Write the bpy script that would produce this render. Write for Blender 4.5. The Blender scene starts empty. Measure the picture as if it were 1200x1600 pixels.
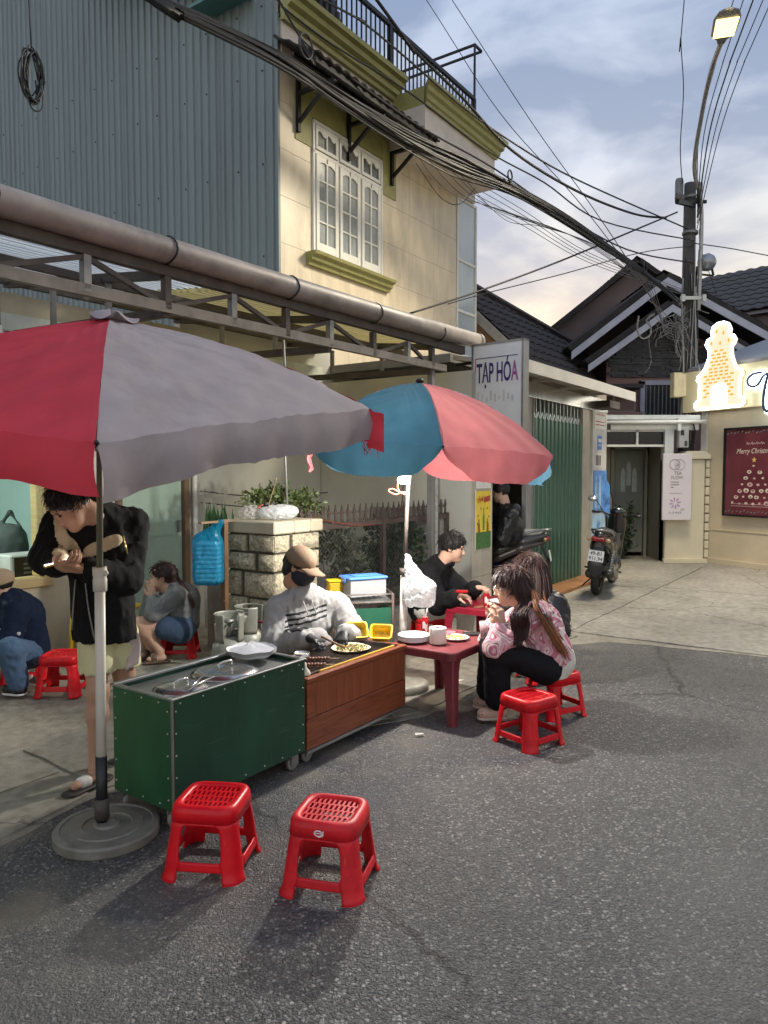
import bpy, math, random
import numpy as np
from mathutils import Matrix, Vector, Euler
random.seed(7); rng = np.random.default_rng(7)
sc = bpy.context.scene
COL = sc.collection
R = math.radians
# ------------------------------------------------------------------ camera
FPX, CAMH = 1150.0, 1.6
PITCH = math.atan(60 / FPX)
cd = bpy.data.cameras.new('camera'); cam = bpy.data.objects.new('camera', cd); COL.objects.link(cam)
cd.sensor_fit = 'VERTICAL'; cd.sensor_height = 36; cd.lens = FPX / 1600 * 36
cd.clip_start = 0.05; cd.clip_end = 600
cam.location = (0, 0, CAMH); cam.rotation_euler = (R(90) - PITCH, 0, 0)
sc.camera = cam
# ------------------------------------------------------------------ sky
SUN_AZ, SUN_EL = R(14), R(3)          # where the light still lies behind the roofs
w = bpy.data.worlds.new('World'); sc.world = w; w.use_nodes = True
nt = w.node_tree; nt.nodes.clear()
def wn(t, **k):
    n = nt.nodes.new(t)
    for a, b in k.items(): setattr(n, a, b)
    return n
wl = nt.links.new
sky = wn('ShaderNodeTexSky', sky_type='NISHITA', sun_disc=False, sun_elevation=SUN_EL, sun_rotation=SUN_AZ,
         air_density=1.3, dust_density=2.0, ozone_density=2.0)
tc = wn('ShaderNodeTexCoord'); sx = wn('ShaderNodeSeparateXYZ'); wl(tc.outputs['Generated'], sx.inputs[0])
mp = wn('ShaderNodeMapping'); mp.inputs['Scale'].default_value = (1.3, 1.3, 3.2); mp.inputs['Location'].default_value = (.35, .2, .1)
wl(tc.outputs['Generated'], mp.inputs[0])
nz = wn('ShaderNodeTexNoise'); nz.inputs['Scale'].default_value = 2.9; nz.inputs['Detail'].default_value = 7; nz.inputs['Roughness'].default_value = .52; nz.inputs['Distortion'].default_value = .3
wl(mp.outputs[0], nz.inputs[0])
cr = wn('ShaderNodeValToRGB'); cr.color_ramp.elements[0].position = .40; cr.color_ramp.elements[1].position = .56
wl(nz.outputs[0], cr.inputs[0])
def ramp_sky(stops):
    n = wn('ShaderNodeValToRGB'); e = n.color_ramp.elements
    while len(e) < len(stops): e.new(.5)
    for el, (p, c) in zip(e, stops): el.position = p; el.color = (*c, 1)
    wl(sx.outputs['Z'], n.inputs[0]); return n
clear = ramp_sky([(0, (.95, .76, .44)), (.14, (.93, .82, .56)), (.25, (.80, .78, .70)), (.36, (.58, .63, .72)), (.55, (.40, .48, .64)), (1, (.30, .38, .56))])
cloud = ramp_sky([(0, (.68, .58, .42)), (.14, (.60, .57, .50)), (.26, (.42, .46, .54)), (.38, (.285, .35, .48)), (.58, (.215, .285, .44)), (1, (.18, .245, .40))])
mx = wn('ShaderNodeMix', data_type='RGBA'); wl(cr.outputs[0], mx.inputs['Factor']); wl(clear.outputs[0], mx.inputs['A']); wl(cloud.outputs[0], mx.inputs['B'])
b1 = wn('ShaderNodeBackground'); b1.inputs[1].default_value = 1.12; wl(mx.outputs['Result'], b1.inputs[0])
b2 = wn('ShaderNodeBackground'); b2.inputs[1].default_value = .025; wl(sky.outputs[0], b2.inputs[0])
ad = wn('ShaderNodeAddShader'); wl(b1.outputs[0], ad.inputs[0]); wl(b2.outputs[0], ad.inputs[1])
wo = wn('ShaderNodeOutputWorld'); wl(ad.outputs[0], wo.inputs[0])
# the overcast evening light: one very soft source high up
sl = bpy.data.lights.new('sun', 'SUN'); sl.energy = .6; sl.angle = R(110); sl.color = (.86, .93, 1)
so = bpy.data.objects.new('sun', sl); COL.objects.link(so)
so.rotation_euler = (R(36), R(-8), 0); so.location = (0, 0, 30)
sc.view_settings.view_transform = 'Standard'; sc.view_settings.look = 'None'
sc.view_settings.exposure = 0.12; sc.view_settings.gamma = 1.0
sc.render.engine = 'CYCLES'
sc.cycles.max_bounces = 5; sc.cycles.diffuse_bounces = 3; sc.cycles.glossy_bounces = 2; sc.cycles.transmission_bounces = 3; sc.cycles.transparent_max_bounces = 8
sc.cycles.use_adaptive_sampling = True; sc.cycles.adaptive_threshold = .03
sc.cycles.use_denoising = True; sc.cycles.sample_clamp_indirect = 6
try: sc.cycles.denoiser = 'OPENIMAGEDENOISE'
except Exception: pass
STREET_W, LED_W, ROOM_W = 2300, 150, 90
# ------------------------------------------------------------------ geometry frame
SA = R(55.2)                          # the street runs off to the right at this angle
UX = Vector((math.cos(SA), math.sin(SA), 0)); VX = Vector((-math.sin(SA), math.cos(SA), 0))
def UV(U, V, z=0): q = UX * U + VX * V; return Vector((q.x, q.y, z))
def ray(px, py):
    a = (px - 600) / FPX; b = -(py - 800) / FPX
    return Vector((a, math.cos(PITCH) + b * math.sin(PITCH), -math.sin(PITCH) + b * math.cos(PITCH)))
def PY(px, py, Y): d = ray(px, py); t = Y / d.y; return Vector((d.x * t, Y, CAMH + d.z * t))
def PZ(px, py, z=0): d = ray(px, py); t = (z - CAMH) / d.z; return Vector((d.x * t, d.y * t, z))
def PV(px, py, V): d = ray(px, py); t = V / d.dot(VX); return Vector((d.x * t, d.y * t, CAMH + d.z * t))
# ------------------------------------------------------------------ mesh builder
class MB:
    def __init__(s): s.v = []; s.f = []; s.sm = []
    def add(s, vs, fs, smooth=False):
        n = len(s.v); s.v += [tuple(q) for q in vs]; s.f += [tuple(i + n for i in f) for f in fs]; s.sm += [smooth] * len(fs); return s
    def box(s, x0, x1, y0, y1, z0, z1):
        return s.add([(x0,y0,z0),(x1,y0,z0),(x1,y1,z0),(x0,y1,z0),(x0,y0,z1),(x1,y0,z1),(x1,y1,z1),(x0,y1,z1)],
                     [(3,2,1,0),(4,5,6,7),(0,1,5,4),(1,2,6,5),(2,3,7,6),(3,0,4,7)])
    def cbox(s, x0, x1, y0, y1, z0, z1, c=.005):      # chamfered on all edges
        c = min(c, (x1-x0)*.45, (y1-y0)*.45, (z1-z0)*.45)
        lo = (x0, y0, z0); hi = (x1, y1, z1); vs = []; idx = {}
        for i in range(8):
            b = [(i >> k) & 1 for k in range(3)]
            for a in range(3):
                p = []
                for k in range(3):
                    e = hi[k] if b[k] else lo[k]
                    if k != a: e += -c if b[k] else c
                    p.append(e)
                idx[(i, a)] = len(vs); vs.append(p)
        fs = []
        for a in range(3):
            o = [k for k in range(3) if k != a]
            for sd in (0, 1):
                q = []
                for bb in ((0,0),(1,0),(1,1),(0,1)):
                    i = (sd << a) | (bb[0] << o[0]) | (bb[1] << o[1]); q.append(idx[(i, a)])
                if (a == 1) != (sd == 0): q = q[::-1]
                fs.append(q)
        for a in range(3):
            o = [k for k in range(3) if k != a]
            for b0 in (0, 1):
                for b1_ in (0, 1):
                    i = (b0 << o[0]) | (b1_ << o[1]); j = i | (1 << a)
                    q = [idx[(i, o[0])], idx[(j, o[0])], idx[(j, o[1])], idx[(i, o[1])]]
                    if (b0 == b1_) != (a == 1): q = q[::-1]
                    fs.append(q)
        for i in range(8):
            q = [idx[(i, 0)], idx[(i, 1)], idx[(i, 2)]]
            if bin(i).count('1') % 2 == 0: q = q[::-1]
            fs.append(q)
        return s.add(vs, fs)
    def bar(s, p, q, a, b=None, up=(0,0,1)):           # rectangular bar, a wide (sideways), b high
        p = Vector(p); q = Vector(q); b = a if b is None else b; d = (q - p).normalized(); up = Vector(up)
        if abs(d.dot(up)) > .98: up = Vector((1, 0, 0))
        x = d.cross(up).normalized() * a / 2; y = x.cross(d).normalized() * b / 2
        vs = [p-x-y, p+x-y, p+x+y, p-x+y, q-x-y, q+x-y, q+x+y, q-x+y]
        return s.add(vs, [(0,1,2,3),(7,6,5,4),(0,4,5,1),(1,5,6,2),(2,6,7,3),(3,7,4,0)])
    def tube(s, pts, r, n=8, caps=True, smooth=True):
        pts = [Vector(p) for p in pts]; m = len(pts); rs = r if hasattr(r, '__len__') else [r] * m
        t0 = (pts[1] - pts[0]).normalized(); nrm = Vector((0,0,1)) if abs(t0.z) < .9 else Vector((1,0,0))
        nrm = (nrm - t0 * nrm.dot(t0)).normalized(); vs = []
        for i, p in enumerate(pts):
            t = (pts[min(i+1, m-1)] - pts[max(i-1, 0)])
            t = t.normalized() if t.length > 1e-9 else t0
            nrm = nrm - t * nrm.dot(t)
            nrm = nrm.normalized() if nrm.length > 1e-6 else t.orthogonal().normalized()
            bn = t.cross(nrm)
            for k in range(n):
                a = 2 * math.pi * k / n; vs.append(p + (nrm * math.cos(a) + bn * math.sin(a)) * rs[i])
        fs = [(i*n+k, i*n+(k+1) % n, (i+1)*n+(k+1) % n, (i+1)*n+k) for i in range(m-1) for k in range(n)]
        s.add(vs, fs, smooth)
        if caps:
            o = len(s.v) - len(vs)
            s.f += [tuple(o+k for k in range(n))[::-1], tuple(o+(m-1)*n+k for k in range(n))]; s.sm += [False, False]
        return s
    def lathe(s, prof, c=(0,0,0), n=24, M=None, smooth=True, arc=1.0):   # prof: (r, z) list
        c = Vector(c); vs = []; k2 = n if arc >= 1 else n + 1
        for r, z in prof:
            for k in range(k2):
                a = 2 * math.pi * arc * k / n; p = Vector((r * math.cos(a), r * math.sin(a), z))
                vs.append(c + (M @ p if M else p))
        fs = [(i*k2+k, i*k2+(k+1) % k2, (i+1)*k2+(k+1) % k2, (i+1)*k2+k) for i in range(len(prof)-1) for k in range(n)]
        return s.add(vs, fs, smooth)
    def prism(s, poly, o, x, y, d, caps=True):         # 2D outline in the plane (o, x, y), pushed along x cross y by d
        o = Vector(o); x = Vector(x); y = Vector(y); nn = x.cross(y).normalized() * d; m = len(poly)
        A = [o + x * a + y * b for a, b in poly]; B = [p + nn for p in A]
        fs = [(i, (i+1) % m, m+(i+1) % m, m+i) for i in range(m)]
        if caps: fs += [tuple(range(m))[::-1], tuple(range(m, 2*m))]
        return s.add(A + B, fs)
    def grid(s, fn, nu, nv, smooth=True, closed_u=False):
        vs = [fn(i / nu, j / nv) for j in range(nv+1) for i in range(nu + (0 if closed_u else 1))]
        k = nu if closed_u else nu + 1
        fs = [(j*k+i, j*k+(i+1) % k, (j+1)*k+(i+1) % k, (j+1)*k+i) for j in range(nv) for i in range(nu)]
        return s.add(vs, fs, smooth)
    def ell(s, c, r, n=14, m=9, M=None, smooth=True):
        c = Vector(c); r = r if hasattr(r, '__len__') else (r, r, r)
        def fn(a, b):
            t = a * 2 * math.pi; q = (b - .5) * math.pi * .998
            p = Vector((r[0]*math.cos(q)*math.cos(t), r[1]*math.cos(q)*math.sin(t), r[2]*math.sin(q)))
            return c + (M @ p if M else p)
        return s.grid(fn, n, m, smooth, True)
    def mesh(s, name):
        me = bpy.data.meshes.new(name); me.from_pydata(s.v, [], s.f); me.polygons.foreach_set('use_smooth', s.sm); me.update(); return me
    def build(s, name, m, parent=None, loc=None, rz=0, world=False):
        if world:
            Mi = (WM[parent.name] if parent else Matrix.Translation(loc if loc is not None else (0,0,0)) @ Matrix.Rotation(rz, 4, 'Z')).inverted()
            s.v = [tuple(Mi @ Vector(q)) for q in s.v]
        return put(name, s.mesh(name), m, parent, loc, rz)
WM = {}
def put(name, me, m, parent=None, loc=None, rz=0):
    o = bpy.data.objects.new(name, me); COL.objects.link(o)
    if m is not None and not me.materials: me.materials.append(m)
    if parent: o.parent = parent; WM[o.name] = WM[parent.name]
    else:
        o.location = loc if loc is not None else (0,0,0); o.rotation_euler = (0, 0, rz)
        WM[o.name] = Matrix.Translation(o.location) @ Matrix.Rotation(rz, 4, 'Z')
    return o
def tag(o, label=None, cat=None, group=None, kind=None):
    for k, x in (('label', label), ('category', cat), ('group', group), ('kind', kind)):
        if x: o[k] = x
    return o
def thing(name, label, cat, loc=(0,0,0), rz=0, group=None):
    o = bpy.data.objects.new(name, None); COL.objects.link(o); o.empty_display_size = .1
    o.location = loc; o.rotation_euler = (0, 0, rz); WM[o.name] = Matrix.Translation(Vector(loc)) @ Matrix.Rotation(rz, 4, 'Z')
    return tag(o, label, cat, group)
def copy_tree(o, parent=None):
    c = o.copy(); COL.objects.link(c); c.parent = parent
    for ch in list(o.children): copy_tree(ch, c)
    return c
def place(o, loc, rz=0, scale=1): o.location = loc; o.rotation_euler = (0, 0, rz); o.scale = (scale,)*3; return o
# ------------------------------------------------------------------ materials
MATS = {}
def mat(name, col, rough=.6, metal=0, var=.12, vs=6, bump=0, bs=60, spec=.5, coat=0, sub=0, dirt=0, stretch=None, trans=0, scratch=0):
    if name in MATS: return MATS[name]
    m = bpy.data.materials.new(name); m.use_nodes = True; t = m.node_tree; n = t.nodes; l = t.links.new
    b = n['Principled BSDF']; b.inputs['Roughness'].default_value = rough; b.inputs['Metallic'].default_value = metal
    b.inputs['Specular IOR Level'].default_value = spec; b.inputs['Coat Weight'].default_value = coat
    if trans: b.inputs['Transmission Weight'].default_value = trans
    tcn = n.new('ShaderNodeTexCoord'); src = tcn.outputs['Object']
    if stretch:
        mp = n.new('ShaderNodeMapping'); mp.inputs['Scale'].default_value = stretch; l(src, mp.inputs[0]); src = mp.outputs[0]
    nz = n.new('ShaderNodeTexNoise'); nz.inputs['Scale'].default_value = vs; nz.inputs['Detail'].default_value = 6; nz.inputs['Roughness'].default_value = .6; l(src, nz.inputs[0])
    mx = n.new('ShaderNodeMix'); mx.data_type = 'RGBA'
    c = Vector(col); mx.inputs['A'].default_value = (*(c * (1 - var)), 1); mx.inputs['B'].default_value = (*[min(1, q) for q in c * (1 + var)], 1)
    mr = n.new('ShaderNodeMapRange'); mr.inputs[1].default_value = .3; mr.inputs[2].default_value = .7; l(nz.outputs[0], mr.inputs[0]); l(mr.outputs[0], mx.inputs['Factor'])
    out = mx.outputs['Result']
    if dirt:
        n2 = n.new('ShaderNodeTexNoise'); n2.inputs['Scale'].default_value = vs * .35; n2.inputs['Detail'].default_value = 9; n2.inputs['Roughness'].default_value = .72; l(src, n2.inputs[0])
        r2 = n.new('ShaderNodeMapRange'); r2.inputs[1].default_value = .52; r2.inputs[2].default_value = .72; r2.inputs[4].default_value = dirt; l(n2.outputs[0], r2.inputs[0])
        m2 = n.new('ShaderNodeMix'); m2.data_type = 'RGBA'; m2.inputs['B'].default_value = (*(c * .35 + Vector((.02, .016, .01))), 1); l(r2.outputs[0], m2.inputs['Factor']); l(out, m2.inputs['A']); out = m2.outputs['Result']
    if scratch:
        for sv, rz_ in (((2,2,70), .5), ((60,60,1.5), -.3)):
            ms = n.new('ShaderNodeMapping'); ms.inputs['Scale'].default_value = sv; ms.inputs['Rotation'].default_value = (.4*rz_, rz_, 0); l(tcn.outputs['Object'], ms.inputs[0])
            n3 = n.new('ShaderNodeTexNoise'); n3.inputs['Scale'].default_value = 2.2; n3.inputs['Detail'].default_value = 3; l(ms.outputs[0], n3.inputs[0])
            r3 = n.new('ShaderNodeMapRange'); r3.inputs[1].default_value = .66; r3.inputs[2].default_value = .72; r3.inputs[4].default_value = scratch; l(n3.outputs[0], r3.inputs[0])
            m3 = n.new('ShaderNodeMix'); m3.data_type = 'RGBA'; m3.inputs['B'].default_value = (*[min(1, q*1.5 + .07) for q in c], 1); l(r3.outputs[0], m3.inputs['Factor']); l(out, m3.inputs['A']); out = m3.outputs['Result']
    l(out, b.inputs['Base Color'])
    rr = n.new('ShaderNodeMapRange'); rr.inputs[3].default_value = max(.03, rough - .1); rr.inputs[4].default_value = min(1, rough + .1); l(nz.outputs[0], rr.inputs[0]); l(rr.outputs[0], b.inputs['Roughness'])
    if bump:
        nb = n.new('ShaderNodeTexNoise'); nb.inputs['Scale'].default_value = bs; nb.inputs['Detail'].default_value = 5; l(src, nb.inputs[0])
        bp = n.new('ShaderNodeBump'); bp.inputs['Strength'].default_value = bump; bp.inputs['Distance'].default_value = .01; l(nb.outputs[0], bp.inputs['Height']); l(bp.outputs[0], b.inputs['Normal'])
    MATS[name] = m; return m
def emit(name, col, st):
    if name in MATS: return MATS[name]
    m = bpy.data.materials.new(name); m.use_nodes = True; b = m.node_tree.nodes['Principled BSDF']
    b.inputs['Base Color'].default_value = (*[c*.1 for c in col], 1); b.inputs['Emission Color'].default_value = (*col, 1); b.inputs['Emission Strength'].default_value = st
    MATS[name] = m; return m
def node_mat(name):
    m = bpy.data.materials.new(name); m.use_nodes = True; MATS[name] = m
    t = m.node_tree; return m, t.nodes, t.links.new, t.nodes['Principled BSDF']
def thin(name, col, rough=.3, alpha=.5, transl=.4):       # plastic film, translucent sheet
    m = bpy.data.materials.new(name); m.use_nodes = True; t = m.node_tree; n = t.nodes; l = t.links.new; b = n['Principled BSDF']
    b.inputs['Base Color'].default_value = (*col, 1); b.inputs['Roughness'].default_value = rough
    tr = n.new('ShaderNodeBsdfTranslucent'); tr.inputs[0].default_value = (*col, 1)
    tp = n.new('ShaderNodeBsdfTransparent'); tp.inputs[0].default_value = (*[min(1, .35 + .65*c) for c in col], 1)
    m1 = n.new('ShaderNodeMixShader'); m1.inputs[0].default_value = transl; l(b.outputs[0], m1.inputs[1]); l(tr.outputs[0], m1.inputs[2])
    m2 = n.new('ShaderNodeMixShader'); m2.inputs[0].default_value = 1 - alpha; l(m1.outputs[0], m2.inputs[1]); l(tp.outputs[0], m2.inputs[2])
    l(m2.outputs[0], n['Material Output'].inputs[0]); MATS[name] = m; return m
# ------------------------------------------------------------------ lettering as thin real shapes
def text_mesh(txt, size, depth=.002, align='LEFT', bold=0, shear=0, sx=1, space=1):
    cu = bpy.data.curves.new('lettering', 'FONT'); cu.body = txt; cu.size = size; cu.extrude = depth; cu.align_x = align; cu.offset = bold; cu.shear = shear; cu.space_character = space
    cu.resolution_u = 3
    o = bpy.data.objects.new('lettering', cu); COL.objects.link(o); dg = bpy.context.evaluated_depsgraph_get(); dg.update()
    me = bpy.data.meshes.new_from_object(o.evaluated_get(dg)); bpy.data.objects.remove(o); bpy.data.curves.remove(cu)
    if sx != 1:
        for q in me.vertices: q.co.x *= sx
    return me
def letters(parent, txt, size, frame, m, name='lettering', **k):      # frame: Matrix in the parent's local space
    me = text_mesh(txt, size, **k); me.transform(frame); me.materials.clear(); me.materials.append(m)
    return put(name, me, m, parent)
def frame_xy(o, x, y):
    x = Vector(x).normalized(); y = Vector(y).normalized(); z = x.cross(y)
    return Matrix(((x.x, y.x, z.x, o[0]), (x.y, y.y, z.y, o[1]), (x.z, y.z, z.z, o[2]), (0, 0, 0, 1)))
# ------------------------------------------------------------------ soft shapes: distance fields turned into one continuous surface
def vnoise(P, f, seed=0):
    r = np.random.default_rng(seed); out = 0; 
    for i in range(5):
        d = r.normal(size=3); d /= np.linalg.norm(d); ph = r.uniform(0, 6.28, 2); d2 = r.normal(size=3); d2 /= np.linalg.norm(d2)
        q = f * (1 + .35 * i)
        out = out + np.sin(q*(P[0]*d[0]+P[1]*d[1]+P[2]*d[2]) + ph[0] + 1.6*np.sin(q*.6*(P[0]*d2[0]+P[1]*d2[1]+P[2]*d2[2]) + ph[1])) / (1 + .25 * i)
    return out / 3.2
class Soft:
    def __init__(s, res=.007, k=.02): s.res = res; s.k = k; s.p = []; s.post = []
    def _a(s, fn, pts, r, k, op):
        pts = np.array(pts, float); s.p.append((fn, pts.min(0) - r, pts.max(0) + r, s.k if k is None else k, op)); return s
    def cap(s, a, b, r1, r2=None, k=None, op='add', sq=None):    # tapered limb; sq=(axis, factor) flattens the section
        a = np.array(a, float); b = np.array(b, float); r2 = r1 if r2 is None else r2; ba = b - a; L = max(1e-9, ba @ ba)
        if sq: ax = np.array(sq[0], float); ax /= np.linalg.norm(ax); sf = sq[1]
        def fn(X, Y, Z):
            px, py, pz = X-a[0], Y-a[1], Z-a[2]; h = np.clip((px*ba[0]+py*ba[1]+pz*ba[2]) / L, 0, 1)
            qx, qy, qz = px-h*ba[0], py-h*ba[1], pz-h*ba[2]
            if sq:
                c = (qx*ax[0]+qy*ax[1]+qz*ax[2]) * (1/sf - 1); qx, qy, qz = qx+c*ax[0], qy+c*ax[1], qz+c*ax[2]
                return (np.sqrt(qx*qx+qy*qy+qz*qz) - (r1+(r2-r1)*h)) * min(1, sf)
            return np.sqrt(qx*qx+qy*qy+qz*qz) - (r1+(r2-r1)*h)
        return s._a(fn, [a, b], max(r1, r2) * (max(1, sq[1]) if sq else 1), k, op)
    def chain(s, pts, rs, k=None, **kw):
        for i in range(len(pts)-1): s.cap(pts[i], pts[i+1], rs[i], rs[i+1], k, **kw)
        return s
    def ell(s, c, r, M=None, k=None, op='add'):
        c = np.array(c, float); r = np.array(r if hasattr(r, '__len__') else (r, r, r), float); A = np.array(M.to_3x3() if M else np.eye(3)).T
        def fn(X, Y, Z):
            px, py, pz = X-c[0], Y-c[1], Z-c[2]
            q = [(A[i,0]*px+A[i,1]*py+A[i,2]*pz) / r[i] for i in range(3)]
            n = np.sqrt(q[0]**2+q[1]**2+q[2]**2); g = np.sqrt((q[0]/r[0])**2+(q[1]/r[1])**2+(q[2]/r[2])**2) + 1e-6
            return n * (n - 1) / g
        return s._a(fn, [c], r.max(), k, op)
    def rbox(s, c, h, rad, M=None, k=None, op='add'):
        c = np.array(c, float); h = np.array(h, float); A = np.array(M.to_3x3() if M else np.eye(3)).T
        def fn(X, Y, Z):
            px, py, pz = X-c[0], Y-c[1], Z-c[2]
            q = [np.abs(A[i,0]*px+A[i,1]*py+A[i,2]*pz) - h[i] + rad for i in range(3)]
            return np.sqrt(sum(np.maximum(t, 0)**2 for t in q)) + np.minimum(np.maximum(np.maximum(q[0], q[1]), q[2]), 0) - rad
        return s._a(fn, [c], np.linalg.norm(h), k, op)
    def cut(s, p, n, k=0):       # keep the side away from n
        p = np.array(p, float); n = np.array(n, float); n /= np.linalg.norm(n)
        s.post.append(lambda P, D: np.maximum(D, (P[0]-p[0])*n[0]+(P[1]-p[1])*n[1]+(P[2]-p[2])*n[2])); return s
    def cutball(s, p, r):
        p = np.array(p, float); s.post.append(lambda P, D: np.maximum(D, r - np.sqrt((P[0]-p[0])**2+(P[1]-p[1])**2+(P[2]-p[2])**2))); return s
    def fold(s, f, amp, seed=0, sc3=(1,1,1), ridge=False):
        def fn(P, D):
            v = vnoise((P[0]*sc3[0], P[1]*sc3[1], P[2]*sc3[2]), f, seed)
            return D + amp * ((1.6*np.sqrt(v*v + .01) - .75) if ridge else v)
        s.post.append(fn); return s
    def mesh(s, name):
        h = s.res; lo = np.min([q[1] for q in s.p if q[4] == 'add'], 0) - 3*h - .012; hi = np.max([q[2] for q in s.p if q[4] == 'add'], 0) + 3*h + .012
        n = np.ceil((hi - lo) / h).astype(int) + 1; ax = [(lo[i] + h*np.arange(n[i])).astype(np.float32) for i in range(3)]
        D = np.full(n, .2, np.float32)
        for fn, a, b, k, op in s.p:
            m = k + 3*h; i0 = np.clip(np.floor((a - m - lo) / h).astype(int), 0, n-1); i1 = np.clip(np.ceil((b + m - lo) / h).astype(int) + 1, 1, n)
            if (i1 <= i0).any(): continue
            sl_ = tuple(slice(i0[i], i1[i]) for i in range(3))
            X = ax[0][sl_[0]][:,None,None]; Y = ax[1][sl_[1]][None,:,None]; Z = ax[2][sl_[2]][None,None,:]
            d = fn(X, Y, Z); e = D[sl_]
            if op == 'sub':
                d = -d; q = np.maximum(k - np.abs(d - e), 0) / max(k, 1e-6); D[sl_] = np.maximum(d, e) + q*q*k*.25
            else:
                q = np.maximum(k - np.abs(d - e), 0) / max(k, 1e-6); D[sl_] = np.minimum(d, e) - q*q*k*.25
        P = (ax[0][:,None,None], ax[1][None,:,None], ax[2][None,None,:])
        for f in s.post: D = f(P, D)
        D = np.asarray(D, np.float32); S = D < 0
        c = np.zeros([q-1 for q in n], np.int8)
        for i in (0,1):
            for j in (0,1):
                for kk in (0,1): c += S[i:n[0]-1+i, j:n[1]-1+j, kk:n[2]-1+kk]
        act = (c > 0) & (c < 8); I = np.argwhere(act); idx = np.full(act.shape, -1, np.int64); idx[act] = np.arange(len(I))
        acc = np.zeros((len(I), 3)); cnt = np.zeros(len(I))
        offs = [(i,j,kk) for i in (0,1) for j in (0,1) for kk in (0,1)]
        for o in offs:
            for a in range(3):
                if o[a]: continue
                o2 = list(o); o2[a] = 1
                d0 = D[I[:,0]+o[0], I[:,1]+o[1], I[:,2]+o[2]]; d1 = D[I[:,0]+o2[0], I[:,1]+o2[1], I[:,2]+o2[2]]
                x = (d0 < 0) != (d1 < 0); t = np.where(x, d0 / np.where(x, d0 - d1, 1), 0)
                p = np.tile(np.array(o, float), (len(I), 1)); p[:, a] = t
                acc[x] += p[x]; cnt[x] += 1
        V = lo + h * (I + acc / np.maximum(cnt, 1)[:,None]); F = []
        for a in range(3):
            b_, c_ = (a+1) % 3, (a+2) % 3
            s0 = [slice(None)]*3; s1 = [slice(None)]*3; s0[a] = slice(0, n[a]-1); s1[a] = slice(1, n[a])
            A_ = S[tuple(s0)]; B_ = S[tuple(s1)]; E = np.argwhere(A_ != B_)
            ok = (E[:, b_] > 0) & (E[:, c_] > 0) & (E[:, b_] < n[b_]-1) & (E[:, c_] < n[c_]-1); E = E[ok]
            q = []
            for db, dc in ((1,1),(0,1),(0,0),(1,0)):
                e = E.copy(); e[:, b_] -= db; e[:, c_] -= dc; q.append(idx[e[:,0], e[:,1], e[:,2]])
            q = np.stack(q, 1); fl = A_[E[:,0], E[:,1], E[:,2]]
            q[~fl] = q[~fl][:, ::-1]; F.append(q)
        F = np.concatenate(F); F = F[(F >= 0).all(1)]
        me = bpy.data.meshes.new(name); me.vertices.add(len(V)); me.vertices.foreach_set('co', V.astype(np.float32).ravel())
        me.loops.add(len(F)*4); me.loops.foreach_set('vertex_index', F.astype(np.int32).ravel())
        me.polygons.add(len(F)); me.polygons.foreach_set('loop_start', np.arange(len(F), dtype=np.int32)*4)
        me.polygons.foreach_set('use_smooth', np.ones(len(F), bool)); me.update(calc_edges=True); me.validate()
        return me
    def build(s, name, m, parent=None, loc=None):      # points were given in world space
        me = s.mesh(name); M_ = WM[parent.name] if parent else Matrix.Translation(loc if loc is not None else (0,0,0))
        me.transform(M_.inverted()); return put(name, me, m, parent, loc)
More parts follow.
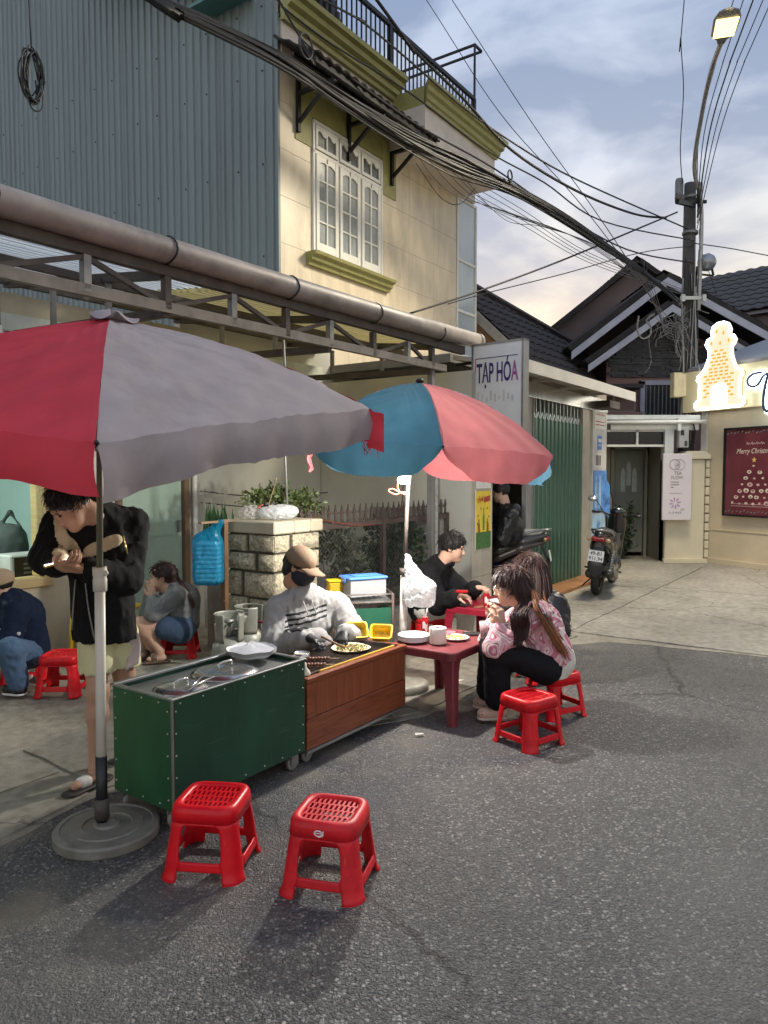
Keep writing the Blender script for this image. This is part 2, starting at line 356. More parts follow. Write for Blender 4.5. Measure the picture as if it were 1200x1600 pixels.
# ================================================================== ground
def asphalt():
    m, n, l, b = node_mat('asphalt'); t = n.new('ShaderNodeTexCoord')
    def vor(sc_, feat='F1'):
        q = n.new('ShaderNodeTexVoronoi'); q.inputs['Scale'].default_value = sc_; q.feature = feat; l(t.outputs['Object'], q.inputs['Vector']); return q
    def nzt(sc_, d=5):
        q = n.new('ShaderNodeTexNoise'); q.inputs['Scale'].default_value = sc_; q.inputs['Detail'].default_value = d; l(t.outputs['Object'], q.inputs['Vector']); return q
    def mth(op, a, bb):
        q = n.new('ShaderNodeMath'); q.operation = op
        for i, x in enumerate((a, bb)):
            if hasattr(x, 'default_value'): l(x, q.inputs[i])
            else: q.inputs[i].default_value = x
        return q.outputs[0]
    def mr(x, a, bb, c=0, d=1):
        q = n.new('ShaderNodeMapRange'); l(x, q.inputs[0])
        for i, y in enumerate((a, bb, c, d)): q.inputs[i+1].default_value = y
        return q.outputs[0]
    def mixc(f, a, bb):
        q = n.new('ShaderNodeMix'); q.data_type = 'RGBA'; l(f, q.inputs['Factor'])
        for k, x in (('A', a), ('B', bb)):
            if hasattr(x, 'default_value'): l(x, q.inputs[k])
            else: q.inputs[k].default_value = (*x, 1)
        return q.outputs['Result']
    big = nzt(1.1, 7); mid = nzt(9); fine = nzt(60, 4); wob = nzt(45, 3)
    dm = n.new('ShaderNodeMix'); dm.data_type = 'VECTOR'; dm.inputs['Factor'].default_value = .016; l(t.outputs['Object'], dm.inputs['A']); l(wob.outputs['Color'], dm.inputs['B'])
    def vord(sc_):
        q = n.new('ShaderNodeTexVoronoi'); q.inputs['Scale'].default_value = sc_; q.inputs['Randomness'].default_value = 1; l(dm.outputs['Result'], q.inputs['Vector']); return q
    v1 = vord(72); v2 = vord(150)
    sep = n.new('ShaderNodeSeparateColor'); l(v1.outputs['Color'], sep.inputs[0])
    sep2 = n.new('ShaderNodeSeparateColor'); l(v2.outputs['Color'], sep2.inputs[0])
    base = mixc(mr(big.outputs[0], .35, .65), (.047, .047, .047), (.072, .071, .069))
    g2 = mth('MULTIPLY', mr(sep2.outputs[0], .30, 1.0), mr(v2.outputs['Distance'], .75, .25))
    base = mixc(g2, base, (.20, .196, .187))
    st = mth('MULTIPLY', mr(sep.outputs[0], .66, .74), mr(v1.outputs['Distance'], .58, .40))
    st = mth('MULTIPLY', st, mr(sep.outputs[1], .1, .9, .25, 1))
    base = mixc(mth('MULTIPLY', st, .8), base, (.38, .36, .33))
    stain = nzt(.55, 9); base = mixc(mth('MULTIPLY', mr(stain.outputs[0], .52, .62), .45), base, (.035, .033, .031))
    base = mixc(mth('MULTIPLY', mr(fine.outputs[0], .56, .70), .7), base, (.022, .021, .019))
    ck = n.new('ShaderNodeTexVoronoi'); ck.feature = 'DISTANCE_TO_EDGE'; ck.inputs['Scale'].default_value = .38
    d2 = n.new('ShaderNodeMix'); d2.data_type = 'VECTOR'; d2.inputs['Factor'].default_value = .14; l(t.outputs['Object'], d2.inputs['A']); l(mid.outputs['Color'], d2.inputs['B']); l(d2.outputs['Result'], ck.inputs['Vector'])
    base = mixc(mth('MULTIPLY', mr(ck.outputs['Distance'], .0, .009, 1, 0), mr(big.outputs[0], .42, .5)), base, (.015, .014, .013))
    dv = n.new('ShaderNodeVectorMath'); dv.operation = 'DOT_PRODUCT'; dv.inputs[1].default_value = tuple(VX); l(t.outputs['Object'], dv.inputs[0]); Vc = dv.outputs['Value']
    dust = nzt(3.2, 8); base = mixc(mth('MULTIPLY', mr(Vc, 1.55, 2.9), mr(dust.outputs[0], .46, .66)), base, (.20, .178, .135))
    trk = n.new('ShaderNodeMath'); trk.operation = 'SINE'; l(mth('MULTIPLY', Vc, 3.7), trk.inputs[0])
    base = mixc(mth('MULTIPLY', mth('MULTIPLY', mr(trk.outputs[0], .2, 1.0), mr(big.outputs[0], .3, .6)), .42), base, (.135, .13, .122))
    l(base, b.inputs['Base Color'])
    hgt = mth('ADD', mth('MULTIPLY', mr(v1.outputs['Distance'], .75, .2), .6), mth('MULTIPLY', mr(v2.outputs['Distance'], .7, .2), .5))
    bp = n.new('ShaderNodeBump'); bp.inputs['Strength'].default_value = .8; bp.inputs['Distance'].default_value = .009; l(hgt, bp.inputs['Height']); l(bp.outputs[0], b.inputs['Normal'])
    l(mr(mid.outputs[0], .3, .7, .40, .60), b.inputs['Roughness']); return m
def concrete(name, c1, c2, crack=.8):
    m, n, l, b = node_mat(name); t = n.new('ShaderNodeTexCoord')
    def nzt(sc_, d=6, r=.6):
        q = n.new('ShaderNodeTexNoise'); q.inputs['Scale'].default_value = sc_; q.inputs['Detail'].default_value = d; q.inputs['Roughness'].default_value = r; l(t.outputs['Object'], q.inputs['Vector']); return q
    a = nzt(.9, 8, .65); c = nzt(14, 6); d = nzt(90, 3)
    m1 = n.new('ShaderNodeMix'); m1.data_type = 'RGBA'; m1.inputs['A'].default_value = (*c1, 1); m1.inputs['B'].default_value = (*c2, 1)
    r1 = n.new('ShaderNodeMapRange'); r1.inputs[1].default_value = .36; r1.inputs[2].default_value = .64; l(a.outputs[0], r1.inputs[0]); l(r1.outputs[0], m1.inputs['Factor'])
    m2 = n.new('ShaderNodeMix'); m2.data_type = 'RGBA'; m2.blend_type = 'MULTIPLY'; m2.inputs['Factor'].default_value = .75; l(m1.outputs['Result'], m2.inputs['A'])
    r2 = n.new('ShaderNodeValToRGB'); r2.color_ramp.elements[0].position = .3; r2.color_ramp.elements[0].color = (.5, .48, .45, 1); r2.color_ramp.elements[1].position = .62; l(c.outputs[0], r2.inputs[0]); l(r2.outputs[0], m2.inputs['B'])
    m3 = n.new('ShaderNodeMix'); m3.data_type = 'RGBA'; m3.blend_type = 'MULTIPLY'; l(m2.outputs['Result'], m3.inputs['A'])
    wv = n.new('ShaderNodeTexVoronoi'); wv.feature = 'DISTANCE_TO_EDGE'; wv.inputs['Scale'].default_value = .55
    dm = n.new('ShaderNodeMix'); dm.data_type = 'VECTOR'; dm.inputs['Factor'].default_value = .12; l(t.outputs['Object'], dm.inputs['A']); l(c.outputs['Color'], dm.inputs['B']); l(dm.outputs['Result'], wv.inputs['Vector'])
    rc = n.new('ShaderNodeMapRange'); rc.inputs[1].default_value = .0; rc.inputs[2].default_value = .006; rc.inputs[3].default_value = crack; rc.inputs[4].default_value = 0; l(wv.outputs['Distance'], rc.inputs[0]); l(rc.outputs[0], m3.inputs['Factor'])
    m3.inputs['B'].default_value = (.25, .24, .22, 1); l(m3.outputs['Result'], b.inputs['Base Color'])
    b.inputs['Roughness'].default_value = .78
    ad_ = n.new('ShaderNodeMath'); ad_.operation = 'ADD'; l(c.outputs[0], ad_.inputs[0]); l(d.outputs[0], ad_.inputs[1])
    bp = n.new('ShaderNodeBump'); bp.inputs['Strength'].default_value = .35; bp.inputs['Distance'].default_value = .006; l(ad_.outputs[0], bp.inputs['Height']); l(bp.outputs[0], b.inputs['Normal'])
    return m
ASPH = asphalt(); CON1 = concrete('worn_concrete', (.20, .185, .15), (.36, .33, .26)); CON2 = concrete('apron_concrete', (.225, .208, .175), (.355, .33, .28))
g = MB(); g.grid(lambda a, b_: (-150 + 300*a, -60 + 300*b_, 0), 6, 6, False); tag(g.build('road', ASPH), kind='structure')
def slab(name, poly, z0, z1, m, parent=None, rough=.02, step=.18):
    pts = []
    for i, (a, b_) in enumerate(poly):
        c, d = poly[(i+1) % len(poly)]; L = math.hypot(c-a, d-b_); k = max(1, min(24, int(L / step)))
        for j in range(k):
            f = j / k; e = rough if 0 < j else 0
            pts.append((a+(c-a)*f + random.uniform(-e, e), b_+(d-b_)*f + random.uniform(-e, e)))
    q = MB(); q.prism(pts, (0,0,z0), (1,0,0), (0,1,0), z1-z0); return q.build(name, m, parent, None if parent else (0,0,0), 0 if parent else SA)
base_poly = [(-14,3.12),(1.5,3.10),(2.1,3.20),(3.0,3.0),(4.1,2.50),(6.55,2.46),(6.9,2.2),(7.1,.9),(7.3,-9),(40,-9),(40,30),(-14,30)]
court = slab('courtyard_ground', base_poly, -.02, .004, CON1); tag(court, kind='structure')
for poly, m in (([(-10,3.16),(1.5,3.14),(2.1,3.24),(2.15,3.6),(-10,3.58)], CON1), ([(-10,3.6),(2.17,3.62),(2.2,4.08),(-10,4.06)], CON1),
                ([(2.2,3.24),(3.05,3.06),(4.12,2.56),(4.2,3.9),(2.23,4.08)], CON1), ([(4.16,2.56),(6.95,2.52),(7.0,3.88),(4.24,3.9)], CON1),
                ([(7.04,2.66),(10.4,2.66),(10.4,3.48),(7.04,3.48)], CON2), ([(10.42,2.66),(14.0,2.66),(14.0,3.7),(10.42,3.48)], CON2),
                ([(7.12,2.64),(7.14,.95),(7.32,-6),(10.6,-6),(10.6,2.64)], CON2), ([(10.62,2.64),(10.62,-6),(16,-6),(16,2.64)], CON2)):
    slab('slab', poly, .004, .014, m, court, .012)
# orange tiled threshold of the shop
st = thing('shop_step', 'low orange tiled step under the green folding shutter', 'step', UV(8.75, 3.56), SA)
for i in range(6):
    MB().cbox(i*.37+.003, i*.37+.367, .003, .37, .004, .05, .006).build('tile', mat('orange_tile', (.36,.17,.075), .45, var=.3, vs=9, dirt=.8), st)
# litter: flat scraps on the ground
for px, py, s_, a in ((655,1147,.028,.3),(700,1086,.025,1.2),(720,1063,.025,.5)):
    q = PZ(px, py, .015); k = MB(); k.add([(-s_,-s_*.3,0),(s_,-s_*.4,.003),(s_*.9,s_*.35,.001),(-s_*.8,s_*.4,.006)], [(0,1,2,3)])
    tag(k.build('paper_scrap', mat('scrap_paper', (.6,.56,.5), .8), loc=q, rz=a), {655:'white paper scrap on the ground in front of the maroon table leg', 700:'pale paper scrap under the far end of the maroon table', 720:'small pale scrap lying behind the maroon table leg'}[px], 'litter', 'scraps of paper on the ground')
# ================================================================== materials of the buildings
M_CREAM = mat('cream_tile', (.64,.545,.395), .42, var=.14, vs=5, bump=.05, bs=40, dirt=.5, stretch=(1,1,.3))
M_OLIVE = mat('olive_trim', (.29,.275,.095), .55, var=.15, vs=8, dirt=.35)
M_WHITE = mat('white_frame', (.72,.70,.64), .45, var=.06, dirt=.15)
M_GLASS = mat('window_glass', (.30,.32,.31), .12, var=.25, vs=3, spec=.8)
M_DARK = mat('black_iron', (.015,.015,.017), .5, .4, bump=.1)
M_CORR = mat('grey_blue_sheet', (.185,.225,.232), .55, .1, var=.14, vs=1.6, dirt=.35, stretch=(1,3,.22))
M_ZINC = mat('zinc', (.26,.255,.245), .5, .5, var=.2, vs=5, dirt=.4)
M_RUST = mat('rusty_steel', (.095,.08,.07), .7, .3, var=.3, vs=7, bump=.15, dirt=.6)
M_BROWNPIPE = mat('weathered_pipe', (.27,.235,.215), .5, 0, var=.2, vs=5, bump=.12, bs=30, dirt=.75, stretch=(1,1,1))
M_ROOFT = mat('dark_roof_tile', (.046,.040,.038), .85, spec=.15, var=.35, vs=4, bump=.25, bs=25, dirt=.3)
M_ROOFT2 = mat('dark_roof_tile_worn', (.062,.053,.051), .85, spec=.15, var=.4, vs=4, bump=.25, bs=25, dirt=.3)
# ================================================================== cream building
CB = thing('cream_building', 'two storey cream tiled building with olive cornice and white casement window', 'building', UV(6.72, 6.2), SA)
wl_ = MB()
for x0, x1, z0, z1 in ((0,.59,0,6.6),(2.13,4.33,0,6.6),(.59,2.13,0,4.40),(.59,2.13,6.08,6.6)): wl_.box(x0, x1, .012, .22, z0, z1)
wl_.box(.005, 4.33, .22, 7.5, 0, 6.6); wl_.build('wall', M_CREAM, CB)
xs = [0,.59,1.36,2.13,2.87,3.6,4.33]; zs = [3.0,3.5,4.0,4.40,4.96,5.52,6.08,6.6]
for i in range(6):
    for j in range(7):
        if i in (1,2) and 3 <= j <= 5: continue
        MB().box(xs[i]+.002, xs[i+1]-.002, 0, .011, zs[j]+.002, zs[j+1]-.002).build('cladding_tile', M_CREAM, CB)
# olive painted band behind the awning
MB().box(.28,.585,-.012,-.002,5.72,6.42).box(2.135,2.5,-.012,-.002,5.62,6.42).box(.59,2.13,-.012,-.002,6.10,6.42).build('painted_band', M_OLIVE, CB)
# window
fr = MB()
for a in (.59, 2.09): fr.cbox(a, a+.045, -.03, .12, 4.40, 6.08, .006)
for z in (4.40, 5.66, 6.03): fr.cbox(.59, 2.135, -.03, .12, z, z+.05, .006)
for a in (1.085, 1.59): fr.cbox(a, a+.035, -.026, .11, 4.42, 6.05, .005)
WIN = fr.build('window_frame', M_WHITE, CB)
for k in range(3):
    x0 = .637 + k*.487; x1 = x0 + .447; lf = MB()
    lf.cbox(x0, x0+.06, -.045, -.002, 4.455, 5.655, .004).cbox(x1-.06, x1, -.045, -.002, 4.455, 5.655, .004).cbox(x0+.06, x1-.06, -.044, -.003, 4.455, 4.56, .004)
    xm = (x0+x1)/2; lf.cbox(xm-.014, xm+.014, -.04, -.006, 4.56, 5.60, .003)
    for z in (4.83, 5.09, 5.35): lf.cbox(x0+.06, x1-.06, -.038, -.008, z-.012, z+.012, .003)
    for sgn in (0, 1):                                   # scalloped head
        a, b_ = (x0+.06, xm-.014) if sgn == 0 else (xm+.014, x1-.06); pts = [(a,5.655),(a,5.55)]
        for q in range(9):
            f = q/8; pts.append((a+(b_-a)*f, 5.55 + .038*math.sin(math.pi*(f if sgn == 0 else 1-f)*.75)))
        pts += [(b_,5.655)]; lf.prism([(p[0], p[1]) for p in pts], (0,-.006,0), (1,0,0), (0,0,1), .034)
    L = lf.build('window_leaf', M_WHITE, CB)
    for i in range(2):
        for j in range(4):
            z = (4.56, 4.842, 5.102, 5.362)[j]; z2 = (4.818, 5.078, 5.338, 5.62)[j]; a = x0+.06 if i == 0 else xm+.014; b_ = xm-.014 if i == 0 else x1-.06
            MB().box(a, b_, -.022, -.016, z, z2).build('pane', M_GLASS, L)
    tr = MB(); z0, z1 = 5.72, 6.02; tr.cbox(x0, x1, -.042, -.004, z0, z0+.045, .004).cbox(x0, x1, -.042, -.004, z1-.035, z1, .004)
    for a in (x0, xm-.014, x1-.04): tr.cbox(a, a+(.04 if a != xm-.014 else .028), -.041, -.005, z0+.045, z1-.035, .003)
    pts = [(x0+.04, z1-.035)] + [(x0+.04+(x1-x0-.08)*f/10, z1-.085+.03*math.sin(f/10*4*math.pi)) for f in range(11)] + [(x1-.04, z1-.035)]
    tr.prism(pts, (0,-.008,0), (1,0,0), (0,0,1), .03)
    T = tr.build('transom_light', M_WHITE, CB)
    for a, b_ in ((x0+.04, xm-.014), (xm+.014, x1-.04)): MB().box(a, b_, -.02, -.014, z0+.045, z1-.06).build('pane', mat('shaded_pane', (.10,.105,.09), .15, spec=.7), T)  # transom panes darkened: the awning's shade is put into their colour
# moulded sill and cornices: a stepped section pushed along the wall
def mould(name, prof, x0, x1, z, m, parent, y=0, ret0=False, ret1=False):
    q = MB(); n = len(prof)
    A = [(x0 - (-p[0] if ret0 else 0), y+p[0], z+p[1]) for p in prof]; B = [(x1 + (-p[0] if ret1 else 0), y+p[0], z+p[1]) for p in prof]
    if ret0: A = [(x0 + p[0], y+p[0], z+p[1]) for p in prof]
    q.add(A+B, [(i, i+1, n+i+1, n+i) for i in range(n-1)] + [tuple(range(n)), tuple(range(n, 2*n))[::-1]]); return q.build(name, m, parent)
SILL = [(.0,-.16),(-.05,-.16),(-.06,-.12),(-.10,-.10),(-.11,-.06),(-.16,-.035),(-.17,0),(0,0)]
mould('sill', SILL, .47, 2.28, 4.395, M_OLIVE, CB, -.002)
CORN = [(0,-.30),(-.05,-.30),(-.06,-.25),(-.10,-.23),(-.11,-.17),(-.17,-.14),(-.18,-.08),(-.24,-.06),(-.25,0),(0,0)]
MB().box(0, 2.42, -.05, .6, 6.6, 7.02).build('frieze', mat('frieze_plaster', (.60,.53,.46), .6, var=.12, vs=3, dirt=.3), CB)
mould('cornice', CORN, -.02, 2.39, 7.27, M_OLIVE, CB, -.05)
MB().box(2.32, 4.50, -.62, .6, 6.28, 6.78).box(4.5, 4.9, -.05, .6, 6.28, 6.9).build('frieze', MATS['frieze_plaster'], CB)
mould('cornice', [(p[0]*.68,p[1]) for p in CORN], 2.32, 4.50, 7.05, M_OLIVE, CB, -.62, True, True)
MB().box(2.33, 4.49, -.60, 0, 6.78, 7.04).box(2.2, 4.9, 0, 3, 6.62, 7.03).build('roof_slab', M_OLIVE, CB)
MB().box(0, 4.9, .55, 7.4, 7.0, 7.06).build('roof_terrace', mat('terrace', (.25,.24,.22), .8), CB)
# terrace railing
rl = MB(); rl.bar((0,0,8.08),(4.95,0,8.08),.05,.06).bar((0,0,7.20),(4.95,0,7.20),.03,.03)
for a in (.02, 2.35, 4.93): rl.bar((a,0,7.04),(a,0,8.08),.06,.06)
RL = rl.build('railing', M_DARK, CB); bar_me = None
for i in range(44):
    a = .12 + i*.11
    if bar_me is None: bar_me = MB().bar((0,0,7.2),(0,0,8.06),.018,.018).mesh('railing_bar')
    o = put('railing_bar', bar_me, M_DARK, RL); o.location.x = a
tf = MB(); tf.bar((4.95,0,8.0),(4.95,0,9.02),.03).bar((4.95,0,9.0),(4.95,2.6,9.0),.035).bar((5.2,0,9.0),(5.2,2.6,9.0),.035).bar((4.95,0,9.0),(5.2,0,9.0),.035).bar((4.95,2.6,9.0),(5.2,2.6,9.0),.035).bar((4.95,2.6,7.0),(4.95,2.6,9.0),.03)
tf.build('awning_frame', M_DARK, CB)
# dark sheeted stair hut behind the railing
sh = MB()
for i in range(16):
    x0 = .2 + i*.14; hgt = 9.6 - max(0, (x0-1.0))*1.55
    sh.prism([(x0,7.06),(x0+.05,7.06),(x0+.05,hgt),(x0,hgt)], (0,.62,0), (1,0,0), (0,0,1), .04).prism([(x0+.05,7.06),(x0+.14,7.06),(x0+.14,hgt-.08),(x0+.05,hgt)], (0,.66,0), (1,0,0), (0,0,1), .04)
sh.build('stair_hut', mat('tarred_sheet', (.022,.022,.026), .55, bump=.2), CB)
# awning of dark wavy tiles on iron brackets
aw = MB()
def awf(a, b_):
    x = -.12 + 2.72*a; y = -.02 - .68*b_; z = 6.72 - .40*b_ + .018*math.sin(a*2.72/.17*2*math.pi) + (.02 if (b_*3) % 1 < .3 else 0)
    return (x, y, z)
aw.grid(awf, 96, 9); AWN = aw.build('awning', M_ROOFT, CB)
md = AWN.modifiers.new('thick', 'SOLIDIFY'); md.thickness = .025
MB().box(-.1, 2.58, -.66, -.62, 6.27, 6.33).box(-.1, 2.58, -.33, -.29, 6.44, 6.48).build('awning_batten', M_DARK, CB)
for a in (.31, 1.33, 2.36):
    MB().bar((a,-.03,5.80),(a,-.03,6.62),.05,.05).bar((a,-.05,6.26),(a,-.62,6.26),.045,.045).bar((a,-.05,5.92),(a,-.5,6.25),.04,.04).build('awning_bracket', M_DARK, CB)
# glazed stair corner
gl = MB()
for a in (4.34, 5.0): gl.cbox(a, a+.045, -.02, .05, 2.6, 6.28, .006)
for z in (2.6, 3.6, 4.35, 5.2, 6.23): gl.cbox(4.385, 5.0, -.015, .045, z, z+.05, .006)
gl.cbox(5.0, 5.045, 1.4, 1.45, 2.6, 6.28, .006); GL = gl.build('stair_glazing', M_WHITE, CB)
M_SKYG = mat('sky_tinted_glass', (.42,.47,.50), .08, var=.12, vs=1.5, spec=.9)  # pale sky seen in the glazing is put into the pane colour
for z0, z1 in ((3.65,4.35),(4.40,5.2),(5.25,6.23)):
    MB().box(4.385, 5.0, .005, .012, z0, z1).build('pane', M_SKYG, GL); MB().box(5.02, 5.027, .05, 1.4, z0, z1).build('pane', M_SKYG, GL)
MB().box(4.34, 5.0, .06, 5, 0, 6.28).build('stair_wall', mat('pale_plaster', (.62,.62,.60), .7), CB)
# side wall sheets, each a ribbed sheet; ribs every 14 cm
shm = {}
y = 0; k = 0
while y < 8.2:
    wd = .98; top = [7.3, 7.75, 8.2, 8.7][k] if k < 4 else 9.6; zb = 2.6
    q = MB(); pr = []
    for i in range(7):
        a = y + i*.14; pr += [(a,0),(a+.05,0),(a+.062,-.022),(a+.098,-.022),(a+.11,0)]
    pr.append((y+wd+.01, 0)); sl0 = top; 
    A = [(-.03+p[1]-(.004 if k % 2 else 0), p[0], zb) for p in pr]; B = [(-.03+p[1]-(.004 if k % 2 else 0), p[0], sl0 + (p[0]-y)*(.46 if k < 4 else 0)) for p in pr]; n = len(pr)
    q.add(A+B, [(i, n+i, n+i+1, i+1) for i in range(n-1)]); S_ = q.build('cladding_sheet', M_CORR, CB)
    scw = MB()
    for z in (4.25, 5.35, 6.45, 7.2):
        for i in (1, 4): scw.ell((-.058, y+i*.14+.08, z), .011, 6, 4)
    scw.build('screw', M_DARK, S_); y += wd; k += 1
MB().box(-.028, -.002, 0, 8.2, 6.6, 7.2).box(0, .5, .6, 8.2, 6.6, 8.3).build('side_wall', M_CREAM, CB)
MB().box(-.055,-.02,-.03,0,3.0,7.05).build('corner_trim', M_CORR, CB)
# a scrap of green tarpaulin and old tiles at the top of the side wall
MB().box(-.35,-.05,.35,1.2,7.36,7.40).build('tarpaulin', mat('green_tarp', (.07,.19,.17), .5), CB)
aw = MB(); aw.grid(lambda a, b_: (-.45+.5*b_, 1.15+2.2*a, 7.72+.5*a*2.0+.1*b_+.02*math.sin(a*60)), 60, 3); q = aw.build('eave_tiles', M_ROOFT, CB); md = q.modifiers.new('thick','SOLIDIFY'); md.thickness = .03
# ================================================================== courtyard house behind the canopy
M_BEIGE = mat('stained_plaster', (.56,.50,.36), .8, var=.15, vs=2.2, bump=.1, bs=30, dirt=.45)
M_OLWALL = mat('grey_olive_plaster', (.50,.495,.43), .8, var=.10, vs=1.5, bump=.08, dirt=.2)
M_PGREEN = mat('pale_green_paint', (.40,.53,.43), .45, var=.10, vs=2, dirt=.25)
CH = thing('courtyard_house', 'low beige plaster house wall with window and pale green door under the canopy', 'house', UV(0, 6.1), SA)
q = MB()
for x0, x1, z0, z1 in ((-4,.9,0,3.1),(.9,3.6,0,.66),(.9,3.6,2.05,3.1),(3.6,4.32,0,3.1),(4.32,5.10,2.2,3.1)): q.box(x0, x1, 0, .2, z0, z1)
q.build('wall', M_BEIGE, CH); MB().box(5.10, 7.6, .002, .095, 0, 3.35).build('wall', M_OLWALL, CH)
MB().box(3.62, 4.28, -.008, -.001, .75, 2.9).build('white_panel', mat('white_plaster', (.62,.61,.55), .7, dirt=.3), CH)
q = MB()
for x0, x1, z0, z1 in ((.9,3.62,.62,.70),(.9,3.62,2.0,2.08),(.9,.97,.70,2.0),(2.1,2.17,.70,2.0),(3.54,3.62,.70,2.0)): q.cbox(x0, x1, -.05, .16, z0, z1, .008)
WF = q.build('window_frame', mat('ochre_wood', (.46,.34,.16), .5, var=.2, vs=3, stretch=(1,1,8), dirt=.3), CH)
MGL = node_mat('clear_pane')[0]; b = MGL.node_tree.nodes['Principled BSDF']; b.inputs['Transmission Weight'].default_value = 1; b.inputs['Roughness'].default_value = 0; b.inputs['IOR'].default_value = 1.05; b.inputs['Base Color'].default_value = (.9,.95,.92,1)
for a, c in ((.97,2.1),(2.17,3.54)): MB().box(a, c, .05, .054, .70, 2.0).build('pane', MGL, WF)
rm = MB(); M_TEAL = mat('teal_grey_paint', (.24,.34,.33), .6, var=.08, vs=1.5)
rm.box(.3,4.1,2.0,2.05,0,2.6).box(.3,4.1,.2,2.05,2.6,2.65).box(.25,.3,.2,2.05,0,2.65).box(4.1,4.15,.2,2.05,0,2.65).box(.3,4.1,.2,2.0,-.01,.03); rm.build('room', M_TEAL, CH)
MB().cbox(.5,3.9,.25,.75,.60,.64,.005).box(.6,.65,.3,.7,.03,.6).box(3.8,3.85,.3,.7,.03,.6).build('counter', mat('counter_wood', (.22,.14,.07), .5), CH)
q = MB(); q.cbox(4.35, 5.07, -.02, .03, .06, 2.18, .006)
for z0, z1 in ((.2,1.0),(1.1,2.05)):
    q.box(4.43,4.99,-.028,-.021,z0,z0+.03).box(4.43,4.99,-.028,-.021,z1-.03,z1)
DR = q.build('door', M_PGREEN, CH); MB().box(5.0,5.03,-.06,-.03,1.0,1.12).build('door_handle', M_ZINC, DR)
MB().box(4.28,4.33,-.06,.1,0,2.24).box(5.08,5.14,-.06,.1,0,2.24).build('door_frame', mat('brown_wood', (.20,.13,.08), .6), CH)
MB().tube([(5.22,-.05,.0),(5.22,-.05,2.6)], .028, 10).build('drain_pipe', M_WHITE, CH)
q = MB()
for i in range(30): q.add([(-2+i*.14,-.03,2.25),(-2+i*.14+.07,-.06,2.25),(-2+i*.14+.14,-.03,2.25),(-2+i*.14,-.03,3.05),(-2+i*.14+.07,-.06,3.05),(-2+i*.14+.14,-.03,3.05)], [(0,1,4,3),(1,2,5,4)])
q.build('zinc_cladding', M_ZINC, CH)
rl = bpy.data.lights.new('room_lamp','AREA'); rl.energy = ROOM_W; rl.size = .9; rl.color = (.93,1,.92); ro = bpy.data.objects.new('room_lamp', rl); COL.objects.link(ro); ro.location = UV(2.2, 7.0, 2.45)
q = MB(); q.cbox(2.02-.45,2.02+.45,.82,.98,2.50,2.58,.01); q.build('ceiling_lamp', emit('tube_light', (.93,1,.92), 6), CH)
# what stands behind the pane
q = MB(); q.cbox(-.16,.16,-.14,.14,0,.24,.012); t = thing('speaker_box', 'pale grey box with a black front panel inside the window', 'box', UV(3.56, 6.48, .64), SA)
q.build('case', mat('pale_grey_plastic', (.45,.48,.47), .4), t); MB().box(-.13,.13,-.146,-.14,.02,.22).build('front_panel', mat('black_plastic', (.015,.015,.016), .45), t)
for zz in (.07,.11,.15): MB().box(-.05,.1,-.150,-.146,zz,zz+.018).build('slot', M_ZINC, t)
t = thing('dark_box', 'dark grey box beside the pale box inside the window', 'box', UV(3.36, 6.78, .64), SA)
MB().cbox(-.17,.17,-.15,.15,0,.20,.01).build('case', mat('charcoal_plastic', (.05,.055,.06), .5), t); MB().box(-.15,.15,-.156,-.15,.03,.17).build('front_panel', MATS['black_plastic'], t)
s = Soft(.012); bq = UV(3.66, 6.82, .9); s.ell(bq, (.17,.13,.24), k=.04); s.cap(bq+Vector((-.1,0,.2)), bq+Vector((0,0,.34)), .02, .02); s.cap(bq+Vector((.1,0,.2)), bq+Vector((0,0,.34)), .02, .02); s.fold(22,.015,3)
tag(s.build('hanging_bag', mat('dark_green_cloth', (.03,.045,.045), .8, bump=.2), loc=bq), 'dark slumped bag behind the courtyard window', 'bag')
# ================================================================== canopy with the big gutter pipe
CP = thing('metal_canopy', 'steel truss canopy with corrugated roof sheets and wide brown gutter pipe', 'canopy', UV(0, 4.0), SA)
q = MB(); q.tube([(-3,0,3.055),(1,0,3.06),(4,0,3.075),(6,0,3.09),(7.66,0,3.12)], .085, 20); PIPE = q.build('gutter_pipe', M_BROWNPIPE, CP)
for a in (2.08, 3.25, 4.45, 5.6, 6.75): MB().tube([(a+.01*math.sin(k), .092*math.cos(k*math.pi/8), 3.065+.005*a*.5+.092*math.sin(k*math.pi/8)) for k in range(17)], .006, 5).build('wire_tie', M_DARK, PIPE)
MB().lathe([(.085,0),(.092,0),(.092,.06),(.085,.06)], (7.60,0,3.118), 20, Matrix.Rotation(R(90),3,'Y')).build('pipe_collar', M_BROWNPIPE, PIPE)
ch = MB(); ch.bar((-3,.06,2.935),(7.4,.06,2.985),.06,.09).build('top_chord', M_RUST, CP)
MB().bar((-3,.06,2.665),(7.0,.06,2.74),.05,.07).build('bottom_chord', mat('old_chord', (.20,.18,.16), .6, .4, var=.3, vs=6, dirt=.6), CP)
ps = [-.6, .2, .95, 1.55, 2.1, 2.68, 3.28, 3.88, 4.46, 5.02, 5.66, 6.25, 6.72]
for i, a in enumerate(ps):
    MB().bar((a,.06,2.70),(a,.06,2.92),.05,.05,(1,0,0)).build('truss_post', M_ZINC if i % 2 else M_RUST, CP)
    if i < len(ps)-1: MB().bar((a,.06,2.91 if i % 2 else 2.72),(ps[i+1],.06,2.72 if i % 2 else 2.91),.03,.03).build('truss_brace', M_RUST, CP)
for yy, zz in ((.75,2.99),(1.45,3.10),(2.02,3.18)):
    MB().bar((-3,yy,zz-.04),(7.3,yy,zz+.01),.05,.05).build('purlin', M_RUST, CP)
